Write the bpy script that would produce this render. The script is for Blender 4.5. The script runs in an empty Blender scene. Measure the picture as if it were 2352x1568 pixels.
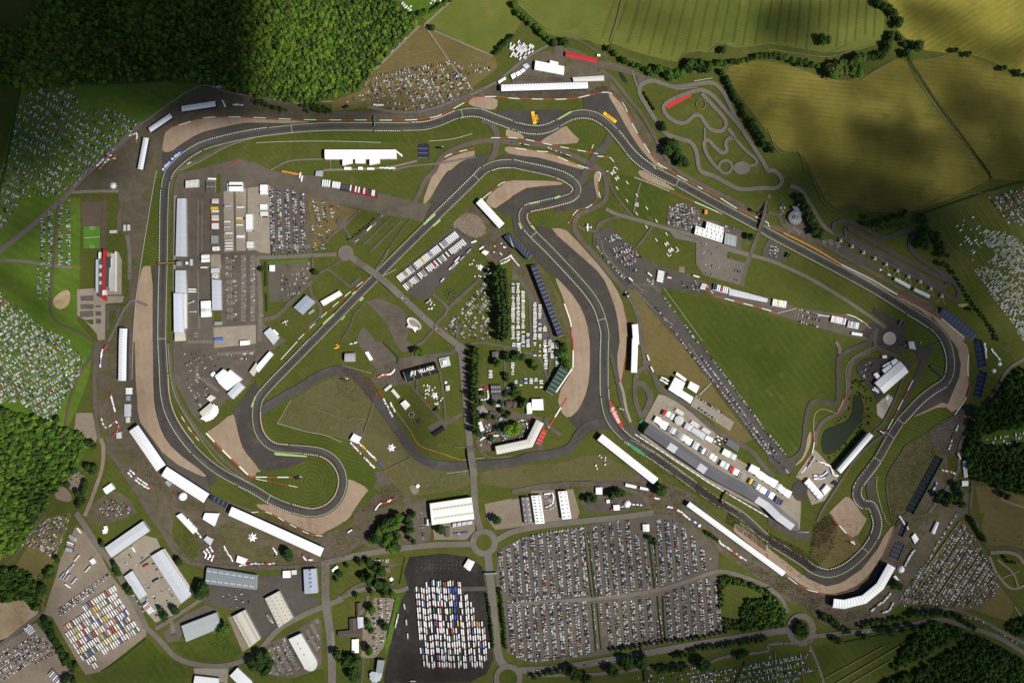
import bpy,math,random
import numpy as np
from mathutils import Vector,Matrix
from mathutils.geometry import tessellate_polygon
random.seed(7)
rn=np.random.default_rng(11)
npa,nrm,cos,sin,pi,npc,nps,rnu,rnn,npl,nar=np.array,np.linalg.norm,math.cos,math.sin,math.pi,np.concatenate,np.stack,rn.uniform,rn.normal,np.linspace,np.arange
scene=bpy.context.scene
COL=scene.collection
R=math.radians
# ---- camera
S,CAM_H=0.9,1750.0
PW,PH=2352.0,1568.0
cd=bpy.data.cameras.new('aerial_camera')
cd.sensor_width=36.0
cd.lens=36.0*CAM_H/(PW*S)
cd.clip_start,cd.clip_end=1.0,20000.0
cam=bpy.data.objects.new('aerial_camera',cd)
cam.location=(0,0,CAM_H)
COL.objects.link(cam)
scene.camera=cam
# ---- sky, sun, exposure
SUN_EL=R(47)
SUN_AZ=math.atan2(0.92,-0.39)
to_sun=Vector((sin(SUN_AZ)*cos(SUN_EL),cos(SUN_AZ)*cos(SUN_EL),sin(SUN_EL)))
world=bpy.data.worlds.new("World")
scene.world=world
world.use_nodes=True
wn=world.node_tree
bg=wn.nodes['Background']
sky=wn.nodes.new('ShaderNodeTexSky')
sky.sky_type='NISHITA'
sky.sun_disc=False
sky.sun_elevation=SUN_EL
sky.sun_rotation=SUN_AZ
sky.altitude=100
wn.links.new(sky.outputs[0],bg.inputs[0])
bg.inputs[1].default_value=0.05
sd=bpy.data.lights.new('sun','SUN')
sd.energy=5.0
sd.angle=R(0.53)
sd.color=(1.0,0.955,0.88)
so=bpy.data.objects.new('sun',sd)
so.rotation_euler=to_sun.to_track_quat('Z','Y').to_euler()
so.location=(900,-400,1200)
COL.objects.link(so)
scene.view_settings.view_transform='Standard'
scene.view_settings.look='None'
scene.view_settings.exposure=0.1
scene.view_settings.gamma=1.0
# ---- helpers
def P(s):
 out,cur=[],None
 for t in s.split():
  if ',' not in t:
   cur=None if t=='F' else(int(t[0]),int(t[1]))
  else:
   x,y=t.split(',')
   x,y=float(x),float(y)
   if cur:
    x,y=cur[1]*588+x/4,cur[0]*392+y/4
   out.append((x,y))
 return out
def W(p,h=0.0):
 k=(CAM_H-h)/CAM_H*S
 return((p[0]-PW/2)*k,(PH/2-p[1])*k)
def WA(a,h=0.0):
 a=np.asarray(a,float)
 k=(CAM_H-h)/CAM_H*S
 return nps([(a[:,0]-PW/2)*k,(PH/2-a[:,1])*k],1)
def ctm(pts,n=6,closed=False):
 p=npa(pts,float)
 N=len(p)
 if N<3:
  return p
 out=[]
 segs=N if closed else N-1
 for i in range(segs):
  if closed:
   a,b,c,d=p[(i-1)%N],p[i],p[(i+1)%N],p[(i+2)%N]
  else:
   a,b,c,d=p[max(i-1,0)],p[i],p[i+1],p[min(i+2,N-1)]
  lb=max(nrm(c-b),1e-6)
  m1=(c-a)/max(nrm(b-a)+lb,1e-6)*lb
  m2=(d-b)/max(nrm(d-c)+lb,1e-6)*lb
  for k in range(n):
   t=k/n
   out.append((2*t**3-3*t**2+1)*b+(t**3-2*t**2+t)*m1+(-2*t**3+3*t**2)*c+(t**3-t**2)*m2)
 if not closed:
  out.append(p[-1])
 return npa(out)
def chaikin(pts,it=2):
 p=npa(pts,float)
 for _ in range(it):
  q=np.roll(p,-1,0)
  p=nps([p*.75+q*.25,p*.25+q*.75],1).reshape(-1,2)
 return p
def rsm(pts,step):
 p=npa(pts,float)
 d=np.r_[0,np.cumsum(nrm(np.diff(p,axis=0),axis=1))]
 n=max(int(round(d[-1]/step)),1)
 t=npl(0,d[-1],n+1)
 return nps([np.interp(t,d,p[:,0]),np.interp(t,d,p[:,1])],1)
def nm2(p,closed=False):
 p=npa(p,float)
 if closed:
  d=np.roll(p,-1,0)-np.roll(p,1,0)
 else:
  d=np.gradient(p,axis=0)
 d/=np.maximum(nrm(d,axis=1,keepdims=True),1e-9)
 return nps([-d[:,1],d[:,0]],1)
def miter(p):
 p=npa(p,float)
 d=np.diff(p,axis=0)
 d/=nrm(d,axis=1,keepdims=True)
 n=nps([-d[:,1],d[:,0]],1)
 out=[n[0]]
 for i in range(1,len(p)-1):
  m=n[i-1]+n[i]
  m/=nrm(m)
  out.append(m/max(m@n[i],.4))
 out.append(n[-1])
 return npa(out)
def isd(px,poly):
 px=np.asarray(px,float)
 poly=np.asarray(poly,float)
 x,y=px[:,0],px[:,1]
 r=np.zeros(len(px),bool)
 j=len(poly)-1
 for i in range(len(poly)):
  xi,yi=poly[i]
  xj,yj=poly[j]
  c=((yi>y)!=(yj>y))
  if c.any():
   r^=c&(x<(xj-xi)*(y-yi)/(yj-yi+1e-12)+xi)
  j=i
 return r
def tg(o,lbl=None,cat=None,group=None,kind=None):
 if lbl:o['label']=lbl
 if cat:o['category']=cat
 if group:o['group']=group
 if kind:o['kind']=kind
 return o
def link(name,data,parent=None):
 o=bpy.data.objects.new(name,data)
 COL.objects.link(o)
 if parent is not None:
  o.parent=parent
 return o
def empty(name,loc=(0,0,0),rz=0.0):
 o=bpy.data.objects.new(name,None)
 o.location=loc
 o.rotation_euler=(0,0,rz)
 o.empty_display_size=1
 COL.objects.link(o)
 return o
class MB:
 def __init__(s):
  s.v,s.f,s.m=[],[],[]
 def add(s,vs,fs,m=0):
  b=len(s.v)
  s.v.extend([tuple(map(float,v))for v in vs])
  for f in fs:
   s.f.append(tuple(b+i for i in f))
   s.m.append(m)
  return s
 def box(s,x0,x1,y0,y1,z0,z1,m=0,mt=None,bottom=True):
  vs=[(x0,y0,z0),(x1,y0,z0),(x1,y1,z0),(x0,y1,z0),(x0,y0,z1),(x1,y0,z1),(x1,y1,z1),(x0,y1,z1)]
  s.add(vs,[(0,1,5,4),(1,2,6,5),(2,3,7,6),(3,0,4,7)]+([(3,2,1,0)]if bottom else[]),m)
  s.f.append(tuple(len(s.v)-8+i for i in(4,5,6,7)));s.m.append(m if mt is None else mt)
  return s
 def loft(s,rings,m=0,cap=True,ms=None):
  n=len(rings[0]);b=len(s.v)
  for r in rings:s.v.extend([tuple(map(float,p))for p in r])
  for i in range(len(rings)-1):
   for k in range(n):
    a,c=b+i*n+k,b+i*n+(k+1)%n
    s.f.append((a,c,c+n,a+n));s.m.append(m if ms is None else ms[i])
  if cap:
   s.f.append(tuple(b+k for k in reversed(range(n))));s.m.append(m if ms is None else ms[0])
   s.f.append(tuple(b+(len(rings)-1)*n+k for k in range(n)));s.m.append(m if ms is None else ms[-1])
  return s
 def prism(s,poly,z0,z1,m=0,mt=None):
  n=len(poly);b=len(s.v)
  a=sum(poly[i][0]*poly[(i+1)%n][1]-poly[(i+1)%n][0]*poly[i][1]for i in range(n))
  if a<0:poly=list(poly)[::-1]
  s.v.extend([(p[0],p[1],z0)for p in poly]);s.v.extend([(p[0],p[1],z1)for p in poly])
  for k in range(n):
   c=(k+1)%n
   s.f.append((b+k,b+c,b+c+n,b+k+n));s.m.append(m)
  for t in tessellate_polygon([[Vector((p[0],p[1],0))for p in poly]]):
   q=[Vector((poly[i][0],poly[i][1],0))for i in t]
   if(q[1]-q[0]).cross(q[2]-q[0]).z<0:t=t[::-1]
   s.f.append(tuple(b+n+i for i in t));s.m.append(m if mt is None else mt)
  return s
 def bar(s,a,b_,r=.1,m=0,n=6):
  a,b_=Vector(a),Vector(b_)
  d=(b_-a).normalized()
  u=d.orthogonal().normalized();w=d.cross(u)
  ring=lambda c:[tuple(c+r*(cos(2*pi*k/n)*u+sin(2*pi*k/n)*w))for k in range(n)]
  return s.loft([ring(a),ring(b_)],m)
 def mesh(s,name,mats):
  me=bpy.data.meshes.new(name)
  me.from_pydata(s.v,[],s.f)
  for m in(mats if isinstance(mats,(list,tuple))else[mats]):me.materials.append(m)
  me.polygons.foreach_set('material_index',s.m)
  me.update()
  return me
 def build(s,name,mats,parent=None):
  return link(name,s.mesh(name,mats),parent)
def big_mesh(name,V,F,M,mats,smo=False):
 me=bpy.data.meshes.new(name)
 F=np.asarray(F,np.int32);k=F.shape[1]
 me.vertices.add(len(V));me.vertices.foreach_set('co',np.asarray(V,np.float32).ravel())
 me.loops.add(F.size);me.loops.foreach_set('vertex_index',F.ravel())
 me.polygons.add(len(F))
 me.polygons.foreach_set('loop_start',nar(len(F),dtype=np.int32)*k)
 me.polygons.foreach_set('loop_total',np.full(len(F),k,np.int32))
 for m in mats:me.materials.append(m)
 me.polygons.foreach_set('material_index',np.asarray(M,np.int32))
 if smo:me.polygons.foreach_set('use_smooth',np.ones(len(F),bool))
 me.update(calc_edges=True)
 me.validate()
 return me
def tris_of(mb):
 F,M=[],[]
 for f,m in zip(mb.f,mb.m):
  for i in range(1,len(f)-1):
   F.append((f[0],f[i],f[i+1]));M.append(m)
 return npa(mb.v),npa(F),npa(M)
def scatter(name,bases,xf,mats,mat_over=None):
 Vs,Fs,Ms,off=[],[],[],0
 xf=np.asarray(xf,float)
 for bi,(V,F,M)in enumerate(bases):
  sel=np.where(xf[:,5].astype(int)==bi)[0]
  if not len(sel):continue
  t=xf[sel]
  c,s_=np.cos(t[:,3]),np.sin(t[:,3])
  sc=t[:,4][:,None]
  X=(V[:,0][None]*c[:,None]-V[:,1][None]*s_[:,None])*sc+t[:,0][:,None]
  Y=(V[:,0][None]*s_[:,None]+V[:,1][None]*c[:,None])*sc+t[:,1][:,None]
  Z=V[:,2][None]*sc+t[:,2][:,None]
  Vs.append(nps([X,Y,Z],2).reshape(-1,3))
  ff=F[None]+(nar(len(sel))*len(V))[:,None,None]+off
  Fs.append(ff.reshape(-1,3))
  mm=np.repeat(M[None],len(sel),0)
  if mat_over is not None:
   mo=np.asarray(mat_over)[sel][:,None]
   mm=np.where(mm==0,mo,mm)
  Ms.append(mm.reshape(-1))
  off+=len(sel)*len(V)
 return big_mesh(name,npc(Vs),npc(Fs),npc(Ms),mats)
# ---- materials
def new_mat(name):
 m=bpy.data.materials.new(name)
 m.use_nodes=True
 nt=m.node_tree
 b=nt.nodes['Principled BSDF']
 b.inputs['Specular IOR Level'].default_value=0.25
 return m,nt,b
def mnd(nt,op,a,b=None):
 n=nt.nodes.new('ShaderNodeMath');n.operation=op
 for i,v in enumerate((a,b)):
  if v is None:continue
  if isinstance(v,(int,float)):n.inputs[i].default_value=v
  else:nt.links.new(v,n.inputs[i])
 return n.outputs[0]
def noise(nt,pos,scale,detail=4,rough=.55):
 n=nt.nodes.new('ShaderNodeTexNoise')
 n.inputs['Scale'].default_value=scale
 n.inputs['Detail'].default_value=detail
 n.inputs['Roughness'].default_value=rough
 nt.links.new(pos,n.inputs['Vector'])
 return n.outputs['Fac']
def ramp(nt,fac,lo,hi):
 n=nt.nodes.new('ShaderNodeMapRange')
 n.inputs['From Min'].default_value=lo;n.inputs['From Max'].default_value=hi
 nt.links.new(fac,n.inputs['Value'])
 return n.outputs[0]
def mix(nt,fac,a,b,mode='MIX'):
 n=nt.nodes.new('ShaderNodeMix');n.data_type='RGBA';n.blend_type=mode
 if isinstance(fac,(int,float)):n.inputs[0].default_value=fac
 else:nt.links.new(fac,n.inputs[0])
 for i,v in((6,a),(7,b)):
  if isinstance(v,tuple):n.inputs[i].default_value=(*v[:3],1)
  else:nt.links.new(v,n.inputs[i])
 return n.outputs[2]
def gmt(name,a,b,c=None,s1=.012,s2=.09,s3=.7,vary=.22,stripes=None,rough=.95,cthr=(.56,.7)):
 m,nt,bs=new_mat(name)
 pos=nt.nodes.new('ShaderNodeNewGeometry').outputs['Position']
 col=mix(nt,ramp(nt,noise(nt,pos,s1,5,.6),.36,.64),a,b)
 if c:col=mix(nt,ramp(nt,noise(nt,pos,s2*.45,6,.65),*cthr),col,c)
 v=ramp(nt,noise(nt,pos,s2,5,.65),.25,.75)
 g=ramp(nt,noise(nt,pos,s3,3,.7),.2,.8)
 k=mnd(nt,'ADD',mnd(nt,'MULTIPLY',v,vary),mnd(nt,'MULTIPLY',g,vary*.8))
 k=mnd(nt,'ADD',k,1-vary*.9)
 if stripes:
  ang,per,st=stripes
  ring_=isinstance(ang,tuple)
  d=nt.nodes.new('ShaderNodeVectorMath');d.operation='DISTANCE' if ring_ else 'DOT_PRODUCT'
  nt.links.new(pos,d.inputs[0]);d.inputs[1].default_value=(*W(ang),0)if ring_ else(cos(R(ang)),sin(R(ang)),0)
  w=mnd(nt,'SINE',mnd(nt,'MULTIPLY',d.outputs['Value'],2*pi/per))
  wobble=ramp(nt,noise(nt,pos,.02,2),.3,.7)
  k=mnd(nt,'MULTIPLY',k,mnd(nt,'ADD',mnd(nt,'MULTIPLY',mnd(nt,'MULTIPLY',w,wobble),st),1.0))
 cc=nt.nodes.new('ShaderNodeCombineColor')
 for i in range(3):nt.links.new(k,cc.inputs[i])
 col=mix(nt,1.0,col,cc.outputs[0],'MULTIPLY')
 nt.links.new(col,bs.inputs['Base Color'])
 bs.inputs['Roughness'].default_value=rough
 bs.inputs['Specular IOR Level'].default_value=0.1
 return m
def pnt(name,c,rough=.55,vary=.12,metal=0.0,scale=.4,spec=.3):
 m,nt,bs=new_mat(name)
 pos=nt.nodes.new('ShaderNodeNewGeometry').outputs['Position']
 k=ramp(nt,noise(nt,pos,scale,5,.65),.25,.75)
 lo=tuple(x*(1-vary)for x in c);hi=tuple(min(x*(1+vary*.5),.95)for x in c)
 nt.links.new(mix(nt,k,lo,hi),bs.inputs['Base Color'])
 bs.inputs['Roughness'].default_value=rough
 bs.inputs['Metallic'].default_value=metal
 bs.inputs['Specular IOR Level'].default_value=spec
 return m
GS=gmt('grass',(.058,.074,.013),(.078,.085,.018),(.10,.09,.03),stripes=(52,9,.07),vary=.3)
GLU=gmt('lush_grass',(.046,.066,.010),(.064,.077,.014),(.082,.083,.02),s1=.009,stripes=(38,14,.10),vary=.28)
GDR=gmt('dry_grass',(.115,.095,.033),(.145,.11,.045),(.09,.088,.03),stripes=(60,12,.05))
GCA=gmt('pasture_grass',(.062,.118,.012),(.092,.142,.02),(.12,.125,.03),stripes=(60,20,.08),vary=.3)
GMO=gmt('mown_grass',(.053,.072,.012),(.07,.084,.016),stripes=(70,7.5,.2))
GWO=gmt('worn_grass',(.088,.086,.03),(.105,.095,.042),(.13,.105,.065),s2=.12)
CROP=gmt('green_crop',(.095,.118,.022),(.129,.143,.030),(.157,.143,.038),s1=.005,s2=.03,stripes=(77,6,.07),vary=.26)
WHEAT=gmt('ripening_wheat',(.171,.159,.027),(.244,.213,.040),(.128,.134,.027),s1=.006,s2=.03,stripes=(122,11,.14),vary=.34)
MEADOW=gmt('hay_meadow',(.112,.10,.019),(.165,.142,.03),(.085,.088,.017),s1=.006,s2=.03,stripes=(84,9,.12),vary=.34)
DT=gmt('trodden_ground',(.092,.075,.053),(.12,.097,.07),(.082,.08,.03),s1=.015,s2=.09,vary=.45,cthr=(.5,.6))
DIRT_DARK=gmt('dark_track_soil',(.085,.062,.046),(.105,.08,.058),s2=.2)
HDC=gmt('hardcore',(.19,.152,.115),(.225,.185,.14),(.15,.125,.095),s1=.02,s2=.15,vary=.2)
SAND=gmt('bare_sand',(.32,.235,.135),(.40,.31,.20),(.2,.15,.07),s1=.03,s2=.15)
GV=gmt('gravel_bed',(.275,.20,.14),(.32,.24,.172),(.25,.175,.105),s1=.009,s2=.05,s3=.3,vary=.2,stripes=(8,16,.05))
AP=gmt('asphalt',(.072,.063,.055),(.086,.076,.066),(.10,.088,.077),s1=.012,s2=.07,vary=.32)
ASD=gmt('dark_asphalt',(.055,.048,.043),(.068,.06,.054),(.082,.072,.064),s1=.01,s2=.06,vary=.3)
ASN=gmt('new_asphalt',(.024,.021,.02),(.036,.032,.029),(.052,.046,.042),s1=.015,s2=.07,vary=.4)
ASO=gmt('old_asphalt',(.095,.08,.063),(.12,.10,.08),(.078,.066,.053),s1=.012,s2=.06,vary=.36)
RO_=gmt('road_surface',(.135,.118,.10),(.16,.14,.12),(.11,.096,.084),s1=.02,s2=.2,vary=.2)
CN=gmt('concrete',(.255,.218,.172),(.29,.25,.20),(.21,.18,.145),s1=.03,s2=.12,vary=.16)
CNP=gmt('pale_concrete',(.38,.34,.28),(.43,.385,.325),s1=.03,s2=.2,vary=.14)
TRACK=gmt('race_track',(.062,.057,.052),(.078,.071,.064),(.09,.082,.074),s1=.01,s2=.05,vary=.26)
WATER,_nt,_b=new_mat('pond_water')
_b.inputs['Base Color'].default_value=(.026,.034,.022,1);_b.inputs['Roughness'].default_value=.12
WLN=pnt('white_paint',(.78,.76,.70),.6,.15)
KWH=pnt('kerb_white',(.80,.78,.72),.6,.1)
KRD=pnt('kerb_red',(.42,.05,.03),.6,.2)
KGR=pnt('kerb_green',(.10,.30,.12),.6,.2)
GPT=pnt('light_green_paint',(.33,.50,.17),.6,.15,scale=.1)
RPT=pnt('red_paint',(.46,.03,.03),.6,.15)
YPT=pnt('yellow_paint',(.78,.52,.02),.55,.1)
BLUE_PAINT=pnt('blue_paint',(.035,.075,.33),.55,.15)
ORANGE=pnt('orange_paint',(.65,.22,.05),.6,.2)
BK=pnt('black_paint',(.014,.013,.014),.5,.2)
TYRE=pnt('tyre_rubber',(.03,.03,.03),.8)
RWH=pnt('white_roof_sheet',(.83,.83,.84),.45,.05,scale=.15)
RCR=pnt('off_white_roof',(.62,.60,.55),.5,.1,scale=.15)
RGY=pnt('grey_roof_sheet',(.27,.30,.31),.45,.1,scale=.12)
RPA=pnt('pale_grey_roof',(.50,.53,.57),.42,.08,scale=.12)
RDK=pnt('dark_grey_roof',(.105,.107,.118),.42,.12,scale=.08)
RBE=pnt('beige_roof',(.52,.49,.42),.5,.1,scale=.12)
RBR=pnt('brown_tiles',(.085,.062,.05),.7,.2)
ROOF_TERRA=pnt('terracotta_tiles',(.22,.11,.07),.7,.2)
ROOFLIGHT=pnt('dull_rooflight',(.16,.17,.17),.3,.1)
RLP=pnt('pale_rooflight',(.62,.66,.68),.3,.1)
WGY=pnt('grey_cladding',(.30,.31,.31),.6,.1)
WWH=pnt('white_cladding',(.70,.70,.68),.6,.1)
WBR=pnt('brick_wall',(.26,.15,.10),.8,.2)
TN=pnt('white_tent_fabric',(.86,.86,.87),.6,.03,scale=.3)
SL=pnt('galvanised_steel',(.32,.33,.34),.4,.1,metal=.4)
DSL=pnt('dark_steel',(.05,.05,.05),.5,.2)
GLASS=pnt('dark_glass',(.02,.025,.03),.12,.1,spec=.5)
SEAT_BLUE=pnt('navy_seats',(.03,.036,.075),.55,.3,scale=1.2)
SEAT_BRIGHT=pnt('blue_seats',(.03,.055,.14),.55,.3,scale=1.2)
SEAT_GREEN=pnt('green_seats',(.02,.055,.045),.55,.3,scale=1.2)
AISLE=pnt('stair_concrete',(.33,.32,.29),.8,.1)
# ---- clouds above the camera: unseen, shaped to shade woods and fields and to imitate corner vignetting
CLOUD_Z=2900.0
SHADE=[(440,70,95,150,8,2.2),(545,80,45,190,6,1.9),(510,205,70,40,0,1.2),(30,90,120,120,0,.8),(120,70,400,165,0,3.4),(390,60,170,190,10,2.4),(60,250,260,160,0,1.5),(300,245,170,45,-8,.6),(470,250,130,40,0,.9),(0,420,130,200,0,.9),(60,690,130,32,38,.8),(480,180,100,60,10,1.2),(690,262,190,26,3,.9),(900,250,120,20,-10,.5),(150,470,170,40,-40,.5),(1830,60,80,60,10,1.3),(1500,55,110,45,25,.45),(1960,20,60,30,0,.5),(2130,60,45,95,-55,.35),(2070,345,90,50,20,1.6),(1860,310,45,90,-20,1.0),(2060,480,290,70,14,1.9),(2260,240,110,60,25,1.4),(2330,400,150,90,0,1.7),(2080,150,150,50,5,.45),(2060,275,22,40,25,.7),(2180,250,50,30,10,.5),(1900,470,120,90,30,.75),(2080,620,230,130,20,.62),(2230,760,170,150,0,.75),(2320,620,60,70,0,.5),(2180,950,220,150,0,.6),(2330,1010,130,140,0,1.1),(2010,880,110,110,20,.55),(2110,1250,240,190,0,.5),(2330,1290,130,150,0,.75),(2200,1500,260,110,0,1.05),(1850,1470,220,80,-8,.65),(1500,1560,420,70,0,.75),(1500,1420,60,130,10,.35),(1660,1480,130,120,0,.35),(1430,1260,90,70,0,.22),(920,975,45,75,-25,.62),(830,485,70,20,12,.35),(1000,1545,150,45,0,.35),(380,1545,330,45,0,.32),(30,1420,120,160,0,.55),(250,600,60,300,5,.28),(430,520,120,150,0,.22),(1700,800,120,60,20,.1),(1650,30,240,60,6,.15),(2080,760,70,90,0,.5),(2120,25,30,60,-60,.9),(2230,95,90,28,25,.9),(2190,30,60,16,30,.7),(2330,120,60,40,0,.8),(1760,190,60,30,0,.5),(1980,330,40,60,-20,.9),(2190,330,60,40,30,.9),(2000,215,60,22,20,.5),(1740,270,45,80,-25,.7),(310,930,60,120,10,.25),(120,1150,110,80,0,.3),(1890,640,120,50,30,.25),]
def shade_depth(x,y):
 d=np.zeros_like(x)
 for cx,cy,rx,ry,t,k in SHADE:
  c,s=cos(R(t)),sin(R(t))
  u=((x-cx)*c+(y-cy)*s)/rx
  v=(-(x-cx)*s+(y-cy)*c)/ry
  d+=k*np.exp(-1.1*(u*u+v*v)**1.5)
 return d
def fbm(x,y,seed,octaves=4):
 rs=np.random.default_rng(seed)
 out=np.zeros_like(x);amp=1.0
 for o in range(octaves):
  for _ in range(4):
   a=rs.uniform(0,2*pi);f=2.0**o*rs.uniform(.7,1.4);ph=rs.uniform(0,6.28)
   out+=amp*np.sin((x*cos(a)+y*sin(a))*f+ph+1.3*sin(o)*np.sin(f*.6*(y*cos(a)-x*sin(a))+ph*2))
  amp*=.55
 return out/6.0
DENS=0.05
def make_clouds():
 step=15.0
 xs=nar(-260,PW+260,step);ys=nar(-260,PH+260,step)
 gx,gy=np.meshgrid(xs,ys)
 wx=gx+26*fbm(gx/90,gy/90,3);wy=gy+26*fbm(gx/90,gy/90,5)
 d=shade_depth(wx,wy)
 d=d*(1+.55*fbm(gx/55,gy/55,8))*1.25-.06
 T=np.maximum(d,0)/DENS*sin(SUN_EL)
 off=npa(to_sun[:2])/to_sun[2]*CLOUD_Z
 X=(gx-PW/2)*S+off[0];Y=(PH/2-gy)*S+off[1]
 ny,nx=gx.shape
 idx=-np.ones((ny,nx),int);keep=T>0
 near=keep.copy()
 near[1:]|=keep[:-1];near[:-1]|=keep[1:];near[:,1:]|=near[:,:-1].copy();near[:,:-1]|=near[:,1:].copy()
 cell=near[:-1,:-1]&near[1:,:-1]&near[:-1,1:]&near[1:,1:]&(keep[:-1,:-1]|keep[1:,:-1]|keep[:-1,1:]|keep[1:,1:])
 used=np.zeros((ny,nx),bool)
 for a in(0,1):
  for b in(0,1):
   used[a:ny-1+a,b:nx-1+b]|=cell
 n=used.sum();idx[used]=nar(n)
 x,y,t=X[used],Y[used],T[used]
 base=CLOUD_Z+30*fbm(x/300,y/300,21)
 V=npc([nps([x,y,base-t*.25-.4],1),nps([x,y,base+t*.75+.4],1)])
 c=np.argwhere(cell)
 q=nps([idx[c[:,0],c[:,1]],idx[c[:,0],c[:,1]+1],idx[c[:,0]+1,c[:,1]+1],idx[c[:,0]+1,c[:,1]]],1)
 F=[q,q[:,::-1]+n]
 cp=np.pad(cell,1)
 for i,j in c:
  a,b_,cc,d_=idx[i,j],idx[i,j+1],idx[i+1,j+1],idx[i+1,j]
  for nb,(p,r)in((cp[i,j+1],(a,b_)),(cp[i+2,j+1],(cc,d_)),(cp[i+1,j],(d_,a)),(cp[i+1,j+2],(b_,cc))):
   if not nb:F.append(npa([[r,p,p+n,r+n]]))
 F=npc(F)
 m=bpy.data.materials.new('cloud_absorber');m.use_nodes=True
 nt=m.node_tree
 nt.nodes.remove(nt.nodes['Principled BSDF'])
 v=nt.nodes.new('ShaderNodeVolumeAbsorption')
 v.inputs['Color'].default_value=(0,0,0,1);v.inputs['Density'].default_value=DENS
 nt.links.new(v.outputs[0],nt.nodes['Material Output'].inputs['Volume'])
 o=link('clouds',big_mesh('clouds',V,F,np.zeros(len(F),int),[m],smo=True))
 tg(o,'unseen cloud layer above the circuit, shaped to shade ground and corners','clouds',kind='stuff')
make_clouds()
# ---- ground: sheets laid one over the other
SHEETS=[]
_z=[0.02]
def next_z():
 _z[0]+=.005
 return _z[0]
def poly_mesh(name,pw,z,mat,out=True):
 tr=tessellate_polygon([[Vector((p[0],p[1],0))for p in pw]])
 f=[]
 for t in tr:
  a,b,c=(pw[i]for i in t)
  cr=(b[0]-a[0])*(c[1]-a[1])-(b[1]-a[1])*(c[0]-a[0])
  if abs(cr)<1e-9:continue
  f.append(t if cr>0 else t[::-1])
 me=bpy.data.meshes.new(name)
 me.from_pydata([(p[0],p[1],z)for p in pw],[],f)
 me.materials.append(mat)
 me.update()
 return me
def sht(name,mat,s,smo=0,z=None,group=None):
 p=npa(P(s)if isinstance(s,str)else s,float)
 if smo:p=chaikin(p,smo)
 z=next_z()if z is None else z
 o=link(name,poly_mesh(name,WA(p),z,mat))
 o['kind']='structure'
 SHEETS.append((p,z))
 return o
def stf(pts,w,closed=False):
 n=nm2(pts,closed)
 w=np.broadcast_to(np.asarray(w,float),(len(pts),))[:,None]
 return pts-n*w/2,pts+n*w/2
def rbn(name,mat,s,w,smo=6,closed=False,z=None,reg=True,kind='structure'):
 p=npa(P(s)if isinstance(s,str)else s,float)
 if smo:p=ctm(p,smo,closed)
 z=next_z()if z is None else z
 l,r=stf(p,w,closed)
 n=len(p)
 V=npc([WA(l),WA(r)])
 V=np.c_[V,np.full(len(V),z)]
 i=nar(n if closed else n-1);j=(i+1)%n
 F=nps([i,i+n,j+n,j],1)
 o=link(name,big_mesh(name,V,F,np.zeros(len(F),int),[mat]))
 if o.data.polygons[0].normal.z<0:o.data.flip_normals()
 o['kind']=kind
 if reg:SHEETS.append((npc([l,r[::-1]])if not closed else npc([l,l[:1],r[:1],r[::-1]]),z))
 return o
def disc(name,mat,c,rx,ry=None,z=None,inner=None,seg=40):
 x,y=P(c)[0];ry=ry or rx
 t=npl(0,2*pi,seg,endpoint=False)
 p=nps([x+rx*np.cos(t),y+ry*np.sin(t)],1)
 if inner is None:return sht(name,mat,p,0,z)
 return rbn(name,mat,nps([x+(rx-inner/2)*np.cos(t),y+(ry-inner/2)*np.sin(t)],1),inner,0,True,z)
def gdz(pts):
 pts=np.asarray(pts,float)
 z=np.zeros(len(pts))
 for p,zz in SHEETS:
  lo,hi=p.min(0),p.max(0)
  c=np.where((pts[:,0]>=lo[0])&(pts[:,0]<=hi[0])&(pts[:,1]>=lo[1])&(pts[:,1]<=hi[1])&(z<zz))[0]
  if len(c):
   k=isd(pts[c],p)
   z[c[k]]=zz
 return z
B=4200.0
me=bpy.data.meshes.new('ground')
me.from_pydata([(-B,-B,0),(B,-B,0),(B,B,0),(-B,B,0)],[],[(0,1,2,3)]);me.materials.append(GS)
link('ground',me)['kind']='structure'
sht('field',CROP,'01 1565,222 1830,-160 2300,-160 2352,40 02 90,190 60,245 01 2352,345 2195,500 2150,515')
sht('crop_field',CROP,'02 40,-160 1030,-160 905,385 880,440 700,375 450,345 330,310 180,165 60,50')
sht('crop_field',CROP,'02 1030,-160 03 900,-160 950,20 1070,140 1070,250 1040,400 840,460 620,480 400,470 200,430 02 2352,405 2100,440 1900,400 1850,480 1700,470 1600,490 1530,565 1470,565 1200,500 920,400')
sht('wheat_field',WHEAT,'03 960,-160 3000,-160 3000,900 2352,700 1900,520 1450,465 1380,440 1250,340 1180,260 1210,150')
sht('hay_field',MEADOW,'02 1965,640 2100,560 2352,560 03 200,600 545,720 640,740 850,720 1150,550 1260,540 1340,720 1660,1110 2010,1568 13 2050,60 1990,110 1500,330 1230,390 860,370 820,300 570,355 400,0 03 300,1390 130,1400 0,1230 02 2300,1150 1990,750',1)
sht('hay_field',MEADOW,'03 1310,560 1500,550 1650,490 1900,525 2352,715 3000,1000 13 3000,0 2352,95 2070,80 03 2030,1568 1680,1090 1370,710')
sht('pasture',GS,'13 1430,400 2352,130 3000,0 23 3000,600 2352,160 2200,190 13 1985,1320 1640,790 1410,420')
sht('pasture',GDR,'01 1500,235 1130,620 1010,760 960,840 700,930 700,1030 1020,985 1440,1000 1960,830 2220,620 2195,530 1560,235')
sht('pasture',GCA,'00 -900,800 1300,770 1700,725 1830,775 1600,990 1300,1160 830,1568 10 560,250 740,250 730,1090 710,1380 870,1568 20 860,60 820,320 700,640 600,830 300,700 0,600 -900,600')
sht('pasture',GLU,'00 -900,800 170,800 00 20,1568 10 -900,200')
sht('pasture',GCA,'23 1960,840 2352,790 3000,780 3000,930 2352,950 1950,980',1)
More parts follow.
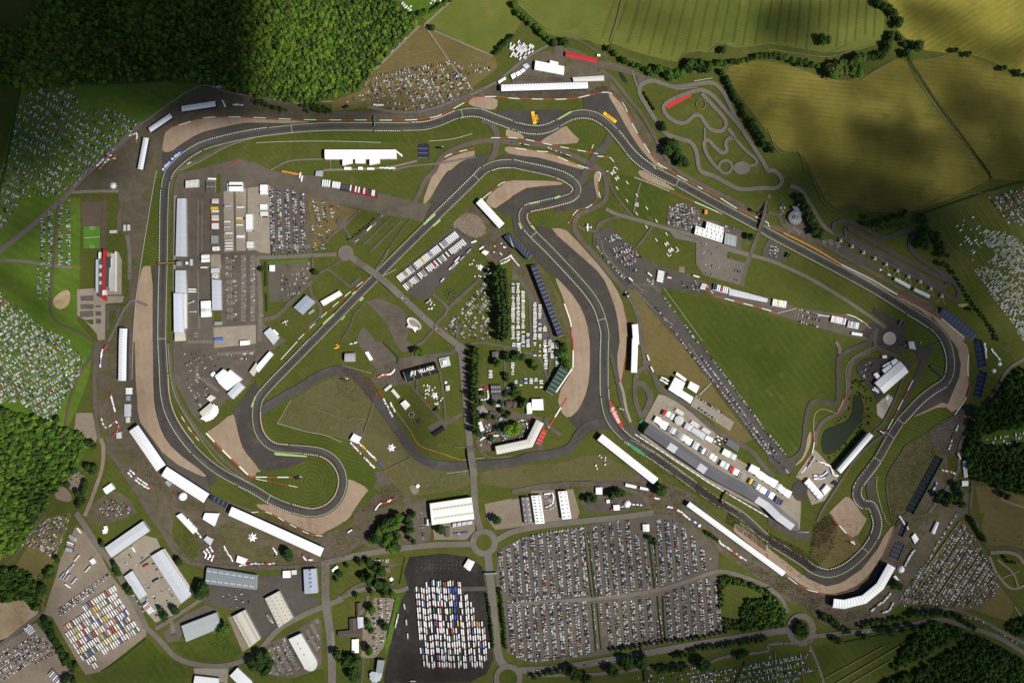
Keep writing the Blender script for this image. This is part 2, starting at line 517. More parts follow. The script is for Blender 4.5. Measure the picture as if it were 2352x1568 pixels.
sht('pasture',GCA,'01 1230,-60 1800,-60 1700,60 1520,110 1470,160 1380,60')
sht('pasture',GCA,'01 1500,130 1700,90 1570,200')
sht('pasture',GLU,'33 410,1230 700,1190 1330,1090 1160,1400 1060,1568 1060,1800 560,1800')
sht('pasture',GLU,'32 1800,1440 2352,1270 33 360,1270 490,1568 490,1800 32 900,1800 1000,1560')
sht('pasture',GLU,'30 980,1440 1350,1150 1480,1290 1740,1440 1720,1568 1720,1800 880,1800 900,1540')
sht('pasture',GDR,'33 1990,0 2352,0 2700,0 2700,330 2352,330 2030,330 1960,130')
sht('pasture',GDR,'23 1900,1320 2060,1330 2352,1430 2700,1500 2700,1568 33 2352,0 1950,0 23 1950,1568')
sht('grass_infield',GLU,'12 1395,1080 1750,1165 2352,1335 13 0,1345 480,1450 640,1500 620,1568 23 640,100 620,540 420,530 340,600 290,960 160,1040 22 2352,850 1720,0 12 1690,1568 1370,1130')
sht('grass_infield',GLU,'12 880,20 1110,60 1450,195 1410,490 1290,480 1130,430 930,190',0)
sht('grass_infield',GLU,'01 380,1220 640,1200 1090,1200 1550,1200 1900,1080 2080,1085 2180,1160 2190,1235 1970,1240 1600,1300 1150,1310 0,1318 00 2300,1330 2352,1290 01 0,1270')
RING=lambda n,c:gmt(n,(.053,.072,.012),(.07,.084,.016),stripes=(P(c)[0],8,.22))
sht('grass_infield',RING('ring_mown_grass','02 720,1215'),'02 510,1150 640,1080 760,1100 860,1160 910,1230 860,1320 760,1400 700,1330 650,1310',1)
sht('grass_infield',GMO,'21 85,800 140,900 240,935 470,950 620,970 700,1020 790,1100 840,1200 850,1250 1050,1350 1110,1240 820,930 640,855 440,820 220,760 130,700',1)
sht('grass_infield',RING('hairpin_mown_grass','21 500,1290'),'21 0,1185 250,1160 400,1120 470,1070 600,1060 690,1110 740,1190 755,1280 735,1370 680,1460 590,1520 470,1530 340,1490 130,1400 0,1300',1)
sht('grass_infield',GDR,'12 1060,1080 1200,1120 1340,1320 1530,1568 22 1560,20 1720,240 1830,370 1700,470 1620,400 1570,330 1330,300 1250,170 1200,0 12 1180,1480 1120,1250')
sht('grass_infield',GDR,'22 1690,500 1830,400 2040,680 2210,900 2140,930 1900,830')
sht('grass_infield',GWO,'21 320,540 520,420 720,320 860,305 980,420 1080,560 1200,700 1310,860 1480,1060 1600,1130 1750,1170 1980,1180 1990,1300 1800,1370 1300,1440 1250,1300 1130,1180 840,900 640,855 200,750')
sht('grass_infield',GWO,'22 30,1140 460,1110 640,1050 860,1040 1100,1200 1150,1270 860,1270 600,1275 300,1310 0,1350 21 2060,1300 2060,1200')
sht('grass_infield',GDR,'11 480,240 600,250 880,350 960,370 860,480 700,560 640,660 520,740')
sht('grass_bank',GWO,'23 1240,970 1450,870 1560,1000 1540,1060 1280,1568 1130,1568 1080,1350 1110,1200')
sht('grass_infield',GMO,'23 1340,700 1610,600 1690,670 1430,830 1230,970 1090,1210 1075,1320 1010,1250 1000,1130 1100,1020 1180,880 1250,760')
sht('grass_infield',GMO,'23 1480,240 1590,60 1640,160 1640,280 1580,380 1400,480 1230,650 1330,440',1)
sht('grass_infield',GMO,'10 1440,20 1500,60 1475,300 1455,860 1300,830 1390,300')
sht('grass_infield',GDR,'33 640,80 770,200 860,300 800,380 620,490 520,520 400,400 440,200')
sht('trodden_ground',DT,'00 1830,790 2352,895 01 690,1035 1440,1010 1960,835 2230,760 2352,820 2352,890 1990,890 1660,1065 1400,1095 0,1085 00 1850,1075 1700,1125 1530,1185 1300,1140 1560,980')
sht('trodden_ground',DT,'00 1300,1140 1530,1185 1480,1568 10 1430,0 1420,100 1300,820 1250,1150 1230,1450 20 1225,0 1240,700 1330,800 1530,1130 1930,1400 2352,1560 31 0,20 600,215 900,90 21 890,1568 1240,1300 1310,1420 1560,1440 1560,1568 31 1430,0 1360,180 1020,310 620,480 0,520 30 1900,510 1720,470 1560,290 1370,0 20 990,970 870,560 860,0 10 960,1560 1180,1200 1190,700 1090,500 1090,200 700,190 00 900,1520')
sht('trodden_ground',DT,'22 780,880 1350,1270 1660,1400 1810,1568 32 2090,220 2352,420 33 160,560 330,700 520,750 860,640 1050,400 1200,80 23 1150,1540 1290,1568 1560,1060 1540,1010 1640,1050 1680,1250 1850,1400 1860,1568 33 1760,60 1480,470 1190,850 1080,990 860,1040 600,1070 480,1010 330,850 200,830 0,680 32 2352,660 1900,360 1780,190 1340,0 22 1260,1530 640,1500 620,1330 0,1400 0,1360 740,1275 1150,1230')
sht('trodden_ground',DT,'01 1970,900 2240,770 2352,760 02 0,600 200,500 420,450 560,440 800,560 880,690 920,760 1080,960 1200,1130 1330,1330 1480,1568 12 1500,20 1420,0 02 1420,1568 1260,1400 1120,1180 1020,960 900,850 820,850 550,905 0,905 01 2352,890 2220,890')
sht('trodden_ground',DT,'12 1430,0 1500,20 1900,200 2130,330 2352,460 13 0,470 240,570 450,690 760,860 1060,1040 1400,1200 1560,1270 1900,1520 1930,1568 23 1880,0 1830,0 13 1810,1568 1590,1350 1390,1250 1160,1130 660,860 130,570 0,510 12 2060,345 1740,170')
sht('worn_bank',GWO,'12 190,850 260,860 350,1000 440,1150 510,1330 540,1420 545,1568 440,1568 500,1560')
sht('trodden_ground',DT,'11 1790,500 1990,300 2040,320 2240,530 12 0,720 190,960 430,1530 360,1568 300,1300 170,1100 0,950 11 2352,800 2280,830 2140,850 2060,640 1950,620')
sht('trodden_ground',DT,'31 1020,310 1360,180 1480,0 1560,0 1590,250 1200,340 900,400 640,470')
sht('hardcore',HDC,'30 560,420 700,120 780,180 930,400 1010,560 1220,830 1340,1040 1345,1130 930,1460 790,1490 740,1420 480,960 400,930 520,570')
sht('hardcore',HDC,'30 -300,1250 0,1230 230,1080 330,1010 480,1200 560,1300 660,1470 700,1568 700,1800 -300,1800')
sht('grass_infield',GDR,'30 150,480 420,50 640,0 660,20 510,420 430,540 420,900 380,900 320,640')
sht('bare_soil',SAND,'30 -300,740 60,840 200,780 290,900 380,900 250,1030 80,1170 -300,1200',2)
sht('bare_soil',SAND,'10 480,1200 520,1140 600,1090 650,1110 640,1230 560,1280 500,1250',2)
sht('bare_soil',SAND,'30 -60,200 50,230 50,320 -60,420',1)
sht('earth',HDC,'11 1780,510 1920,380 2060,420 2130,560 2050,620 1950,600',1)
sht('car_field',GWO,'33 1790,70 1900,200 2060,480 2140,680 1900,870 1850,900 1400,850 1190,850 1450,480 1700,110')
sht('car_field',GDR,'33 1400,880 1900,870 2140,690 2270,860 2200,1000 1900,900')
sht('paddock_asphalt',ASO,'10 1600,130 1640,30 1900,-30 00 1900,1530 2200,1455 2352,1500 01 150,1568 11 250,15 560,55 700,125 1120,205 1420,275 1500,300 1840,310 1640,400 1540,480 1440,445 1170,400 960,350 700,290 480,235 520,770 20,795 70,1350 60,1400 280,1560 21 160,70 0,260 20 2290,390 2200,440 2100,570 1920,760 1840,740 1760,660 1650,450 1600,350 1590,0 10 1590,230')
sht('apron',CN,'10 2055,190 2350,150 11 120,130 130,760 30,750 10 2352,730 2060,745')
sht('apron',ASO,'10 2145,190 2165,190 2172,740 2150,740')
sht('apron',ASO,'10 2262,160 2275,160 2275,735 2258,735')
sht('apron',CN,'10 1940,770 2025,770 2035,900 1940,900')
sht('apron',CN,'10 1960,1440 2352,1415 20 2352,20 1970,60')
sht('pit_apron',CN,'10 1600,230 1625,230 1612,1120 1590,1120')
sht('lawn',GS,'10 1960,1290 2035,1290 2035,1385 1965,1390')
sht('lawn',GS,'10 1990,30 2030,40 2025,210 1985,210')
sht('lawn',GS,'20 1990,640 2100,520 2140,580 1990,760 1880,770 1850,730')
sht('hedge_bed',DIRT_DARK,'11 70,830 105,830 110,1070 80,1070')
sht('lawn',GS,'11 75,1110 120,1130 120,1200 290,1200 200,1300 110,1340 75,1330')
sht('lawn',GCA,'11 120,830 480,808 500,850 110,860')
sht('car_park',ASO,'11 115,860 490,835 510,980 470,1030 320,1160 300,1200 120,1200')
sht('lawn',GS,'11 205,1400 350,1290 420,1360 560,1250 600,1340 310,1560')
sht('truck_park',AP,'11 1290,970 1780,540 1850,520 1980,640 2060,640 1640,1120 1560,1190 1440,1160 1380,1080')
sht('path',ASO,'11 1010,1200 1110,1170 1230,1210 1340,1260 1420,1380 1380,1560 21 1500,60 1350,100 1290,40 11 1210,1420 1080,1270')
sht('kart_track',ASO,'11 930,1520 980,1430 1040,1480 1100,1568 21 1180,0 1310,160 1290,210 1210,250 1110,250 1060,200 930,0',0)
sht('village_path',ASO,'21 1320,150 1420,140 1800,90 1830,40 1900,60 1800,120 1660,150 1680,270 1400,380 1330,400 1130,420 1060,360 1110,250 1300,210')
sht('village_path',ASO,'21 1560,790 1690,710 1730,730 1890,650 1900,680 1780,760 1640,840')
sht('village_path',ASO,'21 880,830 940,740 990,830 990,900')
sht('service_yard',ASO,'21 1090,1190 1160,1190 1245,1270 1240,1300 1070,1360 1110,1260')
sht('service_yard',HDC,'21 1400,1310 1490,1330 1500,1390 1440,1410',1)
sht('service_yard',HDC,'31 1620,110 1770,90 1800,100 2010,60 2010,170 1930,250 1640,250')
sht('car_park',ASO,'21 1370,1500 1590,1470 1620,1568 31 1600,250 1500,290 1370,250')
sht('yard',HDC,'21 2100,1490 2352,1440 22 0,1450 560,1350 620,1568 32 600,60 0,140 31 2200,160 2120,60')
sht('yard',HDC,'22 180,1370 420,1360 430,1568 32 200,80 100,100 22 80,1568')
sht('yard',AP,'22 660,1500 860,1440 1200,1430 1240,1510 1000,1568 660,1568')
sht('tent_yard',DT,'21 2060,380 2260,380 2352,640 22 0,640 300,700 290,1000 21 2070,1010 2030,900 2040,660')
sht('campsite',GS,'12 0,960 150,1060 300,1300 380,1568 22 300,200 300,460 0,520 21 2060,380 2080,40 11 2330,1100')
sht('service_yard',ASO,'12 0,900 140,1050 330,1350 350,1568 22 290,0 240,0 12 170,1200 60,1000 0,1000')
sht('bus_park',ASN,'31 1410,410 1720,378 1960,410 2080,500 2110,690 2180,1350 2120,1480 1960,1560 1180,1568 1180,1490 1240,1200 1340,800 1400,700 1360,560')
sht('bus_park',AP,'31 1450,690 2110,680 2120,720 1450,730')
sht('car_park',ASO,'32 0,280 150,215 700,115 960,65 1320,10 1560,60 1760,200 1900,360 1890,510 1910,600 1880,700 1900,850 1930,1090 1500,1190 900,1290 700,1330 200,1375 60,1345 0,1300 31 2300,1280 2200,600 2230,340')
sht('yard',CN,'30 1030,430 1330,210 1440,240 1480,330 1400,390 1760,770 1650,850 1600,940 1430,1010 1330,900 1280,800 1140,580')
sht('industrial_asphalt',AP,'30 1930,660 2352,700 31 0,590 200,580 440,520 440,750 590,790 560,880 340,980 190,1080 0,1180 30 2352,1190 2250,900 2030,880 1900,840 1800,800 1920,760')
sht('industrial_asphalt',ASO,'30 1700,940 1880,850 2010,900 1990,920 1720,1020 1640,1180 1540,1190 1500,1100')
sht('industrial_asphalt',HDC,'30 2090,960 2150,950 2290,1240 2230,1280 2130,1050')
sht('industrial_asphalt',ASO,'31 60,1220 250,1140 430,1040 560,960 600,1000 610,1390 560,1440 350,1520 100,1490 170,1380 150,1270')
sht('industrial_asphalt',CN,'30 1780,1430 2100,1430 2090,1568 1790,1500')
sht('car_park',HDC,'31 1090,780 1280,790 1170,1240 1100,1330 960,1340 980,1060 1000,960')
sht('lawn',GS,'31 690,470 920,430 1010,560 960,640 720,760 690,700',0)
sht('lawn',GS,'31 1090,420 1370,400 1300,690 1100,690 1030,560')
sht('car_park',ASO,'31 1090,480 1370,470 1230,500 1100,510')
sht('lawn',GS,'31 720,880 820,820 840,920 830,1010 720,1040')
sht('lawn',GS,'31 840,790 1000,770 990,830 920,900 850,900')
sht('lawn',GS,'31 730,1090 980,1150 970,1300 750,1290')
sht('lawn',GLU,'31 750,1350 970,1320 960,1568 740,1568')
sht('lawn',GLU,'31 1050,1350 1120,1350 1100,1460 1040,1450')
sht('verge',GCA,'31 1290,760 1330,770 1240,1200 1190,1290 1180,1200')
sht('lawn',GS,'31 840,400 900,340 1000,290 1015,320 960,380')
sht('verge',GS,'31 600,1050 620,1000 635,1390 605,1390')
sht('lawn',GLU,'30 1560,1180 1700,1200 1990,1100 2110,1180 2250,1270 2100,1360 1880,1370 1660,1310',1)
sht('lawn',GLU,'31 350,1530 620,1440 640,1568 640,1700 300,1700')
sht('lawn',GS,'30 1640,-10 1850,250 1800,440 1700,400 1560,200',1)
sht('lawn',GWO,'30 2010,120 2352,170 31 0,330 400,420 380,460 0,470 30 2100,330 2010,200',1)
sht('lawn',GS,'20 1000,1000 1130,1150 1330,1500 1370,1568 1160,1560 1070,1400 880,1380 970,1200',0)
sht('overflow_car_park',DT,'20 860,1480 1030,1360 1180,1430 1260,1568 30 1130,60 950,120 820,90 770,0')
sht('service_yard',HDC,'20 700,655 850,655 900,860 870,960 680,830',0)
sht('bare_soil',HDC,'20 610,1270 700,1180 800,1250 790,1400 640,1370',1)
sht('hardcore',HDC,'20 480,1430 570,1300 680,1440 620,1480',1)
sht('college_yard',CN,'10 710,1090 870,1080 900,1150 1140,1150 1130,1210 970,1220 965,1550 900,1560 890,1500 780,1370 712,1330')
for q in('740,1150 860,1145 860,1195 740,1195','740,1225 860,1225 860,1270 740,1270','735,1290 860,1285 860,1340 735,1345','880,1235 930,1235 930,1255 880,1255','878,1290 932,1290 932,1330 878,1330','880,1360 930,1360 930,1405 880,1405'):
 sht('parking_bay',ASO,'10 '+q)
sht('lawn',GS,'10 780,1370 860,1365 860,1410 830,1410')
sht('college_yard',ASO,'10 968,1230 1080,1230 1110,1270 1050,1400 970,1480')
sht('lawn',GS,'10 1000,1290 1060,1270 1075,1310 1030,1430 1005,1430',1)
sht('college_yard',CN,'10 990,750 1090,750 1120,820 1120,1140 980,1140')
sht('sports_court',DIRT_DARK,'10 750,280 950,280 920,510 752,510')
sht('football_pitch',gmt('pitch_turf',(.07,.17,.02),(.085,.19,.028)),'10 768,515 922,510 920,710 768,715')
sht('running_strip',DIRT_DARK,'10 955,240 985,250 975,720 925,720 930,515')
rbn('pitch_line',WLN,'10 778,618 918,608',.5,0,reg=False)
for cx,cy in((850,527),(850,698)):
 disc('pitch_line',WLN,f'10 {cx},{cy}',5.5,3.2,inner=.4)
RO=[(ASD,'00 1490,1400 1640,1335 1850,1215 2140,1145 2352,1125 01 380,1145 480,1140 0,1215 00 2100,1270 1700,1420 1550,1540 1490,1520'),(GV,'00 1530,1190 1700,1130 1850,1090 2130,1075 2352,1090 01 0,1095 480,1112 490,1138 0,1128 00 2250,1128 2000,1180 1830,1222 1640,1340 1580,1395 1490,1400 1500,1290'),(ASD,'10 1405,880 1480,860 1480,1568 20 1480,0 1490,500 1540,700 1640,850 1790,1060 1970,1200 2000,1290 1920,1330 1880,1250 1600,1010 1480,860 1425,660 1400,400'),(GV,'10 1320,870 1405,880 1402,1568 20 1405,0 1410,500 1430,650 1490,850 1600,1000 1905,1225 1870,1250 1540,1080 1350,820 1270,720 1250,350 1240,300 1230,0 10 1220,1568 1250,1200 1290,950'),(AP,'20 1215,0 1240,0 1250,400 1260,700 1540,1085 1900,1260 1930,1400 1530,1140 1270,770 1200,700 1210,360'),(ASD,'20 2140,650 2350,360 21 30,460 40,700 60,960 150,1020 470,1070 470,1078 380,1130 250,1170 100,1187 20,1165 20 2352,1130 2240,1000 2195,880 2160,720'),(GV,'20 2140,650 2162,720 2200,890 2240,1000 2352,1130 21 20,1170 55,1195 0,1195 20 2352,1235 2290,1235 2200,1150 2050,1000 1960,890 1890,830 1960,800'),(GV,'21 780,1290 850,1250 1045,1355 1000,1400 890,1560 31 860,50 780,110 640,175 600,205 520,195 300,90 110,-10 21 20,1530 0,1480 320,1530 560,1560 740,1460'),(ASD,'01 2230,1010 2352,1010 02 0,1015 430,1005 550,1020 520,1120 300,1180 150,1185 0,1150 01 2200,1080'),(ASD,'02 650,905 840,850 880,865 960,1000 1060,1210 1200,1410 1345,1540 1290,1540 1080,1350 960,1200 840,1090 740,1040 660,1040'),(GV,'02 875,865 915,868 1020,965 1120,1180 1260,1400 1410,1568 1360,1560 1200,1400 1065,1200 965,1010'),(GV,'01 1990,895 2222,895 2215,1005 2140,1010 2010,985 1945,955 1965,920'),(GV,'02 500,1150 520,1190 648,1310 450,1330 240,1325 300,1270 380,1225'),(GV,'01 2300,1180 2352,1180 02 0,1190 60,1210 105,1250 115,1280 0,1265 01 2290,1255'),(ASD,'02 60,1195 330,1200 480,1130 400,1210 330,1250 245,1298 120,1275'),(GV,'01 1640,1568 1720,1465 2010,1370 2010,1435 1870,1490 1790,1568 11 1760,0 1690,100 1570,305 1525,300 1600,90'),(ASD,'01 2130,1415 2125,1460 2060,1568 11 2010,30 1540,490 1540,450 1610,310 1690,110 1775,0 01 1810,1560 1900,1480 2010,1440'),(GV,'01 2290,1350 02 0,1350 330,1400 640,1525 700,1555 640,1560 250,1450 0,1422 01 2280,1385'),(ASD,'02 0,1422 250,1450 560,1535 640,1568 12 600,110 500,40 300,-10 02 200,1530 0,1495 01 2190,1490 2240,1430'),(ASD,'12 740,70 785,260 700,320 520,370 390,385 400,340 560,250 610,180'),(GV,'12 770,0 822,30 792,100 800,255 780,240 745,70'),(GV,'11 2180,360 2090,265 2290,105 2352,90 12 0,90 420,95 490,130 300,140 130,160 0,240 11 2270,300'),(ASD,'11 2190,360 2280,300 2352,270 12 0,235 130,160 480,128 545,170 530,230 400,270 120,330 60,440 80,540 20,570 11 2352,430'),(ASD,'12 200,500 340,525 520,560 880,960 985,1160 1040,1400 1000,1568 22 985,60 960,180 985,360 880,60 12 860,1568 790,1250 710,1130 470,860'),(GV,'12 340,530 450,530 520,560 880,960 1000,1160 1060,1380 1062,1568 22 1058,0 1010,360 990,370 960,180 988,0 12 990,1568 970,1350 920,1170 830,960 640,790'),(ASD,'12 20,570 100,530 330,720 600,1010 720,1150 800,1300 840,1568 22 830,100 830,500 860,690 900,790 740,830 640,830 520,700 500,600 620,400 700,200 705,0 12 690,1400 590,1180 400,980 250,860'),(GV,'12 390,985 420,990 600,1190 690,1390 712,1568 22 715,0 715,270 690,450 620,620 520,710 450,650 410,500 560,260 560,0 12 545,1500 540,1400 480,1190'),(ASD,'22 690,470 830,400 860,680 1000,830 1040,900 830,790 720,800 640,910 570,960 480,1020 310,1050 300,1000 480,985 540,930 600,800 540,735 620,620'),(GV,'23 560,1568 650,1480 720,1410 790,1470 850,1568 33 895,50 910,65 800,250 690,160 590,30 560,0'),(GV,'33 0,330 120,420 350,600 530,680 700,640 900,460 1030,290 1060,220 1150,110 1165,150 1050,410 860,650 650,740 520,752 340,690 160,560 0,440 32 2352,430 2090,220 2020,150 2060,85 2352,300'),(ASD,'33 300,450 480,570 600,580 800,490 950,330 1010,200 1060,230 1010,330 860,520 700,630 540,680 350,600'),(GV,'23 1700,0 1815,0 1850,120 1840,470 1710,670 1610,580 1360,690 1330,680 1560,560 1650,560 1760,230 1750,100 13 1700,1568 1480,1330 1200,1180 1170,1140 1480,1290 1800,1530 1810,1568'),(ASD,'13 1480,1310 1560,1400 1690,1568 23 1730,60 1770,200 1755,330 1650,575 1600,560 1330,690 1270,710 1390,560 1610,400 1690,300 1690,180 1640,0 13 1580,1500'),(ASD,'23 1280,0 1420,60 1560,0 1500,110 1400,300 1220,650 1080,850 1040,860 1200,620 1330,350 1400,180'),(ASO,'23 1450,860 1700,690 1870,560 1920,590 1870,660 1780,840 1690,1050 1640,1060 1540,980'),(ASD,'13 970,1250 1100,1330 1240,1430 1260,1490 1130,1430 970,1310'),(GV,'12 1145,0 1240,0 1490,165 1495,190 1330,130 1190,70'),(GV,'32 2052,95 2352,300 2352,360 2090,200 2025,150'),(HDC,'12 1532,882 1586,882 1582,938 1530,928'),(GV,'23 370,830 400,830 390,950 330,1080 260,1140 245,1130 330,1050'),(GV,'23 690,525 705,530 690,600 645,645 630,640 660,600'),]
for m_,s_ in RO:
 nm={'gravel_bed':'gravel_trap','dark_asphalt':'runoff_asphalt','asphalt':'runoff_asphalt','old_asphalt':'spectator_asphalt','hardcore':'hardcore'}[m_.name]
 sht(nm,m_,s_,1 if m_ is GV else 0)
sht('runway',AP,'12 760,580 890,505 1010,610 1190,790 1390,890 1640,960 1720,1060 1760,1150 1390,1070 1360,1115 1700,1568 22 1715,0 2352,880 23 0,830 165,1062 250,1100 260,1170 130,1230 0,1100 22 2352,1060 1545,0 12 1530,1568 1120,1090 1040,1080 770,690')
sht('paddock_strip',ASO,'12 1640,990 1760,1010 1880,1100 2000,1080 2352,1170 13 0,1175 270,1258 720,1325 900,1420 1010,1440 960,1568 700,1510 480,1445 250,1375 0,1305 12 2352,1285 1850,1165 1720,1060')
sht('shed_yard',ASO,'12 1415,500 1440,330 1570,290 1700,340 1720,430 1900,470 2130,560 2100,725 1920,690 1640,600')
sht('shed_yard',RO_,'12 1430,540 1560,590 1900,690 2180,765 2160,810 2120,1070 2090,1050 1760,960 1690,860 1690,660 1500,625')
sht('shed_lawn',GS,'12 1980,740 2160,790 2140,850 1970,800')
sht('seat_depot_yard',AP,'12 2290,740 2352,640 13 0,620 160,710 130,860 0,830 12 2300,790',1)
sht('team_paddock',CN,'22 1345,485 1400,495 1640,620 1885,830 1860,940 2160,1130 2352,1240 23 0,1270 120,1340 300,1460 300,1560 33 290,160 0,-20 22 2352,1440 1700,1100 1210,850 1205,750')
sht('team_car_park',CN,'22 1690,490 1790,570 2040,740 2000,820 1640,590')
sht('pit_lane',AP,'22 1000,790 1080,770 1180,840 1700,1150 2352,1570 33 200,140 380,170 400,230 340,260 200,230 0,110 22 2352,1600 1600,1160 1150,890')
sht('pit_wall_strip',CN,'22 1140,830 1220,860 1500,1070 1800,1260 2352,1545 33 0,0 250,180 380,175 370,190 240,200 0,30 22 2352,1568 1800,1290 1480,1090')
sht('team_paddock',CN,'23 250,1240 420,990 450,1010 650,1230 620,1290 520,1460 400,1500 360,1400 340,1290')
disc('helipad',ASD,'23 290,1370',18,23)
sht('plaza',CNP,'23 1100,480 1150,520 1050,712 1000,670 995,580',0)
sht('marquee_yard',ASD,'23 810,230 870,170 980,150 1200,150 1310,200 1290,280 1070,480 1000,540 960,460 820,290')
sht('track_yard',ASD,'13 820,1500 960,1400 1150,1440 1260,1500 1270,1568 23 1280,20 1240,110 1020,60 980,0')
disc('turning_circle',CNP,'13 1115,1540',15,15)
sht('pond',WATER,'23 800,480 850,500 880,580 880,660 810,800 680,960 560,1050 500,1020 488,900 525,800 650,770 740,720 780,640 780,530',2)
sht('pond',WATER,'02 975,655 1020,680 1065,750 1045,770 1005,730',2)
sht('skid_area',AP,'13 490,640 550,620 700,680 1030,880 1010,915 860,860 700,775 500,690')
sht('visitor_car_park',ASO,'13 150,440 260,330 330,460 440,590 340,610 160,530',1)
sht('kart_paddock',ASO,'02 1150,700 1220,730 1180,790 1150,760')
sht('rally_yard',ASO,'02 380,420 470,430 470,500 560,540 790,580 850,560 1110,650 1130,700 900,640 560,560 380,500',0)
sht('fan_yard',ASO,'01 2230,790 2352,770 02 0,620 180,520 230,690 480,700 570,650 800,660 900,690 850,760 690,750 0,790')
sht('bare_soil',SAND,'13 1740,1225 1850,1220 1800,1255 1750,1250',1)
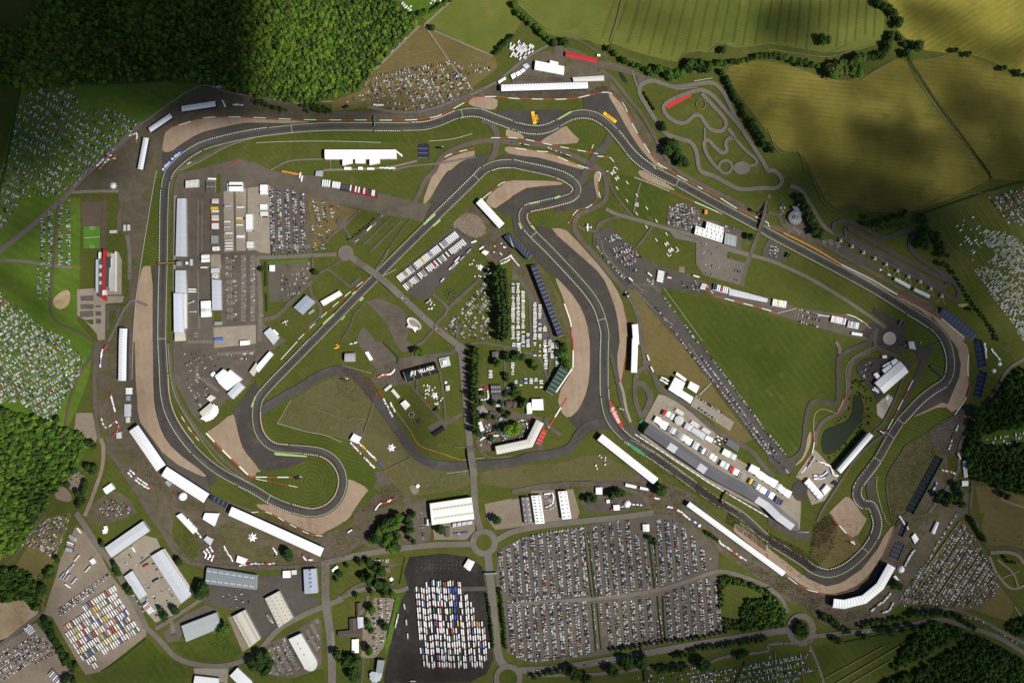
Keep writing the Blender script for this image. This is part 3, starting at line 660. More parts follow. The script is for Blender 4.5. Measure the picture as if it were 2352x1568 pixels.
# ---- roads and paths
ROADS=[(RO_,'11 20,797 200,795 740,768',9),(RO_,'11 10,790 30,980 45,1300 40,1400 30,1568',11),(RO_,'21 1870,50 1890,130 1915,400 1960,900 2000,1300 2020,1568 31 2060,150 2095,250',15),(RO_,'11 870,790 1100,950 1300,1120 1600,1400 1800,1560 21 1870,45',14),(ASO,'11 890,670 1000,570 1170,400',10),(ASO,'11 1170,400 1270,350 1400,330 1470,270 1550,100 01 1640,1568 1700,1450 1900,1340 2150,1290 02 0,1310 300,1340 550,1430 760,1530 12 850,40 870,150 850,280 720,360 620,400 575,480 590,570 760,780 950,1000 1090,1180 1160,1350 1195,1568 22 1230,180 1300,300 1350,430 1500,520 1640,620 1800,760 1920,850 2100,940 2200,1010 2352,1190 23 60,1240',11),(RO_,'12 860,350 960,400 1180,460 1450,540 1640,590 1920,690 2170,770 2352,820 13 150,880 400,1000 700,1180 850,1280 1080,1440',8),(RO_,'12 2352,250 13 20,230',9),(ASO,'12 2340,280 2320,380 2270,560 2200,740 2150,900 2110,1060',9),(RO_,'31 600,470 900,400 1200,350 1600,300 1990,290',13),(RO_,'31 2200,260 32 0,180 300,120 700,75 1100,30 1300,0',13),(RO_,'31 2130,380 2160,700 2200,1100 2240,1350 2330,1450',18),(RO_,'32 60,1450 400,1430 800,1370 1240,1290 1700,1210 2352,1105 33 180,1080',15),(RO_,'33 420,1135 800,1095 1200,1055 1420,1005 1600,985 1800,1040 2100,1140 2400,1320',10),(RO_,'33 1340,885 1700,890 1900,960 2150,1095 2352,1200 2600,1330',7),(RO_,'33 180,920 120,790 0,690 32 2352,680 2100,580 1900,540 1640,620 1300,720 700,795 0,840',9),(RO_,'33 380,1220 450,1380 510,1568 540,1700',6),(RO_,'33 250,1200 0,1215 32 2352,1270 1980,1320 1820,1380 1790,1470 1770,1700',6),(RO_,'32 150,1500 800,1480 1300,1420 1800,1370',7),(RO_,'33 0,1120 180,1080',7),(RO_,'10 -300,960 0,740 300,500 600,240 800,20 00 1000,1420 1300,1130',12),(RO_,'10 0,825 200,830 480,870 660,890',7),(DIRT_DARK,'10 545,280 520,500 490,880 465,1180 480,1330 560,1410 700,1470 860,1568 20 870,30 850,120 720,330 640,560 595,810',6),(ASO,'20 880,0 870,500 905,850 960,960 1080,1110 1300,1450 1370,1568 30 1500,180 1620,380 1750,450 1900,485 2352,505 31 300,500 600,475',9),(HDC,'20 930,890 950,960 940,1150 870,1370 780,1600',9),(RO_,'30 700,0 900,300 1060,520 1250,850 1340,1040',13),(RO_,'30 1330,1040 1480,1180 1620,1330 1850,1400 2100,1400 2352,1290 31 200,1080 400,960 650,850 800,790',12),(ASO,'30 430,0 230,270 60,470 -200,540',4),(RO_,'30 -200,1330 0,1220 300,990 420,900',8),(RO_,'31 640,470 640,790 690,1200 700,1700',19),(RO_,'31 760,790 1000,700 1300,720 1400,690',10),(RO_,'30 1430,1070 1600,960 1800,830 1920,740',9),(RO_,'10 1360,1240 1200,1200 1000,1568',6),(RO_,'10 1170,590 1190,740 1190,1000',9),(HDC,'10 660,200 900,190 1090,190',7),(ASO,'10 1100,0 1110,200 1090,560',10),(ASO,'00 2352,1240 2100,1330 1820,1470 1640,1568 10 1590,60 1560,230',9),(ASO,'10 1560,230 1545,600 1535,1100 1530,1568 20 1555,0 1580,300 1620,480 1700,640 1850,860 2050,1080 2352,1330',7),(ASO,'01 -20,1238 300,1200 700,1172',8),(RO_,'01 1020,985 1440,1040 1900,900 2200,760 2352,640 02 150,520 330,420',6),(ASO,'01 700,1040 1400,1060 1640,1030 1980,880',9),(HDC,'01 1000,800 1040,700 1150,590 1500,240',5),(HDC,'01 1550,235 1670,410 1830,640 1990,830',4),(HDC,'01 1545,235 1800,0 1960,-160',5),(HDC,'01 1545,240 1900,400 2180,520',4),(HDC,'01 700,935 500,940 350,950 200,920 0,890 00 2100,850 1840,790 1300,1140',4),(ASO,'02 340,400 460,350 600,370 800,490 880,530',4),(ASO,'02 790,580 900,590 1100,660 1160,690 1290,740',9),(ASO,'02 800,650 920,720 1080,920 1180,1040 1300,1240 1420,1460 1520,1568 12 1760,140 2000,260 2130,320',8),(RO_,'13 200,140 300,180 400,330 520,520 660,600 900,720',9),(RO_,'02 1110,650 1130,740 1180,860',5),(DT,'13 0,380 100,420 140,500 300,600 450,650 700,790 1000,960 1350,1160 1520,1240',9),(ASO,'01 2070,1100 2160,1140 2210,1240 2195,1400 2130,1520',14),(AP,'02 905,1240 860,1340 790,1400 740,1480 690,1568 12 640,90 590,170',17),(AP,'13 975,1480 930,1568 23 900,20 680,115 645,190 645,500 620,570 540,560 430,540 380,590 345,750 315,980 250,1060 150,1085 60,1050 -60,930',10),(ASO,'23 1010,50 900,110 780,170 740,300 725,560 660,650 520,720 450,820 430,960',9),(RO_,'23 620,0 655,60 655,110',8),(ASO,'23 1180,130 1010,60 980,20 13 1000,1450',9),(ASO,'23 1090,840 970,920 800,1080 640,1330 500,1540 450,1650',6),(ASO,'23 1250,320 1160,540 1060,740 960,840',5),(RO_,'23 2352,160 2200,260 2100,440 1980,600 1840,820 1760,960 1740,1200 1600,1400 1480,1568',7),(DT,'23 1880,1270 1860,1568 33 1900,60 2010,310 2250,330 2352,400',7),(HDC,'33 2040,370 2200,365 2300,400 2352,470',8),(HDC,'33 2030,400 2100,560 2240,700 2400,650',6),(HDC,'33 2100,430 2250,560 2300,700',5),(HDC,'33 2150,600 2300,540',3),(HDC,'23 2060,1330 2150,1450 2352,1520',5),(HDC,'33 2260,860 2330,960 2352,1000',4),(AP,'22 890,40 960,320 1010,560 1060,720 1180,850',9),(CN,'22 990,370 1020,460 1050,620 1090,740',6),(ASO,'22 1200,180 1280,270 1340,380 1420,470',9),(ASO,'22 1240,220 1160,280 1130,380 1140,560 1190,700',11),(ASO,'22 1140,380 1210,400 1270,520 1200,690',14),(CN,'22 1830,380 1720,490',4),(ASO,'22 0,1375 300,1320 600,1300 900,1320 1200,1400',9),(ASO,'22 300,700 340,780 450,860',8),(ASO,'12 1360,1110 1290,1060 1110,1045 1060,1070',7),(ASO,'12 1290,510 1220,610 1140,710',5),(ASO,'12 880,0 900,120 940,210 1020,320 1110,420',5),(ASO,'12 780,560 790,500 900,440 980,430',7),(ASO,'12 600,510 680,545 780,560',6),(ASO,'12 760,570 750,660 770,700',4),(RO_,'12 1180,110 1140,260 1120,380',4),(ASO,'11 740,480 790,500 820,540 890,650',6),(ASO,'11 960,360 830,490 700,590 640,660',6),(ASO,'11 780,430 800,520',20),(ASO,'11 980,690 1240,430',4),(ASO,'11 1050,745 1340,460',5),(DIRT_DARK,'11 1420,445 1330,560 1220,720 1100,900',4),(ASO,'11 520,780 530,960 560,970',5),(ASO,'11 560,970 640,910 700,930 860,1070',6),(ASO,'11 520,1010 500,1060 520,1150 590,1250 590,1330 560,1370 480,1430',7),(ASO,'11 520,1010 430,1090 300,1230 180,1340 60,1370',10),(ASO,'11 860,1070 960,990',9),(ASO,'11 620,920 800,820',4),(ASO,'11 1000,1220 900,1330 870,1430 780,1568',4),(ASO,'11 1620,1130 1760,1270 1640,1420',7),(ASO,'11 1760,1270 2000,1050 2120,940',9),(ASO,'11 1800,1330 1850,1420 1850,1540',7),(ASO,'11 1650,1440 1540,1568 21 1450,60 1440,140',7),(ASO,'21 1890,50 2050,10 2200,30 2352,60',6),(ASO,'21 2280,40 2290,400 2260,640 2200,720 2270,880',6),(ASO,'21 1690,270 1730,560 1740,720',5),(ASO,'21 1400,370 1500,500 1720,740',5),(ASO,'21 1480,350 1480,480',5),(ASO,'21 2020,900 2060,1000 2150,1060 2352,1050',5),(ASO,'22 0,100 180,110 260,170 310,290 330,380',6),(ASO,'12 160,1200 170,1400 180,1568 22 185,80',5),(ASO,'12 330,1330 360,1568 22 340,330',5),(ASO,'31 1010,640 900,690 790,770',8),(RO_,'31 1030,760 1020,820 950,960',6),(ASO,'31 990,1330 980,1480 970,1568',5),(ASO,'31 2250,1700 2200,1540 2270,1440',8),(RO_,'01 2020,1440 1700,1500 1400,1530 1250,1568',4),(RO_,'01 130,1568 280,1490 400,1470 620,1465',4),(RO_,'01 680,1460 690,1568',3),(HDC,'01 620,1565 1200,1540 1480,1480',5),]
for m_,s_,w_ in ROADS:
 rbn('path' if m_ in(HDC,DT,DIRT_DARK)else 'road',m_,s_,w_,4)
disc('roundabout',RO_,'11 825,757',18)
disc('roundabout',RO_,'21 1870,55',11)
disc('roundabout',RO_,'31 2095,275',32)
disc('traffic_island',GS,'31 2095,275',18,19)
disc('roundabout',RO_,'F 1167,1556',33)
disc('traffic_island',GLU,'F 1167,1556',21)
disc('roundabout',RO_,'33 300,1075',34,38)
disc('traffic_island',GLU,'33 300,1075',20,25)
for s_,w_,cl in[('02 1170,850 1190,780 1290,745 1380,770 1480,800 1600,790 1840,765 1930,840 1990,950 2060,1100 2130,1220 2300,1480 2352,1568 13 50,0 115,60 120,120 60,160 -40,160 12 2100,170 1980,120 1850,50 02 1730,1568 1690,1390 1640,1310 1570,1285 1430,1240 1370,1180 1300,1080 1220,950',9.5,True),('02 1400,960 1470,915 1640,850 1740,830 1830,870 1950,1000 2120,1200',9,False),('02 1740,860 1850,980 1950,1090 1965,1150 1920,1205 1830,1195 1770,1130 1730,1070 1680,1060 1590,1130 1500,1120 1410,1050 1390,990 1400,960',8.5,False),('02 1985,1180 2040,1270 1990,1275 1960,1320 1970,1385 1930,1405 1860,1350 1800,1290 1765,1310 1780,1400 1850,1510 1900,1555',8,False),('02 2040,1270 2150,1390 2245,1475 2230,1515 2170,1525',7,False),('02 1770,1175 1770,1290',5,False),('13 600,500 650,470 720,460 900,540 1060,615 1150,590 1270,545 1330,590 1300,650 1310,720 1400,810 1560,920 1680,1000 1750,1110 1735,1180 1680,1170 1550,1080 1350,980 1100,850 700,620 620,570',9,True),('13 720,525 900,620 1300,840 1560,970 1655,1020 1610,1065 1400,960 1000,750 730,600',10,True)]:
 rbn('kart_circuit',RO_ if '02' in s_[:2]else AP,s_,w_,6,cl)
disc('kart_circuit',RO_,'02 1960,1535',18,18,inner=6.5)
disc('skid_pan',RO_,'02 2110,1545',20,15)
sht('kart_pit',RPT,'02 1405,978 1470,930 1640,868 1650,888 1430,1002')
disc('grass_mound',GDR,'02 1735,960',12,13,inner=3)
# ---- the racing circuit
TRACK_PTS=P('33 0,250 150,345 300,440 400,515 480,548 570,560 715,505 875,367 970,230 1004,110 985,20 940,-70 23 878,1500 818,1425 825,1335 880,1250 945,1165 1020,1060 1110,900 1215,735 1300,640 1395,538 1520,440 1610,385 1655,325 1675,235 1670,130 1635,10 13 1560,1470 1470,1395 1290,1285 1000,1105 700,938 350,755 0,570 12 2290,530 1900,322 1516,110 02 1300,1566 1170,1478 1080,1388 960,1235 870,1140 770,1072 660,1048 560,1062 460,1112 370,1165 280,1193 200,1196 100,1182 0,1150 01 2200,1095 2060,1042 1960,1033 1850,1055 1700,1118 1570,1156 1450,1165 1090,1165 640,1167 330,1187 0,1228 00 2100,1278 1850,1350 1700,1440 1600,1530 10 1560,10 1527,110 1513,300 1505,800 1495,1200 1492,1568 20 1500,150 1507,300 1518,480 1555,640 1630,790 1730,930 1850,1060 1980,1165 2130,1255 2250,1312 2352,1366 21 140,1452 320,1527 480,1568 560,1567 660,1530 740,1460 785,1370 800,1280 785,1195 745,1120 680,1055 590,1012 450,993 300,984 180,972 110,935 55,875 20,800 5,700 8,620 35,520 120,415 330,200 525,0 11 650,1440 1150,930 1592,490 1998,93 01 2090,1568 2150,1535 2230,1510 2352,1506 02 100,1528 290,1568 12 450,45 545,98 592,145 596,190 555,240 450,275 300,312 160,342 112,372 97,430 125,500 200,588 330,715 470,862 600,1002 710,1132 785,1250 830,1380 855,1500 22 852,0 848,150 848,300 850,480 865,600 895,700 955,790 1050,885 1160,960 1300,1050 1500,1190 1850,1445 2100,1590')
trk=ctm(TRACK_PTS,6,True)
TRK_W=18.0
seg=np.r_[0,np.cumsum(nrm(np.diff(np.vstack([trk,trk[:1]]),axis=0),axis=1))]
TL=seg[-1]
n_t=int(TL/3.0)
tt=npl(0,TL,n_t,endpoint=False)
tk=np.vstack([trk,trk[:1]])
trk=nps([np.interp(tt,seg,tk[:,0]),np.interp(tt,seg,tk[:,1])],1)
def ssm(a,k):
 ker=np.ones(2*k+1)/(2*k+1)
 e=npc([a[-k:],a,a[:k]])
 return np.convolve(e,ker,'valid')
trk=nps([ssm(trk[:,0],2),ssm(trk[:,1],2)],1)
rbn('verge',GS,trk,TRK_W+6,0,True)
rbn('race_track',TRACK,'21 -40,660 60,630 200,540 400,430 600,310 760,262 880,290 980,370 1080,500 1200,660 1300,800 1400,950 1500,1060 1620,1120 1760,1145 1900,1142 2352,1112 22 150,1065 320,1040 470,1010 550,960 620,850 690,780 800,750',21,6)
rbn('race_track',TRACK,'23 950,1230 930,1350 960,1470 1000,1568 33 1015,60',15,6)
rbn('race_track',TRACK,trk,TRK_W,0,True)
Z_TRACK=_z[0]
tn=nm2(trk,True)
def tparam(s):
 p=npa(P(s)[0]);return int(np.argmin(nrm(trk-p,axis=1)))
def TKL(side,off,w,i0,i1,mat,name,z=None):
 if i1<i0:i1+=len(trk)
 ii=nar(i0,i1+1)%len(trk)
 p=trk[ii]+tn[ii]*side*(TRK_W/2+off)
 return rbn(name,mat,p,w,0,False,z,reg=False)
cv=np.cross(np.roll(trk,-8,0)-trk,trk-np.roll(trk,8,0))
cv=ssm(ssm(np.clip(-cv/80,-1,1),14),14)*6.0
for w_,k_ in((8.5,.93),(5.5,.84),(2.8,.74)):
 rbn('rubber_line',gmt('rubbered_asphalt',(.062*k_,.057*k_,.052*k_),(.078*k_,.071*k_,.064*k_),s1=.02,s2=.05,vary=.3),trk+tn*cv[:,None],w_,0,True,reg=False)
zl=next_z()
BARE={-1:np.ones(n_t,bool),1:np.ones(n_t,bool)}
KERBS=[('33 300,440','33 560,565',-1,BK),('33 570,560','33 985,250',-1,BK),('33 980,240','33 900,-40',1,BK),('33 940,200','33 990,0',-1,BK),('23 870,1500','23 800,1380',1,BK),('23 820,1420','23 1010,1080',-1,BK),('23 840,1300','23 1000,1080',-1,BK),('23 880,1500','23 830,1330',-1,BK),('23 840,1310','23 980,1080',1,BK),('23 1230,740','23 1640,400',1,BK),('23 1640,300','23 1600,0',-1,BK),('13 1500,1420','13 1290,1285',-1,BK),('12 1516,110','02 1080,1388',-1,BK),('02 1300,1566','02 940,1220',1,BK),('02 860,1140','02 560,1062',-1,BK),('02 420,1140','02 60,1180',1,BK),('02 420,1140','02 60,1180',-1,BK),('02 0,1150','01 2060,1040',1,BK),('02 0,1150','01 1860,1055',-1,BK),('01 1850,1055','01 1420,1165',1,KRD),('01 1340,1165','01 1090,1165',-1,BK),('01 110,1213','00 1700,1440',1,BK),('00 1850,1350','10 1540,80',-1,BK),('10 1515,170','20 1507,300',1,BK),('20 1507,300','20 1790,1000',1,BK),('20 1507,300','20 1760,960',-1,KRD),('20 2200,1290','21 330,1527',1,BK),('21 320,1527','21 590,1012',-1,KRD),('21 590,1012','21 450,993',-1,BK),('21 300,984','21 20,640',1,KRD),('21 20,560','21 520,0',-1,BK),('11 1592,490','01 2090,1568',-1,BK),('01 2150,1535','01 2352,1506',1,KRD),('02 0,1510','12 545,98',-1,BK),('12 420,30','12 560,230',1,KRD),('12 590,210','12 160,342',-1,KRD),('12 450,275','12 130,360',1,BK),('12 130,360','12 140,520',-1,KRD),('12 140,520','22 855,500',1,BK),('22 850,430','22 1160,960',-1,BK),('22 1050,890','22 1500,1190',1,BK)]
kb=MB();kb_mats=[KWH,BK,KRD,KGR]
kz=next_z()
for a_,b_,sd_,cm in KERBS:
 i0,i1=tparam(a_),tparam(b_)
 if i1<i0:i1+=len(trk)
 if i1-i0>420:print('LONG KERB',a_,b_,i1-i0);continue
 ii=nar(i0,i1+1)
 p=trk[ii%len(trk)]+tn[ii%len(trk)]*sd_*(TRK_W/2+.75)
 BARE[sd_][ii%n_t]=False
 q=rsm(p,2.5)
 l,r=stf(q,1.6)
 l,r=WA(l),WA(r)
 for k in range(len(q)-1):
  vs=[(*l[k],kz),(*r[k],kz),(*r[k+1],kz),(*l[k+1],kz),(*l[k],kz+.07),(*r[k],kz+.05),(*r[k+1],kz+.05),(*l[k+1],kz+.07)]
  top=(4,5,6,7)
  a3,b3,c3=vs[4],vs[5],vs[6]
  if(b3[0]-a3[0])*(c3[1]-a3[1])-(b3[1]-a3[1])*(c3[0]-a3[0])<0:top=(7,6,5,4)
  kb.add(vs,[top,(0,1,5,4),(1,2,6,5),(2,3,7,6),(3,0,4,7)],0 if k%2 else kb_mats.index(cm))
kb.build('kerb',kb_mats)['kind']='structure'
for sd_ in(-1,1):
 run=[]
 for i in range(n_t+1):
  if i<n_t and BARE[sd_][i]:run.append(i)
  elif len(run)>3:
   rbn('track_edge_line',WLN,trk[run]+tn[run]*sd_*(TRK_W/2-.3),.55,0,z=zl,reg=False);run=[]
  else:run=[]
for a_ in('12 1516,110','12 200,590','22 840,-210','23 1215,735','01 330,1187','01 1890,1045','21 120,1445','33 900,350','10 1492,1540','11 2020,60','23 1000,1080'):
 i=tparam(a_)
 rbn('track_line',WLN,npa([trk[i]-tn[i]*TRK_W*.5,trk[i]+tn[i]*TRK_W*.5]),.55,0,reg=False)
for s_ in('11 1535,490 1640,395 1652,408 1548,502','11 1620,505 1690,447 1698,460 1632,518','11 880,1130 910,1105 928,1112 896,1140','11 948,1190 980,1158 995,1172 965,1200','11 610,1402 715,1310 722,1325 630,1412','11 778,1372 815,1332 822,1340 790,1374','02 418,1095 535,1025 548,1035 430,1103','12 385,252 430,228 455,240 400,262','12 150,300 250,285 255,292 160,312','12 55,480 72,482 92,535 80,540','12 165,508 190,503 215,538 200,540','21 165,1018 470,1047 465,1060 180,1042','20 2305,600 2345,500 2352,500 2320,602','02 1290,1520 1320,1545 1330,1560 1310,1550','32 2090,88 2352,270 2352,280 2090,98'):
 sht('painted_verge',GPT,s_)
sht('painted_verge',pnt('deep_green_paint',(.05,.28,.11)),'22 1045,912 1180,995 1240,1055 1200,1050 1100,980')
sht('painted_verge',pnt('deep_green_paint2',(.03,.20,.06)),'22 1160,735 1190,715 1240,745 1225,790')
i0=tparam('22 1300,1050');i1=tparam('33 0,250')
LINES=[('22 1090,900 1300,1020 1700,1300 2100,1568',.6),('20 1545,20 1570,330 1620,520 1760,760 2000,1090 2290,1300',.6),('00 2352,1262 2100,1345 1850,1480 1660,1568',.5),('01 0,1315 300,1302 700,1300 1150,1312',.9),('01 1590,1300 1800,1280 1990,1230',1.0),('12 1120,62 1300,130 1445,192',1.3),('12 1760,325 1930,400',1.0),('10 1823,262 1822,780',.5),('10 1860,262 1858,740',.4),('10 1820,910 1833,1450',.5),('11 1100,915 1180,815 1220,725',.4),('11 1130,990 1290,905',.9),('12 1390,1075 1550,1290 1750,1568',.5),('12 1120,1090 1300,1270 1480,1420',.4),('12 820,640 850,760 1000,930 1200,1100',.4),('22 1620,20 1760,230 2000,560 2352,1030',.5),('21 200,750 440,820 640,860 790,925',.8),('21 200,750 320,540',.6),('21 1290,640 1420,820',.6),('21 1750,1210 1980,1180',.6),('21 1900,1088 2100,1065',.8),('21 800,220 1060,290',.5),('23 970,50 740,190 715,480',.5),('23 420,900 425,680 490,620 630,660',.6),('11 30,1330 75,1330',.7),('02 1670,748 1840,720',1.1),('02 1500,825 1700,808',.5),('13 680,870 1000,1050 1180,1140',.9),('13 720,1320 830,1360 890,1400 940,1450',1.1),('13 80,1310 260,1265',1.1),('23 1000,1240 995,1350 1050,1568',.7),('33 1060,0 1080,70 1120,110',.6)]
for s_,w_ in LINES:
 rbn('painted_line',WLN,s_,w_*.6,4,reg=False)
tb=[]
for x0,y0,x1,y1 in[(1075,0,975,280),(1185,0,1060,400),(1290,0,1165,420),(1400,0,1260,500),(1510,0,1370,500),(1610,0,1470,520),(1715,0,1600,470),(1815,0,1705,460),(1915,0,1820,440),(2010,0,1930,380),(2110,0,2035,400),(2205,0,2125,420),(2305,0,2235,420),(955,0,830,360)]:
 tb.append((588*2+x0/4,y0/4-6,588*2+x1/4,y1/4))
for x0,y0,x1,y1 in[(45,0,-5,280),(135,0,75,385),(220,0,165,400),(305,0,260,430),(400,0,355,450),(490,0,470,270),(580,0,555,300),(670,0,630,440),(755,0,715,410),(835,0,800,385),(910,20,895,330),(990,120,975,350)]:
 tb.append((588*3+x0/4,y0/4-6,588*3+x1/4,y1/4))
TRM=gmt('tramline_soil',(.05,.055,.018),(.06,.062,.022))
z_=next_z()
for a in tb:
 d=npa([a[2]-a[0],a[3]-a[1]]);d/=nrm(d);n=npa([-d[1],d[0]])
 for k in(-1,1):
  rbn('tramline',TRM,npa([[a[0],a[1]],[a[2],a[3]]])+n*k*1.0,.55,0,z=z_,reg=False)
PALE=gmt('dry_track',(.17,.14,.075),(.14,.12,.058))
for s_,w_ in[('02 1010,0 960,200 900,390',3.2),('02 1470,565 1530,560 1600,485 1700,470 1800,480 1860,440 1920,400 2030,435 2200,425 2352,405 03 70,405',1.6),('02 1080,400 1175,80',.8),('03 180,425 250,430',1.5),('03 360,455 410,465',2),('03 410,470 540,485 620,465 740,415',1.2),('03 0,455 300,500 560,525 760,470 900,440',1.8),('03 0,620 300,640 560,740',1.0),('03 850,740 1000,640 1150,560',1.8),('03 1330,550 1500,545 1700,490',1.4),('03 1650,510 1900,520 2352,700',1.0),('03 1340,700 1700,1190 2040,1568 13 2040,60',1.0),('03 1290,560 1650,1090 1990,1568',1.0),('13 380,0 560,350 820,305 960,370 1230,330',1.6),('03 0,1190 100,1400 270,1390 340,1568',1.6),('02 50,40 180,160 330,270 550,310 700,370 850,460 1180,580',1.6),('03 1100,110 1120,250',3.0),('00 650,1010 540,1230 430,1450',3.4),('00 430,1450 360,1568 10 240,220 0,580',1.8),('33 520,1520 1065,1225',2.4),('33 620,1568 1300,1170',3.0),('33 760,1568 1130,1355',2.4),('20 280,180 400,260 420,270 640,60',2.2),('20 410,270 280,380 80,560',2),('23 1955,935 2352,890',2.5),('33 60,1280 80,1568',2),('33 290,1280 330,1568',2),('32 1640,1430 1640,1700',2),('32 1880,1440 1780,1568',3),('21 540,615 850,720 860,700 1020,715',1.8),('21 1080,560 1040,700 990,840',2.4),('21 1170,1190 1420,1065',2),('21 1820,968 1930,968',2),('01 1230,540 1660,460',2),('01 1110,670 1500,590 1740,540',1.8),('01 1090,800 1500,720 2200,550',1.6),('13 1200,330 1400,350 1600,250 2130,190',1.5),('33 2080,260 2200,280 2330,300 2340,250 2300,230',1.5)]:
 rbn('worn_track',PALE,s_,w_,5,reg=False)
for k in range(17):
 x0=1500+k*62
 a=npa([1764+x0/4,392+(420-k*17)/4]);b=a+npa([0.62,1.0])*150
 rbn('worn_track',PALE,npa([a,b]),.7,0,reg=False)
for p0,p1,n_ in[('33 1760,80','33 1230,830',0)]+[(f'33 {1640+k*95},{250+k*62}',f'33 {1290+k*105},{850 if k<4 else 870}',1)for k in range(6)]:
 rbn('worn_track',PALE,p0+' '+p1[3:],2.6,0,reg=False)
def mark(s):sht('airfield_mark',WLN,s)
d_=npa([.58,.81])
for s_ in('12 1057,112','12 964,162','12 1146,228','12 1055,278','12 1237,345','12 1144,397','12 1326,463','12 1234,517','12 1418,582','12 1325,638'):
 c=npa(P(s_)[0]);rbn('airfield_mark',WLN,npa([c-d_*4.4,c+d_*4.4]),1.7,0,reg=False)
def path_mark(s,w=1.5):
 p=P(s)
 z=next_z()
 for a,b in zip(p[:-1],p[1:]):
  z+=.004
  rbn('airfield_mark',WLN,npa([a,b]),w,0,False,z,reg=False)
 _z[0]=z
path_mark('12 1503,748 1530,735 1505,702');path_mark('12 1418,760 1440,788 1463,772')
path_mark('02 928,1548 948,1536 970,1563');path_mark('12 863,10 885,6')
path_mark('12 1128,318 1153,295 1158,330 1128,318',1.6)
def GTX(name,txt,c,size,rot,mat,ext=0.0,sx=1.0,parent=None,z=None,bold=.0,shear=0.0):
 cu=bpy.data.curves.new(name,'FONT')
 cu.body=txt;cu.size=size;cu.align_x='CENTER';cu.align_y='CENTER';cu.offset=bold;cu.shear=shear;cu.extrude=ext
 tmp=bpy.data.objects.new(name,cu);COL.objects.link(tmp)
 dg=bpy.context.evaluated_depsgraph_get();me=bpy.data.meshes.new_from_object(tmp.evaluated_get(dg))
 bpy.data.objects.remove(tmp);bpy.data.curves.remove(cu)
 me.name=name;me.materials.clear();me.materials.append(mat)
 o=link(name,me)
 x,y=W(P(c)[0])if isinstance(c,str)else c
 o.location=(x,y,next_z()if z is None else z);o.rotation_euler=(0,0,rot);o.scale=(sx,1,1)
 if parent:
  o.parent=parent
 else:o['kind']='structure'
 return o
GTX('runway_number','06','12 1458,732',11.5,R(36),WLN,bold=.22)
GTX('runway_letter','H','12 1420,675',11,R(36),WLN,bold=.3)
GTX('runway_number','24','12 927,18',11,R(216),WLN,bold=.22)
GTX('runway_letter','H','12 964,74',11,R(36),WLN,bold=.3)
sht('painted_sign',RPT,'22 892,525 905,548 950,620 990,700 1030,808 990,775 950,720 912,640')
GTX('sign_lettering','Fly Emirates','22 951,676',11.5,-R(62),WLN,bold=.22,sx=.62)
def banner(base,rot,w,h,ground,txt,ink,size,sx=1.0):
 c=W(P(base)[0]);u=npa([cos(rot),sin(rot)]);v=npa([-u[1],u[0]]);c=npa(c)
 pts=[c-u*w/2-v*h/2,c+u*w/2-v*h/2,c+u*w/2+v*h/2,c-u*w/2+v*h/2]
 o=link('painted_sign',poly_mesh('painted_sign',pts,next_z(),ground));o['kind']='structure'
 GTX('sign_lettering',txt,tuple(c),size,rot,ink,sx=sx,bold=.15)
banner('02 200,1086',R(101),26.5,7.2,YPT,'PIRELLI',RPT,7.0,.75)
banner('02 231,1090',R(101),24.5,4.6,BK,'P ZERO',YPT,5.2,.95)
banner('02 898,1083',R(-37),32,6.6,YPT,'PIRELLI',RPT,6.6,1.0)
i0,i1=tparam('00 1720,1430'),tparam('10 1570,0')
ii=nar(i0,i1+4)%len(trk)
pp=trk[ii]+tn[ii]*(TRK_W/2+4.6)
rbn('painted_sign',BLUE_PAINT,pp,7.0,0,reg=False)
m0,m1=len(pp)//4,3*len(pp)//4
for mi in(m0,m1):
 d=pp[min(mi+2,len(pp)-1)]-pp[max(mi-2,0)]
 GTX('sign_lettering','Allianz',W(pp[mi]),8.2,math.atan2(d[1],-d[0]),WLN,bold=.15,sx=.74)
 q=pp[mi]+(d/nrm(d))*14
 t=npl(0,2*pi,20,endpoint=False)
 if 0<=q[0]:sht('sign_emblem',WLN,nps([q[0]+2.6*np.cos(t),q[1]+2.6*np.sin(t)],1))
bm=MB();bz_=next_z()
def bays_(s_,ang,gaps,pitch,ln):
 poly=npa(P(s_));c=poly.mean(0);r=nrm(poly-c,axis=1).max();u=npa([cos(R(ang)),sin(R(ang))]);v=npa([-u[1],u[0]])
 y=-r;k=0
 while y<r:
  t=nar(-r,r,pitch);q=c+t[:,None]*u+y*v;q=q[isd(q,poly)]
  for m in q:
   a,b=m-v*ln/2,m+v*ln/2
   w=WA([a-u*.14,a+u*.14,b+u*.14,b-u*.14])
   x=[(*p,bz_)for p in w];d1=w[1]-w[0];d2=w[3]-w[0]
   bm.add(x,[(0,1,2,3)if d1[0]*d2[1]-d1[1]*d2[0]>0 else(3,2,1,0)])
  y+=gaps[k%len(gaps)];k+=1
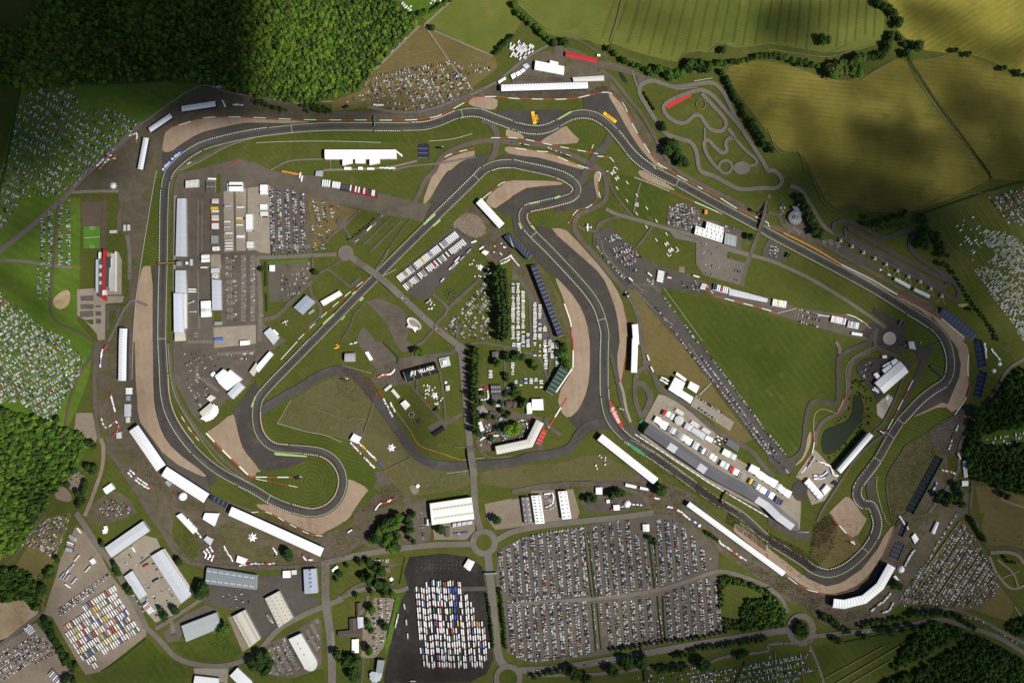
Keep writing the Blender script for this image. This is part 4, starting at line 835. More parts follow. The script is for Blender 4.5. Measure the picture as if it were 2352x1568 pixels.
for a_ in(('10 2160,770 2345,770 2345,1390 2160,1390',90,[21],3.0,11),('10 2070,770 2130,770 2150,1390 2090,1390',0,[16],3.2,10),('10 1755,1480 1855,1480 1855,1540 1755,1540',90,[14],3.2,11),('20 1720,0 1960,0 1960,30 1720,30',0,[9],3.2,7),('20 1760,230 1830,230 1830,360 1760,360',90,[14],3.2,8),('20 1850,310 2050,420 1980,500 1840,360',38,[15],3.2,9),('20 2000,80 2352,60 2352,110 2000,120',-4,[12],3.2,7),('31 110,1240 300,1170 430,1440 140,1490',62,[17],3.2,10),('31 430,1110 560,970 600,1100 560,1330',62,[15],3.2,8),('31 690,1090 725,1090 725,1250 690,1250',88,[20],3.2,6),('11 180,690 500,690 500,740 180,740',0,[12],3.2,7),('30 1560,1000 1620,1000 1600,1100 1550,1100',80,[14],3.4,10),('13 170,500 300,540 330,590 200,560',40,[11],3.0,7),('13 520,620 690,680 660,720 500,670',75,[14],3.0,10),('31 1480,420 1950,420 2050,520 1450,540',3,[9],9,1.2)):
 bays_(*a_)
bm.build('bay_marking',WLN)['kind']='structure'
# ---- buildings, stands and tents
SEAM=pnt('roof_seam',(.62,.63,.65),.6,.05)
def centre(pts):
 a=npa(pts);return a.mean(0)
class Tg:
 def __init__(s,name,lbl,cat,c,group=None):
  s.o=empty(name,(float(c[0]),float(c[1]),0));tg(s.o,lbl,cat,group)
  s.c=(float(c[0]),float(c[1]),0)
 def part(s,name,mb,mats,parent=None,lbl=None):
  mb.v=[(v[0]-s.c[0],v[1]-s.c[1],v[2])for v in mb.v]
  o=mb.build(name,mats,parent or s.o)
  if lbl:o['label']=lbl
  return o
def lrp(a,b,t):return a+(b-a)*t
def gable(mb,q,he,hr,nu,nv,pt_=None,bz=None,sag=0.0,arch=False,thick=.25,seam=.45,hip=0.0):
 q=[npa(p,float)for p in q]
 L=nrm(q[1]-q[0])
 if bz:
  nb=max(int(round(L/bz)),1);us=[]
  for k in range(nb):
   us+=[k/nb,k/nb+seam/L,(k+.5)/nb]
  us.append(1.0)
 else:us=list(npl(0,1,nu+1))
 vs_=npl(0,1,2*nv+1)
 g=[]
 for i,u in enumerate(us):
  row=[]
  for v in vs_:
   p=lrp(lrp(q[0],q[1],u),lrp(q[3],q[2],u),v)
   t=1-abs(2*v-1)
   z=he+(hr-he)*(math.sqrt(max(1-(1-t)**2,0))if arch else t)
   if hip:z=min(z,he+(hr-he)*min(u,1-u)*L/hip)
   if bz and i%3!=2 and 0<i<len(us)-1:z-=sag*0
   if bz and i%3==2 or bz and False:z-=sag
   row.append((p[0],p[1],z))
  g.append(row)
 b=len(mb.v);nvp=len(vs_)
 for row in g:mb.v.extend([tuple(map(float,p))for p in row])
 a=q[1]-q[0];c=q[3]-q[0]
 flip=a[0]*c[1]-a[1]*c[0]<0
 for i in range(len(us)-1):
  for j in range(nvp-1):
   f=(b+i*nvp+j,b+(i+1)*nvp+j,b+(i+1)*nvp+j+1,b+i*nvp+j+1)
   m=0
   if bz and i%3==0:m=2
   elif pt_ and pt_(i,j,len(us)-1,nvp-1):m=1
   mb.f.append(f[::-1]if flip else f);mb.m.append(m)
 rim=[g[i][0]for i in range(len(us))]+[g[-1][j]for j in range(1,nvp)]+[g[i][-1]for i in range(len(us)-2,-1,-1)]+[g[0][j]for j in range(nvp-2,0,-1)]
 n=len(rim);b=len(mb.v)
 mb.v.extend([tuple(map(float,p))for p in rim]);mb.v.extend([(float(p[0]),float(p[1]),float(p[2])-thick)for p in rim])
 for k in range(n):
  c2=(k+1)%n;f=(b+k,b+k+n,b+c2+n,b+c2)
  mb.f.append(f[::-1]if flip else f);mb.m.append(0)
def rect4(c,ang,w,h):
 c=npa(P(c)[0]if isinstance(c,str)else c);u=npa([cos(R(ang)),sin(R(ang))]);v=npa([-u[1],u[0]])
 return[tuple(c-u*w/2-v*h/2),tuple(c+u*w/2-v*h/2),tuple(c+u*w/2+v*h/2),tuple(c-u*w/2+v*h/2)]
def shed(name,lbl,cat,s,h,roof,wall=WGY,rg=1.3,pt_=None,lg_=ROOFLIGHT,bz=None,sag=.0,arch=False,nu=30,nv=4,group=None,drs=2,hip=0.0,along=None,parts=True,inset=.25):
 q=P(s)if isinstance(s,str)else list(s)
 d01=np.hypot(q[1][0]-q[0][0],q[1][1]-q[0][1]);d12=np.hypot(q[2][0]-q[1][0],q[2][1]-q[1][1])
 if(along is None and d12>d01)or along==1:q=q[1:]+q[:1]
 w=[npa(W(p,h))for p in q]
 c=sum(w)/4
 T=Tg(name,lbl,cat,c,group)
 rb=MB();gable(rb,w,h,h+rg,nu,nv,pt_,bz,sag,arch,hip=hip)
 T.part('roof',rb,[roof,lg_,SEAM])
 k=[c+(p-c)*(1-inset/max(nrm(p-c),1))for p in w]
 wb=MB()
 n=4;b=0
 wb.add([(*p,0)for p in k]+[(*p,h-.02)for p in k],[(i,(i+1)%4,(i+1)%4+4,i+4)for i in range(4)],0)
 if not hip:
  m0,m1=(k[0]+k[3])/2,(k[1]+k[2])/2
  wb.add([(*k[0],h-.02),(*k[3],h-.02),(*m0,h+rg-.05),(*k[1],h-.02),(*k[2],h-.02),(*m1,h+rg-.05)],[(0,1,2),(3,5,4)],0)
 a=k[1]-k[0];cc=k[3]-k[0]
 if a[0]*cc[1]-a[1]*cc[0]<0:wb.f=[f[::-1]for f in wb.f]
 T.part('wall',wb,[wall])
 if parts:
  for i in range(drs):
   t=(i+1)/(drs+1)
   e0,e1=(k[0],k[1])if(lrp(k[0],k[1],.5)-c)@npa([.9,-.4])>0 else(k[3],k[2])
   o=lrp(e0,e1,t);u=(e1-e0)/nrm(e1-e0);nn=(lrp(e0,e1,.5)-c);nn/=nrm(nn)
   dw,dh=min(4.0,nrm(e1-e0)/(drs*2.5)),min(4.2,h*.7)
   db=MB();p=[o-u*dw/2+nn*.02,o+u*dw/2+nn*.02,o+u*dw/2+nn*.12,o-u*dw/2+nn*.12]
   db.prism(p,0.05,dh)
   T.part('door',db,[SL if cat!='tent' else GLASS])
 return T
def tent(name,lbl,s,h,rg=1.3,**k):return shed(name,lbl,'tent',s,h,TN,WWH,rg=rg,**k)
# --- roofed grandstands
def RST(lbl,s,w,h,fr_,roof=RWH,name='grandstand',group='roofed grandstands round the circuit',bay=5.6,ss_=SEAT_BLUE,fascia=None):
 p=npa(P(s),float)
 m=miter(p)*fr_
 wF=WA(p+m*w/2,h);wB=WA(p-m*w/2,h)
 c=(wF.mean(0)+wB.mean(0))/2
 T=Tg(name,lbl,'grandstand',c,group)
 rb=MB();sb=MB();bk=MB();posts=[]
 for k in range(len(p)-1):
  L=nrm(wF[k+1]-wF[k]);nb=max(int(round(L/bay)),1)
  us=[]
  for i in range(nb):us+=[(i/nb,2 if i or True else 0),(i/nb+.5/L,0),((i+.5)/nb,0)]
  us.append((1.0,0))
  prof=[(0,h-1.6),(.12,h-.9),(.5,h+.5),(.88,h+.35),(1,h)]
  rows=[]
  for i,(u,_)in enumerate(us):
   dz=.45 if i%3==2 else(0.1 if i%3==1 else 0)
   a,b=lrp(wB[k],wB[k+1],u),lrp(wF[k],wF[k+1],u)
   rows.append([(*lrp(a,b,t),z+dz)for t,z in prof])
  b0=len(rb.v);n=len(prof)
  d=wF[k+1]-wF[k];e=wF[k]-wB[k];flip=d[0]*e[1]-d[1]*e[0]<0
  for r_ in rows:rb.v.extend([tuple(map(float,q))for q in r_])
  for i in range(len(rows)-1):
   for j in range(n-1):
    f=(b0+i*n+j,b0+(i+1)*n+j,b0+(i+1)*n+j+1,b0+i*n+j+1)
    rb.f.append(f[::-1]if flip else f);rb.m.append(2 if i%3==0 else 0)
  for j,mm in((0,0),(n-1,1)):
   for i in range(len(rows)-1):
    a,b=rows[i][j],rows[i+1][j]
    rb.add([a,b,(b[0],b[1],b[2]-.7),(a[0],a[1],a[2]-.7)],[(0,1,2,3)],mm)
  for end in(0,len(rows)-1):
   r_=rows[end]
   for j in range(n-1):
    a,b=r_[j],r_[j+1]
    rb.add([a,b,(b[0],b[1],b[2]-.5),(a[0],a[1],a[2]-.5)],[(0,1,2,3)],0)
  nr=9
  for r_ in range(nr):
   t0,t1=.98-r_*.9/nr,.98-(r_+1)*.9/nr
   z=1.2+r_*(h-5.2)/nr
   q=[lrp(wB[k],wF[k],t0),lrp(wB[k+1],wF[k+1],t0),lrp(wB[k+1],wF[k+1],t1),lrp(wB[k],wF[k],t1)]
   sb.prism([tuple(x)for x in q],0 if r_ in(0,nr-1)else max(z-1.5,0),z,0)
  q=[lrp(wB[k],wF[k],.035),lrp(wB[k+1],wF[k+1],.035),lrp(wB[k+1],wF[k+1],.06),lrp(wB[k],wF[k],.06)]
  bk.prism([tuple(x)for x in q],0,h-2.2)
  for i in range(0,nb+1,3):
   u=min(max(i/nb,.01),.99)
   posts.append((lrp(lrp(wB[k],wB[k+1],u),lrp(wF[k],wF[k+1],u),.9),h-.9))
 T.part('roof',rb,[roof,fascia or roof,SEAM])
 T.part('seating',sb,[ss_])
 T.part('back_wall',bk,[WGY])
 for(x,y),z in posts[:24]:
  pb=MB().bar((x,y,1.0),(x,y,z),.18)
  T.part('post',pb,[SL])
 return T
def OST(lbl,s,w,h,fr_,ss_=SEAT_BLUE,aisle=9.0,nr=14,back=DSL,group='open grandstands round the circuit',lift=1.0):
 p=npa(P(s),float);m=miter(p)*fr_
 wF=WA(p+m*w/2);wB=WA(p-m*w/2,h)
 c=(wF.mean(0)+wB.mean(0))/2
 T=Tg('open_grandstand',lbl,'grandstand',c,group)
 sb=MB();bk=MB()
 for k in range(len(p)-1):
  L=nrm(wF[k+1]-wF[k]);na=max(int(round(L/aisle)),1)
  us=[0.0]
  for i in range(na):us+=[(i+1)/na-.9/L,(i+1)/na]
  for r_ in range(nr):
   t0,t1=1-r_/nr,1-(r_+1)/nr
   z=lift+(r_+.5)*(h-lift)/nr
   for i in range(len(us)-1):
    a,b=lrp(wB[k],wB[k+1],us[i]),lrp(wB[k],wB[k+1],us[i+1])
    e,f=lrp(wF[k],wF[k+1],us[i]),lrp(wF[k],wF[k+1],us[i+1])
    q=[lrp(a,e,t0),lrp(b,f,t0),lrp(b,f,t1),lrp(a,e,t1)]
    zz=z if i%2==0 else z-.25
    d=q[1]-q[0];e2=q[3]-q[0];fl=d[0]*e2[1]-d[1]*e2[0]<0
    v=[(*q[0],zz),(*q[1],zz),(*q[2],zz),(*q[3],zz),(*q[0],zz-(h-lift)/nr-.3),(*q[1],zz-(h-lift)/nr-.3)]
    fs=[(0,1,2,3),(4,5,1,0)]
    sb.add(v,[x[::-1]for x in fs]if fl else fs,0 if i%2==0 else 1)
  q=[wB[k],wB[k+1],lrp(wB[k+1],wF[k+1],-.04),lrp(wB[k],wF[k],-.04)]
  bk.prism([tuple(x)for x in q],0,h+1.1)
  for e in(k,k+1):
   if e not in(0,len(p)-1):continue
   bk.add([(*wF[e],0),(*wB[e],0),(*wB[e],h),(*wF[e],lift)],[(0,1,2,3)])
 T.part('seating',sb,[ss_,AISLE])
 T.part('back_wall',bk,[back])
 return T
RST('short white roofed grandstand on the bank beside the dark wood, north of the top straight','00 1668,1000 1977,952',13,11,1)
RST('short white roofed grandstand set askew at the corner below the grass car field','00 1372,1195 1570,1060',12,11,1)
RST('short white roofed grandstand beside the narrow end of the corner gravel bed','00 1341,1265 1286,1555',13,11,-1)
RST('long narrow white roofed grandstand along the old straight, south of the college','10 1132,1448 20 1126,0 1121,360',18.5,12,-1)
RST('upper of the two joined white grandstands at the lower left bend','20 1225,795 1478,1162',26,13,-1)
RST('lower of the two joined white grandstands at the lower left bend, beside a white dome','20 1505,1190 1895,1440',25,13,-1)
RST('longest white roofed grandstand below the hairpin loop, ending at the crowded junction','20 2112,1555 31 607,368',22,13,-1)
RST('long white roofed grandstand above the top chicane, between crowd and fan village','01 2252,808 02 697,783',15.5,12,1,fascia=pnt('teal_fascia',(.05,.25,.3)))
RST('white roofed grandstand at the tip of the truck park above the infield hairpin gravel','11 2045,275 2258,508',16.5,11,-1)
RST('slim white roofed grandstand upright beside the broad central gravel bed','12 1129,1410 1140,1568 22 1130,0 1121,285',14,12,1)
RST('white roofed grandstand facing the start of the pit building across the straight','22 806,876 1322,1284',18,12,-1)
RST('cream roofed grandstand bent like an elbow beside the caravan park','21 2205,1000 22 160,935 258,735',19,13,1,RCR)
RST('very long thin white grandstand along the crowded main straight opposite the pits','22 1617,1490 32 2352,460 33 147,568',12.5,11,-1)
RST('curved white grandstand in five bends round the last corner','33 1137,490 1030,680 885,800 700,845 600,835',21,14,1)
RST('white roofed grandstand beside the pond, with a hard black shadow','23 950,850 652,1195',12,15,-1)
OST('navy open stand between the white hairpin grandstand and the crowd path','11 2300,590 2352,650 12 0,628 165,795',14,9,-1)
OST('long navy open stand with pale stairways beside the caravan park','12 195,865 450,1520',13,11,-1)
OST('blue open stand on the outside of the fast corner beside the tensile canopies','13 1590,1285 1895,1520',18,10,1,SEAT_BRIGHT)
OST('upper of two blue open stands facing the corner gravel at the right','23 1925,-10 1970,240',18,10,1,SEAT_BRIGHT)
OST('lower of two blue open stands facing the corner gravel at the right','23 1980,275 1922,510',18,10,1,SEAT_BRIGHT)
OST('dark green open stand behind the crowded grass bank, right side of the circuit','23 1575,1060 1300,1568',20,11,1,SEAT_GREEN)
OST('green open stand turned across the corner beside the caravans and trees','22 487,235 345,475',19,9,-1,SEAT_GREEN)
OST('square navy stand packed with people above the curved white grandstand','33 1215,280 1150,430',22,8,1)
OST('small dark stand on the grass above the square navy stand','33 1270,85 1215,220',11,6,1)
OST('small navy open stand between two long white grandstands at the lower left','20 1935,1425 2090,1505',13,7,-1)
OST('square dark blue stand on the grass right of the long white pavilion','01 1538,1325 1538,1452',24,8,1)
OST('bright red terrace on the straight side of the elbow shaped stand','22 303,810 240,940',12,7,-1,RPT)
# --- pit buildings and paddock on the left
shed('pit_garage','long pale pit garage with ribbed white bays at the top of the old paddock','garage','10 1628,255 1708,255 1714,790 1614,787',8,RPA,rg=.7,bz=14.5,nu=40,drs=8)
shed('pit_garage','shorter pale pit garage below the track gantry in the old paddock','garage','10 1612,915 1705,915 1715,1125 1610,1120',8,RPA,rg=.7,bz=14,drs=4)
shed('pit_garage','low pale garage annexe hidden behind the lavender roofed pit building','garage','10 1680,1128 1716,1128 1716,1450 1680,1450',7,RCR,rg=.4,bz=12,drs=4)
shed('pit_building','lavender grey flat pit building, last of the row along the old straight','pit building','10 1594,1125 1675,1125 1690,1487 1598,1487',11,pnt('lavender_roof',(.55,.57,.68),.45,.06),rg=.5,drs=4)
shed('race_office','small cream building at the lower end of the old pit row','office','10 1605,1490 1700,1488 1708,1560 1606,1566',7,RBE,WBR,rg=.4)
shed('media_building','pale flat building with small dark roof vents near the top of the paddock','building','10 1705,92 1825,80 1823,150 1705,158',8,RCR,rg=.4,nu=24,nv=6,pt_=lambda i,j,a,b:i in(6,8,14,16)and j in(2,9))
shed('office_block','dark timber decked block of low cabins beside the paddock lawn','building','10 1893,95 1980,95 1978,195 1890,195',4,pnt('brown_deck',(.10,.09,.075)),rg=.3,bz=12,drs=1)
shed('coach_cabin','white cabin lying across the top of the timber decked block','cabin','10 1908,66 1982,68 1982,84 1908,82',4,RWH,WWH,rg=.2,drs=1)
tent('race_marquee','white marquee split by a black band at the top of the motorhome rows','10 2105,104 2225,104 2228,190 2105,190',8,rg=2,nu=6,nv=6,pt_=lambda i,j,a,b:4<=j<=5,lg_=BK,along=0)
tent('side_tent','narrow white side tent on the left of the black banded marquee','10 2084,118 2102,118 2104,186 2088,186',4,rg=.5,drs=1)
shed('paddock_cabin','grey fenced flat roof cabin below the orange lorries','cabin','10 1938,597 2003,597 2003,668 1938,668',4,RGY,rg=.2)
shed('paddock_cabin','white cabin with three roof hatches beside the concrete apron','cabin','10 1950,700 2014,697 2016,733 1952,736',4,RWH,WWH,rg=.2,nu=12,nv=4,pt_=lambda i,j,a,b:i in(4,6,7)and j in(3,4))
tent('paddock_tent','upper white pavilion tent right of the track gantry','10 1850,772 1920,768 1922,802 1850,805',6,rg=1.5)
tent('paddock_tent','second white pavilion tent joined below its twin by the gantry','10 1850,808 1922,806 1922,838 1850,842',6,rg=1.5)
shed('race_control','small grey tower at the end of the track gantry','building','10 1620,835 1652,832 1652,872 1620,875',12,RGY,rg=.3,drs=1)
shed('medical_cabin','white cabin standing upright in the gap between the pit garages','cabin','10 1743,812 1768,812 1768,872 1743,872',5,RPA,rg=.3,drs=1)
shed('medical_cabin','small white hut left of the upright cabin between the pit garages','cabin','10 1704,836 1728,836 1728,862 1704,862',4,RWH,rg=.3,drs=1)
shed('paddock_offices','long lavender flat roof office block along the paddock car park','building','10 1946,1000 2030,1003 2035,1280 1950,1280',7,pnt('lilac_roof',(.46,.48,.56),.5,.12),rg=.3,bz=9,drs=5)
shed('paddock_offices','square pale block at the top of the long lavender offices','building','10 1938,895 2014,893 2018,938 1938,940',6,RPA,rg=.3)
shed('paddock_restaurant','half open white kitchen block between the lavender offices and pale block','building','10 1944,945 2012,942 2014,990 1946,994',5,RCR,rg=.3,nu=5,nv=3,pt_=lambda i,j,a,b:(i,j)in((0,1),(0,4),(2,2),(4,1),(1,5),(4,4)),lg_=BK)
tent('big_marquee','square white marquee with a grey middle band left of the lavender offices','10 1845,1198 1932,1195 1936,1340 1847,1347',8,rg=1.4,nu=9,nv=4,pt_=lambda i,j,a,b:4<=i<=5,lg_=RPA)
shed('store_cabin','flat grey store below the small paddock lawn','cabin','10 1968,1388 2036,1386 2034,1415 1970,1418',4,RGY,rg=.2)
shed('blue_canopy','bright blue flat canopy over the service yard below the paddock','canopy','10 1968,1540 2052,1532 2055,1560 1972,1564',4,pnt('blue_canvas',(.06,.16,.5)),rg=.3,drs=0)
tent('service_tent','white tent in the tan yard right of the blue canopy','20 2205,-5 2290,-12 2292,30 2208,38',5)
tent('motorhome_awning','white double roof hospitality lorry at the head of the motorhome strip','11 38,130 103,130 103,185 36,188',5,bz=6,rg=.4,drs=1)
tent('motorhome_awning','butterfly shaped white awning below the first motorhomes of the strip','11 45,182 102,182 105,218 38,218',5,rg=2.2,drs=1)
# --- left bottom paddock
shed('hospitality_hall','large white hall with a stepped ridge beside the brown gravel bed','hall','20 2000,372 2115,258 2222,345 2085,450',10,TN,WWH,bz=8,rg=1.8)
shed('hospitality_hall','white annexe hall joined to the large stepped white hall','hall','20 1972,318 2052,252 2098,285 2005,368',9,TN,WWH,bz=8,rg=1.5)
shed('hospitality_hall','grey ribbed canopy hall on the gravel side of the white halls','hall','20 2088,478 2196,368 2252,420 2142,530',8,RPA,bz=4,rg=1.0)
tent('entry_tent','small white tent at the left shoulder of the stepped white halls','20 1930,300 1962,272 1985,300 1952,325',4,rg=1)
shed('clubhouse_wing','dull square flat roofed wing above the fan shaped white canopy','building','20 1895,525 1935,488 1985,515 1935,555',6,RCR,rg=.2)
shed('clubhouse_wing','brown grey flat block joined to the fan shaped white canopy','building','20 1830,650 1935,562 1965,600 1860,690',8,RBE,rg=.2)
def fan_canopy(lbl,s,z0,z1,mat,name='fan_canopy',cat='canopy'):
 q=WA(P(s),z0);c=q.mean(0)
 T=Tg(name,lbl,cat,c)
 mb=MB();n=len(q)
 for k in range(n):
  a,b=q[k],q[(k+1)%n];m=lrp((a+b)/2,c,.06)
  for e,f in((a,m),(m,b)):
   mb.add([(*c,z1),(*e,z0 if e is not m else z0-.5),(*f,z0 if f is not m else z0-.5),(*c,z1-.3),(*e,z0-.8),(*f,z0-.8)],[(0,1,2),(3,5,4),(1,4,5,2)])
 T.part('canopy',mb,[mat])
 for k in range(0,n):
  T.part('post',MB().bar((*lrp(q[k],c,.05),0),(*lrp(q[k],c,.05),z0-.3),.15),[SL])
 return T
fan_canopy('big white scalloped canopy shaped like a fan at the corner clubhouse','20 1840,710 1880,640 1925,605 1960,572 1998,592 2010,625 2006,655 1985,685 1955,712 1925,728 1890,738',6,10,TN)
shed('hospitality_row','cream roofed garage row with an orange lane beside it, along the national straight','building','21 -10,240 125,88 160,118 20,285',7,RWH,rg=.6,bz=12)
shed('hospitality_row','cream flat roofed block at the lower end of the garage row','building','20 2290,280 2352,190 21 20,240 20 2330,320',7,RBE,rg=.3)
shed('museum_shed','pale ribbed workshop roofs beside the grounded white aeroplane','building','11 70,1490 130,1440 215,1530 160,1600',6,RPA,rg=.8,bz=8)
shed('museum_shed','white wing of the pale workshop beside the grounded aeroplane','building','11 140,1475 165,1455 210,1500 185,1520',5,RWH,rg=.5)
shed('control_office','grey flat pitched office on the infield lawn left of the national straight','building','11 462,1140 545,1205 428,1322 345,1255',7,pnt('slate_blue_roof',(.30,.33,.39)),rg=.9)
shed('control_office','small grey annexe right of the infield office on its lawn','building','11 475,1305 525,1268 540,1285 490,1322',4,RGY,rg=.3,drs=1)
tent('trackside_tent','oblong white marquee on the grass bend left of the national straight','11 590,1200 765,1100 792,1138 622,1240',6,bz=7)
shed('fire_station_hut','white hut at the corner of the small staff car park','hut','11 122,868 172,868 172,925 125,925',5,RWH,rg=.5,drs=1)
shed('grid_shop','slate blue hut left of the lorries on the old runway','hut','11 552,2 615,0 608,55 545,48',5,pnt('slate_hut',(.33,.36,.42)),rg=.6)
# --- centre
tent('film_marquee','white square marquee on the path crowded with race fans','11 2098,730 2142,745 2112,780 2070,752',5,rg=1.2)
shed('curved_hall','silver barrel roofed hall beside the small kart course','hall','21 818,108 908,104 912,185 816,186',7,pnt('silver_sheet',(.55,.57,.6),.3,.06,metal=.5),rg=3,arch=True,nv=5,bz=4)
tent('kart_trailer_tent','long white pit tent lying on the kart course asphalt','21 998,98 1032,92 1075,165 1045,178',4,rg=.6)
T=shed('village_arch_tent','black arched marquee lettered in white at the top of the fan village','tent','21 1352,268 1650,190 1678,285 1388,372',4,BK,BK,rg=9,arch=True,nv=6,bz=18,drs=2)
for txt,c_,w_,h_ in(('F1',(948.5,858),14.5,9.5),('VILLAGE',(979,849),34,7.6)):
 o=GTX('lettering',txt,tuple(npa(W(c_,13))-npa(T.c[:2])),10,R(15),WLN,bold=.4,parent=T.o,z=13.3,shear=.35 if txt=='F1' else 0)
 o.scale=(w_/o.dimensions.x,h_/o.dimensions.y,1)
T=shed('pagoda_pavilion','square grey and white tiered pavilion right of the black arched marquee','pavilion','21 1680,158 1770,138 1788,218 1702,242',4,RCR,WWH,rg=.2)
for k,(sc,z)in enumerate(((.72,6),(.42,9))):
 q=npa(P('21 1680,158 1770,138 1788,218 1702,242'));cc_=q.mean(0);q=cc_+(q-cc_)*sc
 w_=WA(q,z);mb=MB();mb.prism([tuple(x)for x in w_],z-2.6,z,1,0);T.part('roof_tier',mb,[RWH if k else RPA,DSL])
tent('food_marquee','white square marquee alone on the fan village lawn below the food row','21 1325,570 1372,535 1418,585 1372,630',5,bz=6)
shed('food_marquee','long cream striped food tent at the head of the village row','tent','21 1175,440 1235,390 1250,412 1192,458',4,RCR,WWH,rg=.7,bz=4)
shed('food_marquee','long cream striped food tent running down the inner village row','tent','21 1238,452 1262,435 1325,508 1302,528',4,RCR,WWH,rg=.7,bz=4)
shed('ticket_hut','small pale square hut beside the path east of the fan lawn','hut','21 1742,408 1778,402 1780,448 1745,454',4,RCR,rg=.4,drs=1)
tent('stage_hall','white marquee at the head of the stall row beside the mown infield','21 898,845 968,880 935,938 862,905',6)
shed('village_screen_stand','black roofed bar with a row of white cabins on the village lawn','bar','21 1617,845 1722,775 1745,808 1645,875',5,BK,WWH,rg=.3)
def oval_stage():
 T=Tg('oval_stage','white oval bandstand with a swept white canopy on the central plaza','stage',W((588+1450/4,392+1415/4)))
 cx,cy=588+1452/4,392+1405/4
 ang=R(38);t=npl(0,2*pi,36,endpoint=False)
 def ell(rx,ry):return nps([cx+rx*np.cos(t)*cos(ang)-ry*np.sin(t)*sin(ang),cy+rx*np.cos(t)*sin(ang)+ry*np.sin(t)*cos(ang)],1)
 o_,i_=WA(ell(19,10.5),4),WA(ell(15,7.0),4)
 mb=MB();n=36
 for k in range(n):
  c=(k+1)%n
  mb.add([(*o_[k],0),(*o_[c],0),(*o_[c],4),(*o_[k],4),(*i_[k],2.5),(*i_[c],2.5)],[(1,0,3,2),(2,3,4,5)],0)
 T.part('seating_ring',mb,[pnt('pale_ring',(.6,.6,.58),.6,.25,scale=1.5)])
 mb=MB().prism([tuple(p)for p in i_],0,1.2);T.part('floor',mb,[CN])
 q=WA(P('11 1385,1435 1400,1408 1440,1425 1490,1440 1472,1458 1465,1485 1430,1450'),7);c=q.mean(0);mb=MB()
 for k in range(7):
  a,b=q[k],q[(k+1)%7]
  mb.add([(*c,10),(*a,6),(*b,6),(*c,9.7),(*a,5.7),(*b,5.7)],[(0,1,2),(3,5,4),(1,4,5,2)])
 T.part('canopy',mb,[TN])
oval_stage()
shed('cottage','brown tiled house among trees at the edge of the caravan park','house','22 -10,560 55,530 60,590 10,615',5,RBR,WBR,rg=2,hip=6)
tent('medical_marquee','tall white marquee beside the cottages at the caravan park corner','22 182,530 285,528 290,630 185,630',7,rg=1.6)
tent('medical_marquee','narrow white marquee left of the tall one at the caravan park corner','22 132,562 180,562 185,660 138,668',6,rg=1.2)
shed('farm_building','dark flat roofed farm building with dotted vents beside the poplar hedge','building','21 2155,400 2250,400 2258,475 2160,480',6,pnt('charcoal_roof',(.07,.07,.075)),rg=.6,nu=16,nv=3,pt_=lambda i,j,a,b:i%3==1 and j in(1,4),lg_=RPA)
shed('farm_building','dark flat roofed workshop below the dotted farm building','building','21 2165,485 2258,480 2262,550 2170,555',5,pnt('charcoal_roof2',(.09,.088,.085)),rg=.5)
shed('farm_building','grey tower house beside the white caravans and the poplar hedge','house','21 2168,95 2225,90 2228,155 2172,160',8,RDK,WBR,rg=1,hip=8)
shed('farm_building','grey pyramid roofed barn beside the poplar hedge','barn','21 2010,605 2080,580 2120,625 2040,660',5,pnt('lead_roof',(.2,.19,.18)),rg=1.5,hip=8)
shed('farm_building','terracotta roofed farmhouse in the tan yard by the poplar hedge','house','21 2045,710 2160,668 2175,690 2060,735',5,ROOF_TERRA,WBR,rg=1.5)
shed('farm_building','white curved shed roof at the lower edge of the farm yard','shed','21 2035,740 2070,735 2095,815 2065,830',5,RWH,rg=1)
shed('farm_building','brown roofed cottage beside the farm road','house','21 2290,550 2352,540 2352,600 2300,605',5,RBR,WBR,rg=2)
shed('cottage','low grey garage at the top of the tan farm yard','house','21 2060,640 2110,632 2112,655 2062,662',4.5,RGY,WBR,rg=1.6)
shed('cottage','long brown roofed stable along the farm yard lane','house','21 2120,700 2185,735 2175,758 2110,722',4.5,RBR,WBR,rg=1.6)
shed('cottage','terracotta roofed barn across the lower farm yard','house','21 2110,850 2200,815 2206,832 2116,868',4.5,ROOF_TERRA,WBR,rg=1.6)
shed('cottage','small pale roofed cottage behind the charcoal workshop','house','21 2195,575 2240,572 2242,598 2197,600',4.5,RPA,WBR,rg=1.6)
shed('cottage','white walled cottage beside the caravan lane','house','21 2300,420 2340,418 2341,470 2302,472',4.5,RCR,WWH,rg=1.6)
shed('cottage','grey hut in the fork of the farm lane','house','21 2230,700 2262,690 2268,720 2236,730',4.5,RGY,WWH,rg=1.6)
shed('cottage','dark slate cottage above the farm stables','house','21 2150,640 2200,650 2196,672 2146,662',4.5,RDK,WBR,rg=1.6)
